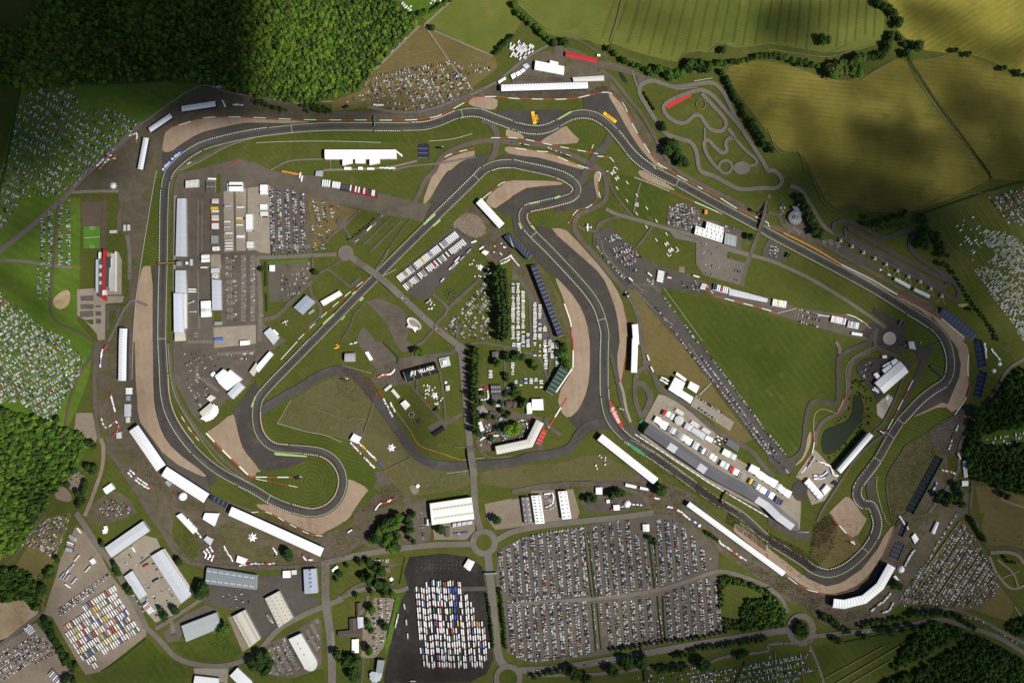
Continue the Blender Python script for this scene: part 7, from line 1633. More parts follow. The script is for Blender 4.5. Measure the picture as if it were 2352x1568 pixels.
lt('in the yard of the elbow shaped stand','22 0,720 190,720 120,880 0,920',65,[6,8],.55)
lt('crammed in the tan yard of the farm stables','21 2060,760 2190,760 2220,930 2050,960',-20,[5,7],.5)
lt('on the walled garden drive','31 1100,420 1220,430 1215,460 1100,450',88,[4],.6)
for s_,ph in(('32 150,1445 500,1420 900,1345 1200,1290','driving on the ring road'),('33 420,1140 800,1100 1170,1055','driving on the ring road'),('33 1620,960 1900,970 2150,1110 2330,1220','queuing on the lane right of the woods'),('32 2330,1400 33 80,1215 300,1210 390,1170','queuing at the tree filled roundabout'),('11 1000,880 1300,1120 1700,1480','driving over the infield bridge')):
 LCA(ph,s_,.4,6.5,0,1.6)
for s_,ph in(('01 20,900 200,920 600,940','queuing on the lane below the dark wood'),('01 1000,800 1050,680 1200,520 1420,300','queuing along the edge of the bright wood'),('02 0,1310 250,1335 450,1400','driving on the inner ring road'),('11 900,660 1010,570 1170,400','queuing on the lane below the old runway'),('33 380,1240 440,1390 500,1530','driving down the farm road at the bottom')):
 LCA(ph,s_,.38,6.0,0,.8)
arr=npa([(a[0],a[1],a[2],a[3],a[4],a[5])for a in cars.p])
def out_of_frame(a,m=12):return(a[:,0]<-m)|(a[:,0]>PW+m)|(a[:,1]<-m)|(a[:,1]>PH+m)
arr=arr[~out_of_frame(arr)]
gz=gdz(arr[:,:2])
d0=np.hypot(arr[:,0]-PW/2,arr[:,1]-PH/2);order=np.argsort(d0)
N_IND=300
near,rest=order[:N_IND],order[N_IND:]
car_mesh={}
for i in near:
 x,y,a,lk,sh,co=arr[i];lk,sh,co=int(lk),int(sh),int(co)
 key=(sh,co)
 if key not in car_mesh:car_mesh[key]=CAR_MB[sh].mesh('car',[CAR_COL[co][1],GLASS,TYRE])
 o=bpy.data.objects.new('parked_car' if sh<2 else 'parked_van',car_mesh[key]);COL.objects.link(o)
 wx,wy=W((x,y));o.location=(wx,wy,gz[i]);o.rotation_euler=(0,0,-R(a))
 kind=('saloon','hatchback','van')[sh]
 verb='' if LOTS[lk].startswith(('driving','queuing'))else 'parked '
 tg(o,f'{CAR_COL[co][0]} {kind} {verb}{LOTS[lk]}','car' if sh<2 else 'van',f'vehicles {LOTS[lk]}')
r_=arr[rest];ww=WA(r_[:,:2])
xf=np.c_[ww,gz[rest],-np.radians(r_[:,2]),np.ones(len(r_)),r_[:,4]]
bases=[]
for mb in CAR_MB:
 V,F,M=tri(mb);bases.append((V,F,np.where(M==0,0,M+NC-1)))
me=scatter('parked_cars',bases,xf,[c[1]for c in CAR_COL]+[GLASS,TYRE],r_[:,5].astype(int))
tg(link('parked_cars',me),'thousands of cars filling the fields and car parks round the circuit','cars',kind='stuff')
print('CARS',len(arr))
# --- coaches
COACH_COL=[('white','white coach with blue and orange tail',(.80,.80,.78),(.05,.07,.3),(.65,.2,.05)),('white','plain white coach',(.82,.82,.81),(.72,.72,.71),(.72,.72,.71)),('tan','tan topped coach with a blue tail',(.42,.32,.19),(.05,.07,.28),(.4,.3,.2)),('white','white coach with an orange tail',(.80,.79,.77),(.6,.2,.06),(.05,.06,.2)),('blue','deep blue coach',(.04,.07,.3),(.04,.06,.22),(.05,.08,.35)),('green','dark green coach',(.02,.12,.06),(.02,.1,.05),(.02,.1,.05)),('red','red coach',(.4,.03,.03),(.3,.02,.02),(.35,.03,.03)),('yellow','yellow coach',(.62,.5,.08),(.5,.4,.06),(.6,.45,.06)),('grey','grey and white coach',(.5,.51,.52),(.3,.31,.33),(.4,.4,.42)),('orange','orange coach',(.62,.25,.05),(.5,.2,.04),(.5,.2,.04))]
def coach_mb():
 m=MB()
 ring=lambda x,w,z0,z1:[(x,-w,z0),(x,w,z0),(x,w,z1-.25),(x,w-.2,z1),(x,-w+.2,z1),(x,-w,z1-.25)]
 m.loft([ring(-6.2,1.2,.4,3.2),ring(-6.0,1.27,.35,3.4),ring(-4.6,1.27,.35,3.4)],1)
 m.loft([ring(-4.6,1.27,.35,3.39),ring(-3.6,1.27,.35,3.39)],2,cap=False)
 m.loft([ring(-3.6,1.27,.35,3.4),ring(5.2,1.27,.35,3.4),ring(5.9,1.25,.35,3.3)],0,cap=False)
 m.loft([ring(5.9,1.25,.35,3.3),ring(6.25,1.15,.4,2.6)],3)
 for x in(-1.8,2.2):m.box(x-.45,x+.45,-.4,.4,3.39,3.5,4)
 for sy in(-1,1):m.add([(-5.6,sy*1.285,1.7),(5.4,sy*1.285,1.7),(5.4,sy*1.285,2.7),(-5.6,sy*1.285,2.7)],[(0,1,2,3)],3)
 for x in(-3.8,3.9):
  for sy in(-1,1):m.box(x-.5,x+.5,sy*1.27-.25,sy*1.27+.03,0,1.0,5)
 return m
coach_pts=[]
colx=[1492,1512,1542,1560,1590,1608,1640,1657,1684,1701,1719,1747,1764,1790,1808,1832,1850,1882,1899,1938,1956,1984,2002,2028,2046,2072,2090,2122]
cpoly=npa(P('31 1455,700 1660,590 1770,590 1800,640 1880,650 1900,880 1922,740 1985,780 2010,980 2070,980 2130,1130 2150,1260 2120,1340 2110,1400 1880,1420 1560,1450 1530,1440 1480,900'))
for r in range(14):
 for cx in colx:
  x,y=cx+(r-5)*4.6+rnn(0,1.0),640+r*62+((cx*7)%23)*.9+rnn(0,2)
  p=npa([[588+x/4,1176+y/4]])
  if isd(p,cpoly)[0]and rn.random()<.9:
   blue=1828<cx<1860 and r<6
   c=4 if blue and rn.random()<.7 else rn.choice(10,p=[.37,.28,.10,.12,.035,.03,.01,.005,.045,.005])
   coach_pts.append((p[0,0],p[0,1],85.5+180*0+rnn(0,1),0,c))
q=ltp('30 590,1060 985,675 1060,690 1150,850 1290,1070 1130,1200 870,1410 770,1370 640,1170',-33,[15.4],6.0,.93,.1,77)
for a in q:coach_pts.append((a[0],a[1],57+rnn(0,1.5),1,rn.choice(10,p=[.10,.52,.02,.04,.08,.03,.06,.05,.09,.01])))
for s_,n,a in(('30 225,1085 305,1025',2,35),('31 1365,860 1365,861',1,80),('31 1383,1005 1383,1006',1,84),('31 1395,1130 1395,1131',1,86),('31 1310,930 1280,1050',3,100),('31 1420,1545 1470,1543',1,0)):
 p=P(s_)
 for k in range(n):
  t=(k+.5)/n;coach_pts.append((p[0][0]*(1-t)+p[1][0]*t,p[0][1]*(1-t)+p[1][1]*t,a,2,1 if k%2 else 8))
ca=npa(coach_pts);gz=gdz(ca[:,:2])
order=np.argsort(np.hypot(ca[:,0]-PW/2,ca[:,1]-PH/2))
CO=coach_mb();cmesh={};mats_c=[]
for c in COACH_COL:mats_c.append([cpt(f'coach_{c[0]}_body',c[2]),cpt(f'coach_{c[0]}_tail',c[3]),cpt(f'coach_{c[0]}_band',c[4]),GLASS,RPA,TYRE])
where=['packed in the black coach park','in the slanting ranks on hardcore','apart beside the coach ranks']
for i in order[:300]:
 x,y,a,wk,c=ca[i];c=int(c)
 if c not in cmesh:cmesh[c]=CO.mesh('coach',mats_c[c])
 o=bpy.data.objects.new('coach',cmesh[c]);COL.objects.link(o)
 wx,wy=W((x,y));o.location=(wx,wy,gz[i]);o.rotation_euler=(0,0,-R(a)+pi)
 tg(o,f'{COACH_COL[c][1]} {where[int(wk)]}','coach','coaches '+where[int(wk)])
rest=order[300:]
if len(rest):
 V,F,M=tri(CO);allm=[m for c in mats_c for m in c]
 Vs,Fs,Ms=[],[],[];off=0
 for i in rest:
  x,y,a,wk,c=ca[i];wx,wy=W((x,y));t=-R(a)+pi
  v=nps([V[:,0]*cos(t)-V[:,1]*sin(t)+wx,V[:,0]*sin(t)+V[:,1]*cos(t)+wy,V[:,2]+gz[i]],1)
  Vs.append(v);Fs.append(F+off);Ms.append(M+6*int(c));off+=len(V)
 tg(link('coaches',big_mesh('coaches',npc(Vs),npc(Fs),npc(Ms),allm)),'the farther coaches in the ranks at the lower left','coaches',kind='stuff')
print('COACHES',len(ca))
# --- lorries, motorhomes, CRV, stl: each an object
BOX_COL={'w':('white',(.82,.82,.82)),'g':('grey',(.34,.35,.37)),'y':('yellow',(.8,.5,.02)),'r':('red',(.46,.03,.03)),'t':('tan',(.45,.29,.14)),'k':('charcoal',(.05,.05,.055)),'n':('navy',(.03,.045,.12)),'b':('blue',(.05,.12,.42)),'m':('maroon',(.16,.02,.025)),'c':('cream',(.6,.57,.48)),'l':('lilac',(.5,.5,.62)),'o':('orange',(.65,.24,.05))}
BM={k:cpt('box_'+v[0],v[1])for k,v in BOX_COL.items()}
def lorry_meshes(L,col,cab):
 key=(round(L,1),col,cab)
 if key in lorry_cache:return lorry_cache[key]
 t=MB();t.box(-L/2,L/2-2.6,-1.28,1.28,1.1,4.0,0)
 for k in range(1,4):t.box(-L/2+k*(L-2.6)/4-.06,-L/2+k*(L-2.6)/4+.06,-1.29,1.29,3.9,4.03,1)
 for x in(-L/2+1.2,-L/2+2.4):t.box(x-.5,x+.5,-1.25,1.25,0,1.0,2)
 c=MB();h=L/2
 r=lambda x,w,z1:[(x,-w,.5),(x,w,.5),(x,w,z1),(x,-w,z1)]
 c.loft([r(h-2.35,1.22,3.7),r(h-.7,1.22,3.6),r(h-.1,1.18,2.6),r(h,1.15,1.6)],0,ms=[0,1,0])
 c.box(h-1.9,h-.9,-1.22,1.22,0,.95,2)
 lorry_cache[key]=(t.mesh('trailer',[BM[col],RPA,TYRE]),c.mesh('cab',[BM[cab],GLASS,TYRE]))
 return lorry_cache[key]
lorry_cache={}
def lry(c,ang,L,col='w',cab='w',prs='',group=None):
 me_t,me_c=lorry_meshes(L,col,cab)
 z=gz1(c);wx,wy=W(c)
 o=empty('lorry',(wx,wy,z),-R(ang))
 d=link('trailer',me_t,o);e=link('cab',me_c,o)
 cabs='' if cab==col else f'{BOX_COL[cab][0]} cabbed '
 tg(o,f'{cabs}{BOX_COL[col][0]} articulated lorry {prs}','lorry',group or 'lorries '+prs)
def lorry_row(s_,n,ang,L,cols,prs,cab='w',skip=()):
 p=npa(P(s_))
 for k in range(n):
  if k in skip:continue
  t=k/max(n-1,1);c=p[0]*(1-t)+p[-1]*t
  cc=cols[k%len(cols)]
  lry((c[0],c[1]),ang+rnn(0,.8),L,cc,cab[k%len(cab)],prs)
fw=npa([cos(R(50)),sin(R(50))])*9.2
seqA='wwwwgtwwggwgwwwwywwwwggwwwwwgwgggwwwwwww'
for k in range(40):
 if k in(10,28):continue
 t=k/39;c=npa([911,634])*(1-t)+npa([1043,532])*t+fw
 lry((c[0],c[1]),50,15.2,seqA[k],'w','in the back rank of the infield lorry park')
seqB='wwgtwwwgwwwgtwwwwwrwwwggwwwgwwwwwwwww'
for k in range(37):
 if k in(8,13,20,25,27):continue
 t=k/36;c=npa([925,653])*(1-t)+npa([1060,549])*t+fw*1.05
 lry((c[0],c[1]),50,14.6,seqB[k],'wwrwkw'[k%6],'in the front rank of the infield lorry park')
for s_,n,a,L,cols,ph,cab in[('11 618,118 676,124',4,98,15,'w','in the first four of the old runway line','w'),('11 710,135 770,143',5,98,15,'w','in the white five of the old runway line','g'),('11 786,155 852,165',6,98,14,'k','in the dark six of the old runway line','k'),('11 872,168 1118,222',17,98,14.5,'wkmwrwkkwrmkkwwkm','in the red cab end of the old runway line','r'),('10 1978,268 1978,296',3,180,16,'ccw','at the head of the tractor line in the old paddock','r'),('10 1972,341 1972,353',2,180,16,'y','in the tractor line of the old paddock','y'),('10 1978,370 1978,384',2,180,16,'wc','below the yellow pair in the old paddock','y'),('10 1978,415 1978,454',4,180,16,'cccw','in the upper orange cab row of the old paddock','o'),('10 1978,467 1978,468',1,180,15,'r','among the orange cabs of the old paddock','r'),('10 1978,491 1978,532',4,180,16,'w','in the lower orange cab row of the old paddock','o'),('10 2095,326 2095,327',1,180,16,'l','in the left motorhome strip of the old paddock','n'),('10 2100,470 2100,520',2,0,16,'wl','in the left motorhome strip of the old paddock','g'),('10 2104,576 2104,577',1,180,16,'w','in the left motorhome strip of the old paddock','w'),('10 2104,640 2104,720',4,180,16,'lwww','at the foot of the left motorhome strip','w'),('10 2210,338 2210,339',1,180,17,'w','in the middle motorhome strip of the old paddock','w'),('10 2210,434 2210,447',2,0,17,'cy','in the middle motorhome strip of the old paddock','k'),('10 2212,500 2212,501',1,0,17,'w','in the middle motorhome strip of the old paddock','g'),('10 2212,600 2212,613',2,180,17,'w','in the middle motorhome strip of the old paddock','w'),('10 2298,408 2298,540',12,0,15,'w','in the stacked white row of the old paddock','w'),('10 2300,556 2300,557',1,0,15,'c','below the stacked white row of the old paddock','r'),('10 2305,660 2305,705',4,0,15,'w','at the foot of the right motorhome strip','w'),('11 72,318 72,354',4,180,16,'w','beside the paddock car park in the inner strip','w'),('11 76,388 76,412',3,180,16,'wlw','lower in the strip beside the paddock car park','w'),('11 80,428 80,429',1,180,14,'m','last in the strip beside the paddock car park','w'),('10 1772,1090 1772,1112',2,0,17,'w','behind the lower pit garages','w'),('10 1760,1210 1761,1211',1,-20,15,'g','askew behind the lavender pit building','w'),('10 1775,1295 1775,1296',1,0,15,'g','behind the lavender pit building','w'),('10 1882,890 1882,891',1,0,15,'w','below the twin pavilion tents','w'),('12 1370,928 1356,1018',7,14,14,'w','in the stacked seven where runway and strip meet','w'),('12 1452,960 1448,985',2,14,11,'mw','beside the stacked seven on the strip','m'),('12 1692,972 1693,973',1,14,14,'w','alone beside the paddock strip','w'),('12 1768,1050 1752,1085',3,14,13,'w','inside the zigzag barrier of the strip','r'),('12 1850,1070 1990,1108',9,100,14.5,'nnwwrwwww','in the left block of strip lorries','w'),('13 42,1212 155,1232',9,99,15,'wwwywwwww','in the yellow striped block of strip lorries','w'),('13 580,1362 700,1388',9,101,14,'wwcwwwwgw','in the right block of strip lorries','w'),('13 732,1410 818,1428',7,101,14,'lgwglww','in the last block of strip lorries','w'),('30 676,222 672,238',2,32,17,'g','in the upper pair on the hardcore','w'),('30 660,280 656,296',2,20,17,'wg','in the second pair on the hardcore','r'),('30 648,330 646,350',3,12,17,'g','in the third rank on the hardcore','b'),('30 735,165 735,166',1,55,14,'w','at the tip of the hardcore','w'),('30 715,415 715,416',1,-52,17,'c','in the nose to tail line on the hardcore','w'),('30 665,500 640,525',2,-52,17,'gw','in the nose to tail line on the hardcore','w'),('30 580,575 630,592',3,-52,17,'g','in the slanting three on the hardcore','g'),('30 690,625 690,626',1,-50,17,'l','below the slanting three on the hardcore','w'),('30 632,672 632,673',1,35,14,'w','sideways below the slanting three','w'),('30 815,515 816,516',1,-48,17,'c','beside the double car row on the hardcore','c'),('30 850,455 875,440',3,55,12,'w','in the three beside the field gate','w'),('30 475,1460 545,1540',6,-48,16,'gwgwgw','in the six on the lower left hardcore','g'),('30 262,1052 305,1095',4,-38,16,'w','in the four beside the sandy bank','w'),('30 1340,830 1400,905',7,-38,14,'bwogwww','in the lorry rank of the tan warehouse yard','w'),('30 1235,340 1236,341',1,60,13,'w','in the middle of the tan warehouse yard','w'),('30 1435,620 1436,621',1,-32,14,'k','beside the longest pale warehouse','k'),('30 1345,485 1346,486',1,-32,12,'r','red sided in the tan warehouse yard','r'),('11 1045,530 1046,531',1,-45,15,'w','on the lane below the old runway','w'),('11 408,48 424,78',2,102,13,'w','left of the slate hut on the runway','w'),('11 1800,885 1835,860',3,-45,16,'w','three abreast on the right of the lorry park','w'),('11 1850,815 1851,816',1,-45,15,'w','right of the lorry park aisle','w'),('11 1900,800 1960,735',2,-45,15,'g','flat loaded right of the lorry park','k'),('11 1715,1005 1716,1006',1,-50,11,'c','alone below the lorry park','w'),('11 1585,1195 1586,1200',2,-35,12,'mw','on the lawn below the lorry park','w'),('12 1055,1138 1056,1139',1,60,13,'w','on the inner ring road by the dry grass','w'),('22 1250,150 1251,151',1,70,13,'w','on the inner ring road, upper of two','w'),('22 1285,255 1286,256',1,62,13,'w','on the inner ring road, lower of two','w'),('31 1565,85 1580,90',2,86,14,'kw','beside the largest white warehouse','w'),('31 120,960 145,985',3,62,14,'g','beside the slotted cream warehouse','w'),('31 870,165 871,166',1,-35,13,'w','on the crowd junction','b'),('12 1090,1000 1091,1001',1,40,11,'w','crossing the runway','w'),('12 1265,955 1266,956',1,40,12,'w','beside the pale runway patch','w')]:
 lorry_row(s_,n,a,L,cols,ph,cab)
for x0,y0,n in((565,120,2),(800,305,2),(970,405,2)):
 for k in range(2):
  c=E5(x0+(22 if k==0 else 0),y0-(0 if k else 22)+30);lry(c,33,19,'w','w',f'in the {["upper","middle","lower"][[565,800,970].index(x0)]} pair of the team paddock')
def van_mesh(kind,col):
 key=(kind,col)
 if key in van_cache:return van_cache[key]
 m=MB()
 if kind=='caravan':
  r=lambda x,w,z0,z1:[(x,-w,z0),(x,w,z0),(x,w,z1-.2),(x,w-.25,z1),(x,-w+.25,z1),(x,-w,z1-.2)]
  m.loft([r(-3.3,1.0,.8,2.3),r(-2.9,1.2,.45,2.75),r(2.7,1.2,.45,2.75),r(3.3,1.05,.8,2.1)],0)
  m.box(-.9,-.4,-.3,.3,2.7,2.84,1);m.box(1.2,1.7,-.3,.3,2.7,2.84,1);m.box(3.3,4.2,-.08,.08,.45,.58,2)
  for sy in(-1,1):m.box(-.45,.35,sy*1.05-.12,sy*1.05+.12,0,.7,2);m.add([(-2.2,sy*1.215,1.4),(2.2,sy*1.215,1.4),(2.2,sy*1.215,2.1),(-2.2,sy*1.215,2.1)],[(0,1,2,3)],1)
 elif kind=='tent':
  pts=[(2.1*cos(2*pi*k/10),1.6*sin(2*pi*k/10))for k in range(10)]
  m.loft([[(x,y,0)for x,y in pts],[(x*.86,y*.86,.9)for x,y in pts],[(x*.45,y*.45,1.6)for x,y in pts]],0)
 elif kind=='stall':
  m.box(-2.6,2.6,-1.2,1.2,0,2.5,1);m.loft([[(-2.9,-1.6,2.5),(2.9,-1.6,2.5),(2.9,1.6,2.5),(-2.9,1.6,2.5)],[(-2.5,-.1,3.4),(2.5,-.1,3.4),(2.5,.1,3.4),(-2.5,.1,3.4)]],0)
  m.box(-2.2,2.2,1.2,1.75,1.0,1.12,2)
 elif kind=='cabin':
  m.box(-3,3,-1.25,1.25,.1,2.75,0);m.box(-2.8,-1.6,1.25,1.3,.15,2.2,2);m.box(-3.05,3.05,-1.3,1.3,2.75,2.85,0);m.box(.6,1.8,1.25,1.3,1.1,2.1,1)
 van_cache[key]=m.mesh(kind,[BM[col]if col in BM else col,GLASS if kind!='stall' else RCR,TYRE])
 return van_cache[key]
van_cache={}
def sml(kind,name,c,ang,col,lbl,cat,group,sc=1.0):
 o=bpy.data.objects.new(name,van_mesh(kind,col));COL.objects.link(o)
 wx,wy=W(c);o.location=(wx,wy,gz1(c));o.rotation_euler=(0,0,-R(ang));o.scale=(sc,sc,sc)
 tg(o,lbl,cat,group)
n_small=0
CAMP=[]
def CRV(poly,ang,gaps,pitch,fill,prs,tent=.12,big=1.0):
 q=ltp(poly,ang,gaps,pitch,fill,.15,5)
 for a in q:
  t=rn.random()<tent;col='w' if rn.random()<.86 else('c' if rn.random()<.7 else 'b')
  CAMP.append((a[0],a[1],ang+90+rnn(0,4)+180*rn.integers(0,2),'tent' if t else 'caravan',col,prs,rnu(.85,1.25)*big))
CRV('F 1166,645 1194,652 1210,690 1214,795 1180,797 1172,720',90,[11.5],4.6,.9,'between poplars and the caravan lane')
CRV('F 1220,690 1246,700 1266,790 1258,835 1222,815',90,[11.5],4.8,.72,'between the caravan lane and the navy stand')
CRV('22 -10,0 150,0 160,90 60,110 -10,80',90,[12],5,.75,'in the middle of the caravan park')
CRV('22 290,20 340,20 340,240 310,260',90,[11],4.6,.85,'in the inner column of the lower caravan park')
CRV('22 360,10 425,20 430,220 370,230',90,[11.5],4.6,.85,'in the outer column of the lower caravan park')
CRV('22 -10,165 45,170 50,310 -10,310',90,[11],5,.8,'on the lawn left of the caravan park lane')
CRV('22 25,345 200,340 270,290 280,430 200,430 190,400 25,400',90,[12,11],4.8,.6,'at the foot of the caravan park')
CRV('21 2085,45 2140,45 2160,345 2090,345',90,[20],4.8,.9,'in the single file beside the poplar hedge')
CRV('02 -20,400 80,385 200,430 190,500 110,560 -20,520',35,[7,8],4.2,.75,'in the jumbled yard at the top')
CRV('13 1640,480 1930,410 1990,640 1880,830 1830,820',52,[8,12],6.5,.33,'thinly in the right hand field',.4,.85)
CRV('13 1975,545 2180,560 2352,640 2352,1100 2250,960 2020,850 2090,760 1990,660',52,[5.6],4.4,.72,'in the packed middle of the right hand field',.5,.62)
CRV('13 2020,880 2250,980 2352,1120 2352,1568 2330,1540 2180,1330 2040,1130 1890,905',52,[5.6],4.4,.7,'in the packed lower end of the right hand field',.5,.62)
CRV('23 1990,870 2352,840 2352,940 2110,960 1990,890',-10,[9],6,.6,'on the bright strip between the two dark woods',.5)
CRV('01 1250,-10 1440,60 1470,130 1400,110 1300,40',45,[9],6,.7,'on the bright lawn beside the wood at the top',.2)
CRV('01 1580,0 1720,0 1680,40 1600,60',30,[9],5.5,.6,'on the bright lawn at the top frame edge',.3)
CAMP=[c for c in CAMP if 0<c[0]<PW and 0<c[1]<PH]
CAMP.sort(key=lambda c:math.hypot(c[0]-PW/2,c[1]-PH/2))
seen_k={'caravan':0,'tent':0};mass=[]
for x,y,a,kd,col,ph,sc in CAMP:
 seen_k[kd]+=1
 if seen_k[kd]<=290:
  sml(kd,'camping_tent' if kd=='tent' else 'caravan',(x,y),a,col,f'{BOX_COL[col][0]} {kd} pitched {ph}',kd,f'{kd}s {ph}',sc)
 else:mass.append((x,y,a,kd,col,sc))
if mass:
 Vs,Fs,Ms=[],[],[];off=0;mm=[BM['w'],BM['c'],BM['b'],GLASS,TYRE]
 for x,y,a,kd,col,sc in mass:
  me=van_mesh(kd,'w');V=npa([v.co for v in me.vertices])*sc;t=-R(a);wx,wy=W((x,y));z=gz1((x,y))
  Vs.append(nps([V[:,0]*cos(t)-V[:,1]*sin(t)+wx,V[:,0]*sin(t)+V[:,1]*cos(t)+wy,V[:,2]+z],1))
  for p in me.polygons:
   vi=list(p.vertices)
   for k in range(1,len(vi)-1):Fs.append((vi[0]+off,vi[k]+off,vi[k+1]+off));Ms.append('wcb'.index(col)if p.material_index==0 else 2+p.material_index)
  off+=len(V)
 tg(link('campers',big_mesh('campers',npc(Vs),npa(Fs),npa(Ms),mm)),'farther caravans and tents of the right hand camping field','caravans',kind='stuff')
print('CAMP',len(CAMP),len(mass))
def stl(s_,n,prs,cols='wwwrwcwwbw',kind='stall',name='food_stall',cat='stall',rows=1,gap=6.5,face=0):
 p=rsm(ctm(P(s_),4),1.0);L=len(p)
 d=np.gradient(p,axis=0);nn=nm2(p)
 for r in range(rows):
  for k in range(n):
   i=min(int((k+.5)/n*L),L-1)
   a=math.degrees(math.atan2(d[i,1],d[i,0]))+face+rnn(0,5)
   col=cols[int(rn.integers(0,len(cols)))]
   c=p[i]+nn[i]*(r-(rows-1)/2)*gap+rnn(0,.5,2)
   sml(kind,name,(c[0],c[1]),a,col,f'{BOX_COL[col][0]} {"stall" if kind == "stall" else "cabin"} {prs}',cat,name.replace('_',' ')+'s '+prs,rnu(.85,1.2))
def cbn(s_,n,ph,cols,**k):stl(s_,n,ph,cols,'cabin','site_cabin','cabin',**k)
stl('20 1185,1185 1270,1270 1385,1340',8,'in the double food row behind the joined stands',rows=2)
stl('20 985,40 945,80 930,150 925,230',9,'in the bent row beside the long narrow stand','wrbcwrw')
stl('20 930,700 980,790 1060,730 1095,790 1040,860',9,'in the loose cluster left of the bend','wwrwc')
stl('21 1125,450 1170,530 1215,610 1255,690',9,'in the red topped row of the fan village','wrwrwgwwr',rows=1);stl('21 1235,560 1275,640',4,'inside the fan village row','wcw')
stl('21 1120,325 1180,300 1230,300 1280,255',8,'in the curve behind the kart course','wwwo')
stl('21 870,925 950,1010 1040,1110 1090,1160',11,'in the inner row beside the mown infield','wcwk');stl('21 940,920 1010,990 1080,1060 1160,1130 1185,1165',13,'in the outer row beside the mown infield','wwrwbyw')
stl('21 1095,1545 1140,1490 1200,1470 1270,1440',9,'at the crowd lane above the big trees','wwbrw')
stl('30 1900,330 1930,380 1915,430',4,'in the white van rank at the crowd lawn','w',rows=3,gap=8);stl('30 2060,310 2100,380 2140,440',7,'beside the lane at the crowd lawn','wwcw');stl('30 2200,490 2352,465 31 0,470 180,465',10,'along the crowd road below the star tent','wcgrw')
stl('31 430,390 460,430 520,435',7,'under the end of the longest stand','wwr');stl('31 155,320 190,370 180,405',4,'in the dark corner below the longest stand','bkw')
stl('22 1425,1515 1500,1530 1560,1568 32 1570,10 1640,70 1720,110',11,'in the row below the long thin stand','wwwrb');stl('32 1870,240 1930,290 2030,360 2150,440',14,'in the row beside the main car park edge','cwwcwr')
stl('22 900,1545 1010,1510 1090,1490 1200,1500',9,'round the dome in the fenced yard','wrwc');stl('22 1280,1425 1350,1445',4,'in the crowd by the lone big tree','wor')
stl('33 940,900 1020,840 1080,790 1120,735',10,'behind the curved grandstand','wckwl');stl('33 1050,920 1110,890 1145,830',6,'at the dirt road behind the curved grandstand','wcw');stl('33 1255,490 1290,410 1340,340',9,'in the row right of the navy block','wwcl')
stl('23 1740,760 1650,1000',7,'on the crowd path above the dark green stand','wwkr');stl('33 1290,160 1200,30',6,'at the top of the slope beside the small dark stand','wbw');stl('20 1020,480 1060,640',6,'in the crowd below the long narrow stand','wrw');stl('30 1730,60 1850,230',7,'on the lawn edge by the askew marquee','wcw');stl('23 1800,1100 1810,1240',8,'in the column beside the right hand wood','w',rows=2,gap=5);stl('23 1540,1300 1505,1390',8,'behind the dark green stand','lwb');stl('23 1590,1180 1690,1200 1710,1210',7,'in the crowd behind the dark green stand','wbwr');stl('23 2045,70 2090,130 2125,170',6,'behind the two blue stands','wlw');stl('23 1985,20 2000,150',6,'against the upper blue stand','w');stl('23 1740,1030 1760,1070',3,'on the path beside the right hand wood','w')
cbn('00 1950,800 2050,800',3,'on the lane above the short stand','w');cbn('00 2050,930 2070,975',3,'right of the short stand, first group','w');cbn('00 2150,965 2230,970',4,'right of the short stand, second group','wcl')
stl('00 900,1540 990,1460 1070,1440',6,'in the cluster beside the crowd lane','wwr',rows=2);stl('00 1190,1250 1260,1230 1250,1310',5,'behind the upright stand','rwc')
cbn('23 450,1100 560,1140 600,1220 640,1230',10,'round the edge of the pond yard','wwbg');cbn('23 420,1240 500,1240 550,1200',6,'in the middle of the pond yard','wwb',rows=2);cbn('23 365,1150 420,1060',5,'on the straight side of the pond yard','g')
cbn('22 1370,340 1440,380',4,'left of the largest hospitality hall','w',rows=2);cbn('22 1870,890 1960,940',5,'in the compound by the slate block','wwk',rows=3,gap=7)
cbn('23 990,300 1000,400 1010,440',5,'beside the great marquee','wk');cbn('23 1050,225 1110,195',4,'above the great marquee','w');cbn('23 970,430 1010,455',4,'at the lower tip of the great marquee','w',rows=2,gap=5)
cbn('21 2050,440 2120,430 2130,520 2060,540',8,'in the tan yard beside the dotted farm roof','wwcr');cbn('21 2060,900 2130,870 2220,860',9,'in the white row of the farm yard','w');cbn('22 80,720 130,740 150,800',6,'behind the elbow shaped stand','wkw')
cbn('22 300,1400 370,1390 380,1480 310,1520',8,'between the white slotted sheds','w');cbn('31 1830,190 1890,190 1940,180',5,'at the back of the largest white warehouse yard','lgb')
cbn('11 2245,845 2300,820 2350,790',5,'above the tip of the poplars','rwgw',rows=2,gap=7);cbn('11 2060,720 2090,700',2,'beside the square film marquee','w');cbn('11 1985,660 2020,650',4,'in the tangle above the lorry park','w');cbn('12 0,800 60,870',5,'on the crowd side of the caravan lane','wc')
cbn('01 1085,970 1170,970',4,'on the dark asphalt above the top straight','w');cbn('01 1280,1385 1340,1430',5,'at the right end of the long pavilion','w');cbn('01 1140,1545 1280,1550',7,'below the wings of the long pavilion','w');stl('11 250,10 400,35',12,'in the orange line of plant on the old runway','o','cabin','plant_trailer','trailer')
stl('21 740,30 770,45 730,60',5,'on the lawn above the barrel roofed hall','oywr','cabin','course_vehicle','vehicle');stl('21 870,20 920,10',4,'beside the kart course lawn','wk','cabin','course_vehicle','vehicle');cbn('13 1030,915 1110,955',6,'beside the upper barrel pavilion','wk')
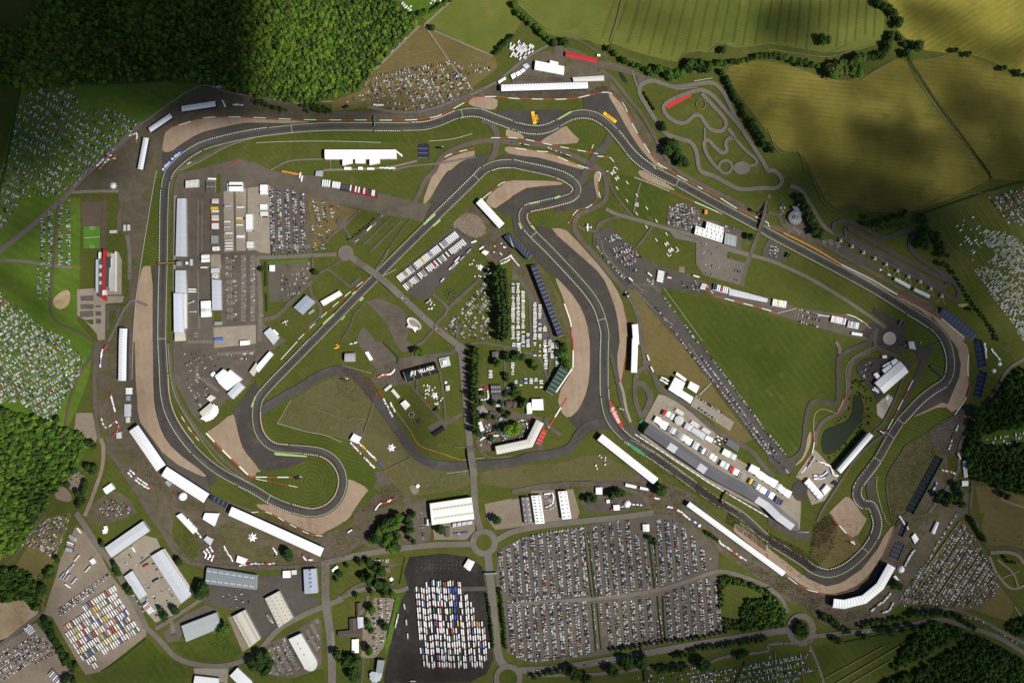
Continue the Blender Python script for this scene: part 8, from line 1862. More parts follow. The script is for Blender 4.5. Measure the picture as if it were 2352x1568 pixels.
# ---- trees, hedges and woods
def foliage(name,c,d):
 m,nt,bs=new_mat(name)
 pos=nt.nodes.new('ShaderNodeNewGeometry').outputs['Position']
 oi=nt.nodes.new('ShaderNodeObjectInfo').outputs['Random']
 f=ramp(nt,noise(nt,pos,.10,4,.7),.3,.7)
 f=mnd(nt,'ADD',mnd(nt,'MULTIPLY',f,.75),mnd(nt,'MULTIPLY',oi,.25))
 nt.links.new(mix(nt,f,c,d),bs.inputs['Base Color'])
 bs.inputs['Roughness'].default_value=.8;bs.inputs['Specular IOR Level'].default_value=.1
 return m
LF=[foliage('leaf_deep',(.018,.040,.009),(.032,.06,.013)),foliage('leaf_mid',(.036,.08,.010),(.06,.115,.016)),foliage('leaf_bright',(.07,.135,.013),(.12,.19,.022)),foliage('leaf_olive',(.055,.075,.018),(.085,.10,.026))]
BARK=pnt('bark',(.09,.07,.05),.9,.3)
def crown_mb(seed,rad,hgt,base,leaves=90,lumps=7,size=1.5,core=.74,tall=1.0):
 rs=np.random.default_rng(seed);m=MB()
 L=[]
 for k in range(lumps):
  a=2*pi*k/lumps+rs.uniform(-.5,.5);r=rad*rs.uniform(.32,.62)
  L.append((r*cos(a),r*sin(a),base+hgt*rs.uniform(.3,.62),rad*rs.uniform(.34,.52)))
 L.append((rs.uniform(-.15,.15)*rad,rs.uniform(-.15,.15)*rad,base+hgt*.72,rad*.5))
 for x,y,z,r in L:
  rings=[]
  for a in(-.9,-.2,.5,1.15):
   rings.append([(x+r*core*cos(a)*cos(t)*rs.uniform(.8,1.15),y+r*core*cos(a)*sin(t)*rs.uniform(.8,1.15),z+r*core*tall*sin(a)*rs.uniform(.9,1.1))for t in npl(0,2*pi,7,endpoint=False)])
  m.loft(rings,0)
 per=max(leaves//len(L),4)
 for x,y,z,r in L:
  for _ in range(per):
   u=rs.normal(size=3);u[2]=abs(u[2])*1.0-.25;u/=nrm(u)
   p=npa([x,y,z])+u*r*rs.uniform(.85,1.18)*npa([1,1,tall])
   n=u+npa([.1,-.05,.75])+rs.normal(0,.3,3);n/=nrm(n)
   t=np.cross(n,[.3,.5,.8]);t/=nrm(t);b=np.cross(n,t);s1,s2=size*rs.uniform(.5,1.0),size*rs.uniform(.35,.8)
   q=[p-t*s1-b*s2*.3,p+b*s2,p+t*s1+b*s2*.2,p-b*s2]
   m.add([tuple(v)for v in q],[(0,3,2,1)],0)
 return m
def trunk_mb(h,r):
 m=MB();ring=lambda z,q:[(q*cos(2*pi*k/6),q*sin(2*pi*k/6),z)for k in range(6)]
 m.loft([ring(0,r*1.3),ring(h*.3,r),ring(h,r*.55)])
 for k in range(4):
  a=k*1.7;m.bar((0,0,h*.6),(cos(a)*h*.35,sin(a)*h*.35,h*(.95+.08*k)),r*.3,n=4)
 return m
KINDS_T={'broad':[crown_mb(100+k,5.0,9.5,2.2,130,7,1.5)for k in range(4)],'poplar':[crown_mb(200+k,3.6,22,2.0,170,9,1.4,tall=2.6)for k in range(3)],'bush':[crown_mb(300+k,1.8,2.6,.2,60,5,.8)for k in range(3)]}
tree_mesh={}
def tree(c,kind,sc,leaf,lbl,group,name):
 k=int(rn.integers(0,len(KINDS_T[kind])));key=(kind,k,leaf)
 if key not in tree_mesh:tree_mesh[key]=KINDS_T[kind][k].mesh('crown',[LF[leaf]])
 tk=('trunk',kind)
 if tk not in tree_mesh:tree_mesh[tk]=trunk_mb({'broad':6,'poplar':18,'bush':1.2}[kind],{'broad':.35,'poplar':.35,'bush':.1}[kind]).mesh('trunk',[BARK])
 h={'broad':7.5,'poplar':16,'bush':1.5}[kind]*sc
 wx,wy=W(c,h)
 o=empty(name,(wx,wy,0),rnu(0,6.28));o.scale=(sc,sc,sc*rnu(.85,1.15))
 link('crown',tree_mesh[key],o);link('trunk',tree_mesh[tk],o)
 tg(o,lbl,'tree' if kind!='bush' else 'bush',group)
TREES=[]
def TLN(s_,n,sc,leaf,prs,kind='broad',spread=1.5,name='tree'):
 p=rsm(ctm(P(s_),4),1.0);L=len(p)
 for k in range(n):
  c=p[min(int((k+.5)/n*L),L-1)]+rnn(0,spread,2)
  TREES.append((c[0],c[1],kind,rnu(*sc)*(1.2 if kind=='broad' else 1),leaf if isinstance(leaf,int)else int(rn.choice(leaf)),prs,name))
def TSP(s_,sc,leaf,prs,kind='broad',name='tree'):
 for c in P(s_):TREES.append((c[0],c[1],kind,1.4*(rnu(*sc)if isinstance(sc,tuple)else sc),leaf if isinstance(leaf,int)else int(rn.choice(leaf)),prs,name))
D='dark green tree '
for k_,(s_,n_)in enumerate((('11 2205,890 2215,1040 2230,1250 2235,1420 2228,1560',20),('11 2245,875 2258,1040 2270,1250 2278,1420 2270,1565',24),('11 2285,900 2300,1050 2312,1250 2318,1420 2305,1555',20))):
 TLN(s_,n_,(1.05,1.45),0,'tall dark poplar in the '+('car side','middle','caravan side')[k_]+' rank of the upper poplar row','poplar',1.4,'poplar_tree')
TLN('21 2030,45 2035,200 2025,420 2030,640 2030,860',24,(1.0,1.3),0,'tall dark poplar on the caravan side of the lower poplar row','poplar',1.2,'poplar_tree')
TLN('21 1995,55 1990,260 1985,420 1995,640 2005,850',22,(.95,1.2),0,'tall dark poplar on the road side of the lower poplar row','poplar',1.2,'poplar_tree')
TLN('02 10,30 60,110 130,170 200,240 280,310 340,360',14,(.9,1.4),1,D+'in the hedge between the two top fields',spread=2)
TLN('02 870,440 960,500 1060,570 1200,620 1300,660',13,(.8,1.3),(0,1),D+'at the thin end of the hedge below the striped crop',spread=2)
TLN('02 1300,650 1420,690 1520,690 1580,640 1640,570 1760,620 1850,590',26,(1.1,1.7),(0,1),D+'in the thick hedge below the striped crop',spread=5)
TLN('02 1860,580 2000,570 2150,555 2300,515 03 60,515 200,540 320,570 470,610',24,(.9,1.35),(0,1),D+'in the long middle of the crop hedge',spread=2.2)
TSP('03 600,650 640,610 690,590 740,600 790,610 700,650 760,660 830,640 640,680 560,640 800,570 850,540 830,680 590,690',(1.3,1.8),(1,3),'grey green tree in the copse at the end of the crop hedge')
TLN('03 880,560 980,520 1080,460 1100,380 1140,290',14,(1.0,1.5),0,D+'in the belt climbing from the copse',spread=3)
TLN('03 1180,240 1190,170 1130,100 1040,40 960,10',11,(1.0,1.5),0,D+'in the belt at the top of the wheat field',spread=2.5)
TLN('03 1180,290 1250,400 1320,450',6,(.7,1.0),0,D+'in the spur of hedge by the wheat field')
TSP('03 1360,440 1370,425',1.6,0,'big dark tree at the tip of the wheat field hedge');TSP('03 1265,485 1275,510',1.2,0,D+'at the head of the straight field hedge')
TSP('03 1700,470 1725,462 1825,505 1855,490 2140,632 2170,622 2285,665 2305,655 2305,690 2350,690',(.65,.95),0,'small dark tree along the field edge on the far right')
TSP('03 485,345 515,370 545,385 500,395 550,360',(.9,1.2),(0,1),'tree in the little oval clump inside the crop');TSP('02 1940,450 1935,470',1.0,0,'dark bush like tree on the crop headland')
TLN('02 1930,650 2010,800 2090,960 2160,1090',20,(.8,1.15),0,D+'in the hedge right of the kart circuit, upper length',spread=1.8)
TLN('02 2180,1100 2240,1200 2320,1330 03 10,1340 30,1400',15,(1.0,1.4),0,D+'in the hedge right of the kart circuit, lower length',spread=2.2)
TLN('13 275,240 330,300 360,380 400,470 440,540 480,600',24,(1.0,1.4),0,D+'in the belt behind the round ringed centre',spread=3.5)
TLN('13 870,430 930,490 1030,460 1130,430 1210,400 1270,375',14,(.7,1.1),0,D+'in the hedge above the go kart paddock',spread=2.5)
TLN('13 1390,410 1450,520 1520,600 1590,700 1610,830',20,(.9,1.3),0,D+'in the hedge right of the go kart paddock',spread=3.5)
TSP('13 1405,620 1430,650 1400,670 1430,690 1420,605',1.5,0,'big dark tree in the clump beside the go kart hairpin')
TLN('13 1640,850 1760,1020 1900,1230 2060,1450 2120,1560',24,(.45,.75),0,'small hedge tree along the camping field boundary',spread=1)
TLN('01 1500,130 1580,110 1680,60 1790,10',11,(.7,1.1),1,'bright green tree in the hedge at the top frame edge');TLN('01 2200,490 2240,440 2300,390 2352,330',8,(.8,1.1),0,D+'at the lower tip of the top triangular field');TSP('01 1620,258',1.0,0,'lone round tree on the lane by the wood corner')
TSP('02 1420,1360 1450,1320 1480,1310 1500,1330 1480,1370 1440,1390 1520,1390 1510,1430 1550,1450 1580,1470 1600,1500 1550,1490 1540,1500',(1.0,1.5),0,'dark tree in the clump between path and kart circuit');TSP('02 1385,1140 1390,1165 1400,1185',.9,0,'dark shrub like tree left of the kart circuit')
TLN('02 1215,840 1260,920 1310,1010',10,(.35,.5),0,'low dark bush in the strip inside the kart circuit',spread=.5)
TSP('02 390,390 375,380 455,385 475,375 490,395',(.9,1.4),0,'dark tree by the path above the red rally building')
TSP('22 40,430 15,480 60,465 110,555 95,600 200,210 215,235 90,145 60,130 10,150',(.9,1.4),(0,1),'tree among the caravans below the navy stand');TSP('22 470,40 500,90 490,150 475,180 505,200 520,230 450,120',(.9,1.4),(0,1),'tree behind the green corner stand');TSP('22 20,790 45,820 15,840 50,780 21 2330,800 2310,820',(1.1,1.5),(1,2),'bright tree in the farm yard by the elbow stand');TSP('21 2195,175 2215,200 2310,130 2320,160 2300,310 2310,350 2180,570 2290,490',(.9,1.3),0,'dark tree by the cottages of the farm')
TSP('21 2060,560 2120,690 2190,700 2260,640 2300,690 2220,800 2160,890 2050,850 2330,660 2250,560 2080,480',(.7,1.1),0,'dark tree between the farm roofs and yards');TSP('22 1365,1375 1375,1360',1.85,0,'big dark lone tree at the lower end of the pit grandstand');TSP('22 985,1385 1010,1395 970,1400 915,1412 690,1450 750,1447',(1.2,1.6),0,'dark round tree in the crowd beside the fenced yard');TSP('21 1475,90 1490,80 1515,105',1.2,1,'tree on the path junction above the fan village');TSP('12 2195,605',1.2,0,'lone round tree below the straight bridge');TSP('11 548,935 50,905',1.0,0,'small round tree at the staff car park lane')
TLN('11 840,640 920,590 1000,520 1090,440',12,(.28,.4),0,'small dark street tree along the lane below the old runway',spread=.6);TLN('11 140,770 300,765 480,745',12,(.25,.4),2,'small bright tree on the verge of the paddock road',spread=.6)
TSP('31 1160,120 1200,100 1250,90 1180,160 1210,200 1110,250 1150,280 1080,250 1190,290 1220,240 1260,310 1290,330 1245,330 1270,120 1310,50 1130,190 1300,240',(1.3,1.75),(0,1),'big dark tree in the grove by the crowd lane');TSP('31 1390,60 1410,110 1390,180 1410,240 1450,270 1440,20 1430,160',(.9,1.3),0,'dark tree in the row beside the warehouse yard')
TSP('31 955,460 1030,460 1060,480 1090,520 970,590 1000,600 1145,530 1160,560 1050,650 1100,650 1125,670 1190,680 1040,600',(1.1,1.6),0,'dark tree round the walled garden');TSP('31 835,490 768,570 740,618',(.7,1.1),0,'dark tree on the lawn by the crowd junction');TSP('31 1050,870 1065,900 1040,1040 1060,1080 1035,1010 1190,1040 1035,1240 1045,1270 1070,740 1180,750 1250,755 930,770',(.9,1.4),(0,1),'tree in the visitor car park');TSP('31 830,1360 870,1380 900,1360 860,1340 930,1340 910,1450 930,1490 900,1500 750,1290',(1.3,1.7),0,'big dark tree on the lawn by the lower road');TSP('31 1680,160 1700,150 1705,175',1.2,0,'dark tree behind the largest white warehouse');TSP('31 2210,75',1.4,0,'dark tree in the tan yard by the crossroads');TSP('31 300,370 310,400',1.5,0,'dark tree on the grass island below the longest grandstand')
TSP('30 1865,705 1890,730 1850,740 1880,680',1.8,0,'great dark tree at the corner of the rooflight warehouse');TSP('30 2060,1040 2080,1070 2040,1080',1.4,1,'tree between the plain grey and cream warehouses');TSP('30 940,285 1060,480 1075,510 1090,555 1180,690 1195,720 1600,890 1620,905 1520,940 1515,965 1470,885 1650,450',(.9,1.3),0,'dark tree along the warehouse yard edge');TLN('30 410,950 450,1060 500,1160 560,1270 640,1390 690,1460',24,(.9,1.4),0,'dark tree in the hedge left of the slanting coach ranks',spread=3);TSP('30 470,530 480,560 440,570 400,690 410,720 380,760 530,430 340,870',(.9,1.3),(0,1),'tree at the edge of the scrub by the hardcore');TSP('30 640,1520 680,1540 600,1550',1.2,0,'dark tree at the bottom left frame edge');TSP('30 2310,1380 2340,1400 2330,1350 31 40,1300 90,1330 60,1380 110,1420 30,1420 80,1460 130,1380 30,1350 90,1290',(1.2,1.6),0,'dark tree in the thicket beside the showroom car park')
TLN('20 820,1150 870,1170 850,1200',5,(1.0,1.4),0,'dark tree on the lane bend by the lower left wood');TLN('20 800,1290 770,1350 740,1430 720,1520',14,(.9,1.3),0,'dark tree in the belt beside the pale crowd path',spread=3);TSP('20 620,1310 690,1180 720,1390',1.2,0,'dark tree at the lower edge of the left wood');TSP('20 525,715 850,935 870,960 820,940',1.0,0,'small tree at the tip of the left wood')
TLN('31 2120,750 2150,930 2170,1130 2180,1250',22,(.45,.65),0,'small dark tree along the coach side of the dual road',spread=.5);TLN('31 2240,700 2262,900 2280,1080 2295,1260',20,(.55,.75),0,'dark tree along the car park side of the dual road',spread=.6)
TLN('32 880,1270 1100,1240 1440,1185 1640,1165 1830,1130 1930,1095',22,(.55,.9),0,'dark street tree along the upper side of the ring road',spread=.8);TLN('32 180,1500 330,1480 480,1440 600,1450',8,(.8,1.2),0,'dark tree below the left part of the ring road',spread=1.5);TSP('32 545,1440 580,1460 610,1480 570,1490 920,1430 935,1455 900,1440 690,1510 670,1525',(1.2,1.6),0,'big dark tree below the ring road');TSP('32 1040,1380 1070,1370 1055,1410 1090,1360 1040,1350 1150,1370 1180,1390 1200,1340',(1.2,1.6),0,'dark tree beside the foot of the long footbridge');TLN('32 1320,1440 1420,1440 1500,1430 1600,1400',10,(.9,1.3),0,'dark tree in the belt above the pasture car rows',spread=2.5);TSP('32 1730,1360 1760,1370 1750,1400 1780,1390 1720,1390',1.6,0,'big dark tree at the lane end above the pasture')
TLN('32 1460,1320 1640,1290 1700,1250 1810,1240 1900,1225 2030,1205 2130,1190 2230,1170 2350,1145',22,(.7,1.15),0,'dark tree along the lower side of the ring road',spread=1.5);TLN('32 2060,1350 2080,1310 2180,1300',4,(.9,1.2),0,'dark tree by the pasture gate')
TLN('33 500,950 590,1000 680,1080 740,1080',14,(.8,1.2),0,'dark tree on the bank below the curved grandstand',spread=2.5);TLN('33 830,1050 950,1020 1090,995 1200,980 1260,970',9,(.7,1.1),0,'dark tree on the verge above the ring road',spread=1);TLN('33 1290,950 1380,920 1480,930 1580,930 1700,950 1800,1000 1900,1060',24,(.8,1.2),0,'dark tree in the belt between car field and ring road',spread=2);TLN('33 600,1160 650,1180',5,(1.0,1.3),0,'dark tree by the pasture fence below the roundabout');TSP('33 1035,1085 1050,1100 1110,1080 1140,1090 1130,1105 1230,1070 1320,1045 1335,1055 880,1135',(.9,1.4),0,'dark tree along the pasture side of the ring road');TSP('33 270,1030 300,1020 330,1040 270,1080 300,1070 330,1080 280,1110 310,1120 345,1110',(.8,1.2),0,'dark tree on the island of the roundabout')
TLN('33 1860,40 1900,110 1950,200 2000,270',14,(.6,.9),0,'dark tree in the hedge above the big car field',spread=.8);TSP('33 1150,670 1180,650 1200,680',1.2,0,'dark tree at the shoulder of the curved grandstand');TLN('33 2180,400 2200,450 2280,470',8,(.4,.6),0,'dark shrub in the earthworks on the far right');TSP('33 1690,1290',.9,0,'dark tree in the clearing of the lower right wood')
TSP('23 1890,640 1920,650 1940,630 1910,680 1900,760 1920,770',1.4,0,'dark tree at the corner of the right hand wood');TSP('23 2150,1400 2190,1420 1640,1450 1660,1420 1620,1480 1560,1410 1700,1430',(1.0,1.5),0,'dark tree on the slope by the right hand wood path');TLN('23 1720,1300 1760,1400 1790,1500',12,(.8,1.2),0,'dark tree in the strip below the right hand wood',spread=2)
TLN('32 1790,190 1840,215 1890,260',8,(.6,.9),0,'dark shrub by the stalls beside the main car park',spread=1)
TLN('32 1245,240 1300,250 1310,300',6,(.6,.9),0,'dark tree in the car park lane marquee corner',spread=1.2)
TLN('13 1850,1255 1860,1270',2,(.6,.8),0,'dark bush below the camping field hedge')
TREES.sort(key=lambda t:math.hypot(t[0]-PW/2,t[1]-PH/2)-(60 if t[3]>1.2 else 0))
TREES=[t for t in TREES if-8<t[0]<PW+8 and-8<t[1]<PH+8]
ALL_T=TREES;mass_t=ALL_T[300*1:]
for x,y,kind,sc,leaf,ph,nm in ALL_T[:300]:
 tree((x,y),kind,sc,leaf,ph,ph.replace('dark green tree','trees').replace('tree ','trees '),nm)
print('TREES',len(ALL_T))
def mot(name,lbl,pts,sc,leafs,kind='broad',cat='trees',simple=False):
 pts=np.asarray(pts);bases=[]
 src=KINDS_T[kind]if not simple else SIMPLE
 for mb in src:bases.append(tri(mb))
 n=len(pts);h=7.0
 ww=WA(pts,h)
 xf=np.c_[ww,rnu(-.8,.4,n),rnu(0,6.28,n),sc,rn.integers(0,len(src),n)]
 me=scatter(name,bases,xf,LF,leafs)
 return tg(link(name,me),lbl,cat,kind='stuff')
SIMPLE=[crown_mb(400+k,5.0,9.5,2.0,84,5,1.7)for k in range(6)]
if len(mass_t):
 a=npa([(t[0],t[1])for t in mass_t]);mot('hedgerow_trees','farther hedgerow and roadside trees at the edges of the circuit',a,npa([t[3]for t in mass_t]),npa([t[4]for t in mass_t]))
def wood(lbl,poly,step,sc,weights,seed,gaps=()):
 poly=npa(P(poly));lo,hi=poly.min(0),poly.max(0)
 lo=np.maximum(lo,[-120,-110]);hi=np.minimum(hi,[PW+120,PH+110])
 gx,gy=np.meshgrid(nar(lo[0],hi[0],step),nar(lo[1],hi[1],step*.87))
 gx=gx+(nar(gx.shape[0])%2)[:,None]*step/2
 q=nps([gx.ravel(),gy.ravel()],1)+rnn(0,step*.24,(gx.size,2))
 q=q[isd(q,poly)]
 f=fbm(q[:,0]/60,q[:,1]/60,seed);g=fbm(q[:,0]/18,q[:,1]/18,seed+1)
 q_keep=g+rnn(0,.25,len(q))>-.95
 q,f,g=q[q_keep],f[q_keep],g[q_keep]
 sc_=rn.triangular(sc[0]*.6,sc[0]*1.05,sc[1]*1.2,len(q))*(1+.25*f)
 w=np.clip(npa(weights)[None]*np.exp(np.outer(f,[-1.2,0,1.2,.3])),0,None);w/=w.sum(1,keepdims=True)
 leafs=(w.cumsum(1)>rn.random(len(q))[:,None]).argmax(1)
 print(lbl,len(q))
 mot('woodland',lbl,q,sc_,leafs,cat='wood',simple=True)
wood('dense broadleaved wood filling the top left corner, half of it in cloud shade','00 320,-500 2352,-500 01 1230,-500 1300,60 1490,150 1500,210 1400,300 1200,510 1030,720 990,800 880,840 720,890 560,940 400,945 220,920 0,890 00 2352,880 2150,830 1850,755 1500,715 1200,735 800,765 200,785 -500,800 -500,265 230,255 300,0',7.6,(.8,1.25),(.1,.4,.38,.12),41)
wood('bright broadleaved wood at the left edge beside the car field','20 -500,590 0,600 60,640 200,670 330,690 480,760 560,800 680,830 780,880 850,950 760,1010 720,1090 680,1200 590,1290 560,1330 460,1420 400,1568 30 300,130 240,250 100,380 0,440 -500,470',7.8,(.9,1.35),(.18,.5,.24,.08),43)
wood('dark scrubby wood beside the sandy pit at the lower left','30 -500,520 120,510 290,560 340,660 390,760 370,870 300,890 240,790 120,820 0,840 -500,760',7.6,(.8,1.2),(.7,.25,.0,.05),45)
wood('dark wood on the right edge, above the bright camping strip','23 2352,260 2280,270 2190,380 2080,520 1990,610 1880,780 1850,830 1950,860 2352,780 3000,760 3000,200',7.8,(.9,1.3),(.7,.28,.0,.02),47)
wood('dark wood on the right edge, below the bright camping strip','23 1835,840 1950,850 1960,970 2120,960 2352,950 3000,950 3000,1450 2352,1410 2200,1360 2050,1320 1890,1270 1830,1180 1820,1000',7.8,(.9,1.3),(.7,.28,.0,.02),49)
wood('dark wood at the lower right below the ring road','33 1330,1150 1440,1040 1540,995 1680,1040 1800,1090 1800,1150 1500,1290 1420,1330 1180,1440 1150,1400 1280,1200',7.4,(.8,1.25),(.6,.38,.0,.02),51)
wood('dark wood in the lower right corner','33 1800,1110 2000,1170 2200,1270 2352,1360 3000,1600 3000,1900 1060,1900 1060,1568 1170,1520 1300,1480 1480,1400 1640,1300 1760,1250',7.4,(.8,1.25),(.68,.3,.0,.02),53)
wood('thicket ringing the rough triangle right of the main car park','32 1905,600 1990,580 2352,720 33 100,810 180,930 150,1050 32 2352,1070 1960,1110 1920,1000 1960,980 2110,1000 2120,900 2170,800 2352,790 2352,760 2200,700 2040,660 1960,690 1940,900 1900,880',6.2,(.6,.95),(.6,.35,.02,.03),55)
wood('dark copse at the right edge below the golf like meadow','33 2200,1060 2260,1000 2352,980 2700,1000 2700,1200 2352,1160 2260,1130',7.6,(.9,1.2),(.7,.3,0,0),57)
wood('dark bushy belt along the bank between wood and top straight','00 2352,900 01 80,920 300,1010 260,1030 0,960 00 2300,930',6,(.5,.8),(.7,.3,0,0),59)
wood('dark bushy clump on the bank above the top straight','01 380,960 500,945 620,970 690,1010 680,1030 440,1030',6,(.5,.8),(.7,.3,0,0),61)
def shb(lbl,poly,n,sc,leaf,name='shrubs'):
 poly=npa(P(poly));lo,hi=poly.min(0),poly.max(0)
 q=rnu(lo,hi,(n*4,2));q=q[isd(q,poly)][:n]
 mot(name,lbl,q,rnu(sc[0],sc[1],len(q)),np.full(len(q),leaf),'bush',cat='shrubs')
for lab,s_,n,sc,lf in(('young shrubs planted round the upper end of the pond','23 790,330 850,320 960,470 980,640 940,780 880,880 800,900 860,720 900,600 850,480 780,440',60,(.7,1.3),0),('young shrubs planted on the stand side of the pond','23 560,1070 700,970 820,820 870,880 720,1040 600,1130',34,(.6,1.1),0),('shrubs along the service road side of the pond','23 740,420 780,470 770,640 700,760 620,780 600,740 700,700 740,600',26,(.6,1.0),0),('low shrubs in the beds of the showroom car park','31 150,1180 300,1160 400,1430 250,1480 150,1400',14,(.7,1.2),0),('rough bramble on the banks by the go kart paddock','13 930,520 1290,460 1400,420 1400,480 1300,510 960,560',70,(.5,1.0),3),('weeds scattered on the rough strip beside the college lane','10 660,250 730,250 720,700 730,1100 660,1350 640,900',60,(.3,.6),3),('bushes on the reeds bank below the pale crowd path','20 600,1200 700,1140 760,1240 700,1320 640,1300',40,(.5,1.0),1),('bramble on the slope between the wood path and the sandy pit','30 330,560 420,560 420,880 350,880',60,(.6,1.2),1),('bushes in the rough edge under the dark wood at top left','00 200,775 700,740 1100,720 1500,700 1500,740 1100,760 700,790 200,800',60,(.6,1.2),0),('plants in the bed of the wedge shaped lawn beside the plain grey warehouse','30 1900,1200 1970,1150 2080,1140 2110,1270 2000,1280',90,(.4,.8),1)):
 shb(lab,s_,n,sc,lf)
def hedge(lbl,s_,w,h,leaf=0):
 p=rsm(ctm(P(s_),4),1.6);n=nm2(p);q=WA(p);mb=MB()
 ww=(WA(p+n*w/2)-q)
 rings=[]
 for k in range(len(p)):
  j=lambda:rnu(.75,1.2)
  a=ww[k]
  rings.append([(*(q[k]-a*j()),0),(*(q[k]-a*j()*.9),h*.8*j()),(*(q[k]+a*.1),h*j()),(*(q[k]+a*j()*.9),h*.8*j()),(*(q[k]+a*j()),0)])
 mb.loft(rings,0)
 c=q.mean(0);mb.v=[(v[0]-c[0],v[1]-c[1],v[2])for v in mb.v]
 o=mb.build('hedge',[LF[leaf]]);o.location=(*c,0);tg(o,lbl,'hedge')
for lab,s_,w,h in(('clipped double hedge left of the staff car park','11 88,840 93,1060',6,2.5),('clipped hedge left of the lawn below the staff car park','11 95,1130 100,1290',5,2.5),('dark hedge left side of the first planted lane in the main car park','32 660,180 700,520 735,780',3.2,2.2),('dark hedge right side of the first planted lane in the main car park','32 700,180 735,520 765,780',3.2,2.2),('dark hedge left side of the second planted lane in the main car park','32 1255,240 1290,500 1310,690',3.4,2.4),('dark hedge right side of the second planted lane in the main car park','32 1310,240 1325,480 1340,660',3.0,2.4),('dark hedge left side of the lower first planted lane','32 735,835 770,1270',3,2.2),('dark hedge right side of the lower first planted lane','32 780,835 820,1260',3,2.2),('dark hedge left side of the lower second planted lane','32 1335,770 1355,980 1380,1180',3.4,2.4),('dark hedge right side of the lower second planted lane','32 1385,770 1395,980 1410,1170',3.4,2.4),('tall clipped hedge between visitor car park and coach park','31 1280,790 1255,930 1200,1150',2.4,2.2),('hedge round the walled garden on its coach park side','31 1370,410 1340,540 1320,660',2.4,2),('hedge along the pit of the small kart course','21 1170,10 1300,150 1300,200',4,2.2),('dark field hedge on the far left car field','00 190,800 150,1000 60,1500 10 -10,200',5,2.5),('dark straight hedge dividing the hay fields on the right','03 1290,540 1500,860 1660,1090 1850,1350 2010,1568 13 2050,70',3,2.5),('field hedge between hay field and camping field','13 1390,400 1700,300 2050,180 2352,100',4,2.5),('hedge of the pasture at the bottom','33 700,1190 1000,1130 1330,1075',2.5,2),('hedge along the lane above the bottom left lawn','30 930,1460 1100,1350 1340,1160',3,1.6),('garden hedge curving round the lawn by the lower road','31 800,1350 810,1410 860,1440 950,1410',1.6,1.5),('hedge between the lower right wood and its meadow track','23 1270,1568 33 1200,60 1150,160',1.2,1.2),('short dark hedge row between pasture car rows','32 2140,1370 2080,1500 2050,1568',5,2.5),('hedge along the upper ring road verge','33 1380,860 1500,850 1700,890 1900,950',2,1.2),('thin hedge below the old runway lawn','30 1290,470 1380,400',2.4,2)):
 hedge(lab,s_,w,h)
# ---- the cwd
CLOTH=[pnt('cloth_dark',(.025,.024,.03)),pnt('cloth_blue',(.03,.045,.10)),pnt('cloth_red',(.22,.03,.03)),pnt('cloth_pale',(.5,.48,.45)),pnt('cloth_tan',(.2,.15,.11)),pnt('cloth_white',(.75,.74,.72))]
SKIN=pnt('skin',(.42,.26,.18));HAIR=pnt('hair',(.03,.02,.015))
def person_mb(seat=False):
 m=MB();el=lambda z,a,b:[(a*cos(2*pi*k/6),b*sin(2*pi*k/6),z)for k in range(6)]
 o=-.75 if seat else 0
 m.loft([el(.02,.12,.17),el(.8+o*0,.17,.2),el(1.15,.17,.24),el(1.42,.14,.26),el(1.5,.07,.08)],0,ms=[1,0,0,2])
 m.loft([el(1.5,.07,.07),el(1.62,.10,.09),el(1.74,.08,.08)],2,ms=[2,3])
 for s_ in(-1,1):m.add([(0,s_*.25,1.4),(.09,s_*.30,1.38),(.18,s_*.30,.95),(.05,s_*.26,.95)],[(0,1,2,3)],0)
 return m
PEOPLE=[]
def cwd(poly,dens,patch=.5,clump=10,cols=(.5,.18,.07,.1,.09,.06)):
 poly=npa(P(poly));lo,hi=poly.min(0),poly.max(0)
 n=int((hi-lo).prod()*dens*2.6)
 q=rnu(lo,hi,(n,2));q=q[isd(q,poly)]
 f=.62+patch*fbm(q[:,0]/clump,q[:,1]/clump,int(lo[0])%97)
 q=q[rn.random(len(q))<f]
 PEOPLE.append(np.c_[q,rn.choice(6,len(q),p=cols)])
DK=(.62,.2,.06,.05,.05,.02)
cwd('22 1300,1000 1500,1120 1720,1290 1960,1480 1900,1530 1650,1370 1450,1220 1250,1060',.16,cols=DK)
cwd('22 1700,1290 1960,1480 2100,1568 2000,1568 1880,1520 1680,1370',.5,.3,cols=DK);cwd('32 1990,-10 2250,160 2352,230 2352,370 2150,220 1960,90',.5,.3,cols=DK)
cwd('33 0,180 120,250 230,330 330,400 450,530 400,540 300,470 100,350 0,300',.6,.3,cols=DK);cwd('33 120,240 300,330 360,380 440,160 520,30 640,120 600,330 500,460 430,520 330,420 180,300',.3,.5,16,cols=DK);cwd('33 420,120 560,20 640,110 560,250 470,330 390,300',.45,.4,14,cols=DK)
cwd('33 600,100 700,180 860,320 780,400 620,480 560,450',.05);cwd('33 650,60 850,50 800,230 700,160',.025,cols=DK);cwd('33 60,340 300,520 480,640 480,720 330,640 150,500',.09)
cwd('22 1180,880 1500,1090 1480,1120 1160,920',.10,cols=DK)
cwd('22 1100,930 1400,1120 1660,1400 1540,1400 1370,1260 1050,1010',.10);cwd('22 1350,1290 1500,1350 1680,1430 1810,1568 1700,1568 1300,1560 1240,1420',.14,.6);cwd('32 1340,0 1500,0 1680,60 1800,200 1950,330 2352,540 2352,660 2000,380 1780,180 1500,40',.14,.6)
cwd('32 1100,20 1560,60 1700,180 1500,110',.03);cwd('33 0,560 140,580 330,700 520,780 600,900 720,900 960,900 930,960 700,1010 560,1030 440,980 300,840 150,760 0,660',.2,.6)
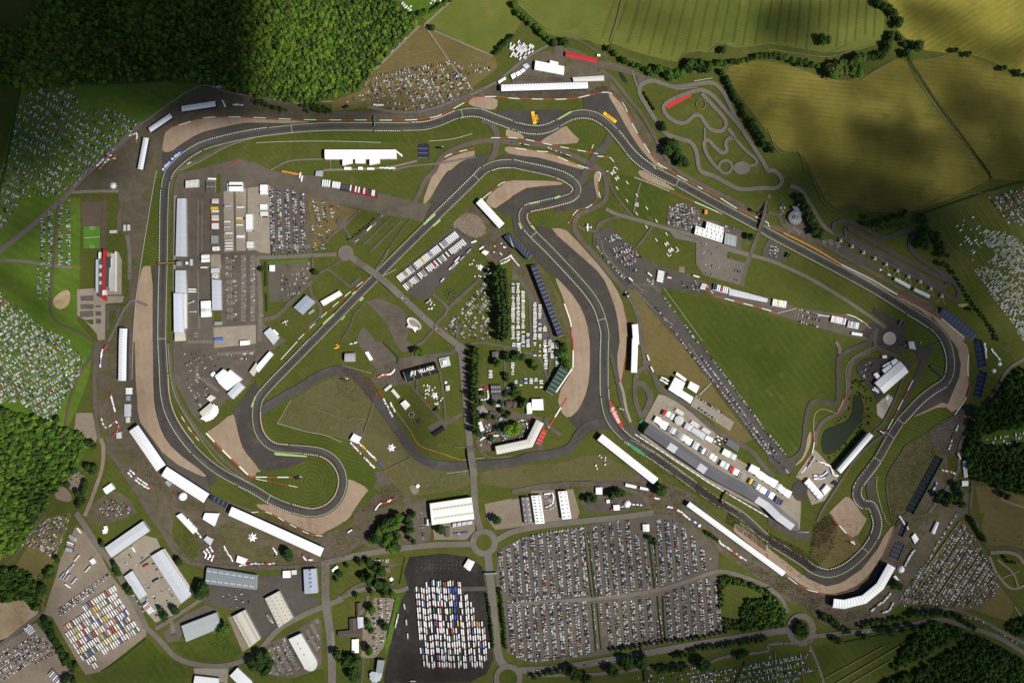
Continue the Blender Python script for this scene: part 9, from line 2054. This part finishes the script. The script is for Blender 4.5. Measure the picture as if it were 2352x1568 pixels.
cwd('22 380,1290 860,1270 1200,1290 1280,1400 1000,1420 700,1400 400,1330',.09,.6);cwd('22 60,1160 600,1080 860,1050 1100,1220 600,1260 200,1300',.02,.6);cwd('22 640,700 760,760 860,830 760,860 620,930 300,1060 0,1080 0,1050 480,1010 600,850',.05,.6)
cwd('31 600,220 900,130 1250,0 1450,0 1300,120 1000,310 850,400 640,480 600,470',.12,.5);cwd('31 0,330 200,300 420,420 600,470 600,520 0,520',.12,.5);cwd('31 610,480 690,480 700,790 600,790',.1);cwd('31 690,740 1000,720 1350,690 1350,720 800,800',.05)
cwd('21 1260,1310 1400,1430 1300,1470 1080,1560 940,1568 31 640,190 900,50 21 920,1560 1100,1400',.3,.6);cwd('31 380,60 600,60 620,210 480,200 400,130',.06);cwd('31 0,60 300,210 300,150 100,20',.25);cwd('31 150,80 520,190 600,230 560,260 350,190 120,90',.2)
cwd('30 1560,290 1700,150 1830,60 2020,150 2100,300 2352,420 2352,510 1900,500 1720,450',.1,.6);cwd('30 2010,120 2352,150 2352,330 2200,340 2020,240',.12,.6,cols=(.2,.1,.1,.25,.15,.2));cwd('20 1400,1300 1560,1300 1900,1480 1900,1568 1700,1568 1450,1400',.14)
cwd('20 880,250 1080,260 1100,600 1180,760 1000,900 900,760',.035);cwd('20 1180,960 1260,1000 1450,1220 1500,1330 1400,1350 1200,1160',.12,.6);cwd('20 940,900 1100,1080 1320,1450 1300,1480 1030,1100',.07);cwd('20 900,1010 960,1020 930,1200 860,1380 800,1560 770,1560 830,1380 910,1180',.06)
cwd('10 1080,200 1200,500 1260,700 1200,1200 1100,1400 1000,1540 1150,900',.03);cwd('00 1300,1140 1560,960 1900,820 2352,890 2352,930 1800,890 1500,1130 1480,1500 1300,1560',.04)
cwd('01 900,1000 1400,1040 1980,850 2230,770 2230,880 1980,890 1640,1060 1400,1080',.05,.6)
cwd('01 2240,830 02 700,830 820,790 900,800 1080,1000 1150,1130 1050,1010 920,855 830,848 550,903 100,905 01 2240,885',.3,.5);cwd('02 150,690 480,720 480,750 0,745 0,700',.25);cwd('02 1100,1100 1200,1240 1330,1340 1420,1500 1350,1440 1200,1250',.1);cwd('12 1650,150 1900,260 2100,380 2300,500 2250,500 1900,300',.05)
cwd('12 1330,10 1500,90 1900,290 2352,540 13 0,560 350,740 700,925 1000,1090 1290,1275 1270,1290 700,945 300,760 12 2352,580 1900,340 1500,130 1300,20',.09,.4,cols=DK)
cwd('11 1790,510 2000,300 2240,530 12 0,720 190,960 100,980 11 2330,800 2150,850 1950,620',.10,.6);cwd('11 2040,600 2140,640 2352,700 2352,800 2250,840 2130,760',.16);cwd('12 200,860 350,1000 480,1400 540,1540 480,1540 420,1330 250,930',.16,.6,cols=(.2,.12,.1,.25,.18,.15))
cwd('11 1010,1190 1230,1220 1340,1260 1420,1380 1380,1560 1250,1560 1270,1400 1100,1250',.03);cwd('11 1860,650 2120,700 2150,880 1960,900',.03,cols=(.2,.1,.1,.2,.1,.3))
cwd('21 750,225 900,260 1060,350 1120,450 1080,570 960,420 840,310',.6,.4,cols=(.35,.2,.12,.13,.12,.08));cwd('21 1060,280 1350,130 1400,380 1340,420 1130,430',.2,.6);cwd('21 720,320 860,305 960,410 1050,530 900,560 760,480',.18,.6,cols=(.2,.12,.12,.25,.13,.18));cwd('21 340,540 720,330 900,560 1060,600 1000,830 840,880 240,750',.035,.6)
cwd('21 1090,560 1200,700 1320,860 1500,1060 1400,1070 1180,900 1000,830',.05,.6);cwd('21 1120,1180 1400,1060 1600,1140 1900,1190 1950,1330 1300,1430 1260,1300',.03,.6);cwd('21 400,430 600,310 770,250 780,270 600,340 420,450',.04);cwd('21 1100,420 1350,380 1520,500 1700,740 1560,780 1400,650 1200,470',.04,.6);cwd('21 1240,680 1320,820 1480,1040 1700,1130 1950,1150 22 200,1060 550,960 700,770 800,770 650,900 500,1010 150,1080 21 1900,1170 1600,1140 1300,870',.035)
cwd('21 100,640 300,500 21 700,1000 800,1250 700,1500 400,1568 0,1430 20 2000,1200 1600,800 1500,500 1500,0 20 1560,0 1600,500 1800,900 2352,1340 21 300,1510 600,1490 740,1300 700,1120 500,1030 150,1010',.012,.6,cols=DK);cwd('11 560,1500 1150,920 1600,480 1700,450 1200,960 640,1500',.02,cols=DK)
cwd('21 560,1100 740,1200 740,1370 600,1500 400,1520 300,1400',.02,cols=DK)
cwd('23 1450,870 1880,560 1880,640 1780,840 1690,1040 1650,1060 1540,980',.14,.5);cwd('23 1240,970 1450,880 1550,1000 1530,1070 1290,1550 1140,1568 1090,1350 1110,1200',.16,.6,cols=(.35,.14,.1,.18,.13,.1));cwd('33 1130,0 1290,0 1190,140 1140,120',.12);cwd('23 1660,1060 1840,700 1860,760 1800,1000 1760,1290 1650,1450 1500,1568 1400,1568 1600,1300',.06,.6);cwd('33 1060,420 1200,100 1300,0 1500,0 1420,260 1250,520',.1,.6);cwd('23 1900,300 2000,300 2100,330 2060,480 1960,560 1940,500',.07,.6);cwd('23 1030,560 1100,540 1110,650 1060,660',.12,.4,cols=DK)
cwd('23 1000,900 1150,760 1230,700 1100,920 1000,1080 900,1200',.05,cols=DK);cwd('23 600,1500 750,1390 560,1568 33 480,60',.05)
cwd('12 900,400 1300,540 1640,600 1900,700 2300,820 2280,850',.004);cwd('22 1350,500 1640,640 1880,840 2352,1250 23 240,1480 100,1520 22 2352,1420 1700,1080 1250,770',.012)
allp=npc(PEOPLE);allp=allp[(allp[:,0]>0)&(allp[:,0]<PW)&(allp[:,1]>0)&(allp[:,1]<PH)]
print('PEOPLE',len(allp))
gz=gdz(allp[:,:2])
V,F,M=tri(person_mb())
M=np.where(M==0,0,np.where(M==1,6,np.where(M==2,7,8)))
xf=np.c_[WA(allp[:,:2]),gz,rnu(0,6.28,len(allp)),rnu(.98,1.14,len(allp)),np.zeros(len(allp))]
tg(link('crowd',scatter('crowd',[(V,F,M)],xf,CLOTH+[pnt('trousers',(.04,.045,.06)),SKIN,HAIR],allp[:,2].astype(int))),'race crowd spread over banks, paths and the main straight','crowd',kind='stuff')
def prl(s_,n,r,prs,col=TN):
 c=npa(P(s_)[0])
 for k in range(n):
  a=rnu(0,6.28);q=c+npa([cos(a),sin(a)])*rnu(.35,1.0)*r
  key=('parasol',col.name)
  if key not in van_cache:
   m=MB();pts=[(1.5*cos(2*pi*i/8),1.5*sin(2*pi*i/8))for i in range(8)]
   m.add([(0,0,2.9)]+[(x,y,2.3)for x,y in pts],[(0,1+i,1+(i+1)%8)for i in range(8)],0);m.bar((0,0,0),(0,0,2.8),.05,1,5)
   van_cache[key]=m.mesh('parasol',[col,SL])
  o=bpy.data.objects.new('parasol',van_cache[key]);COL.objects.link(o);wx,wy=W(q);o.location=(wx,wy,gz1(q))
  tg(o,f'{"red" if col is RPT else "white"} parasol {prs}','parasol','parasols '+prs)
prl('11 2060,900',12,26,'round the star tent by the lorry park');prl('21 1640,500',16,22,'round the star tent on the fan lawn');prl('21 1560,420',7,9,'at the path end of the fan lawn');prl('22 810,1110',9,24,'on the brown lawn beside the pit grandstand');prl('11 1600,1250',8,12,'on the lawn below the lorry park');prl('21 1600,500',4,20,'dotted red on the fan lawn',RPT);prl('11 2230,690',8,22,'on the crowd path above the poplars')
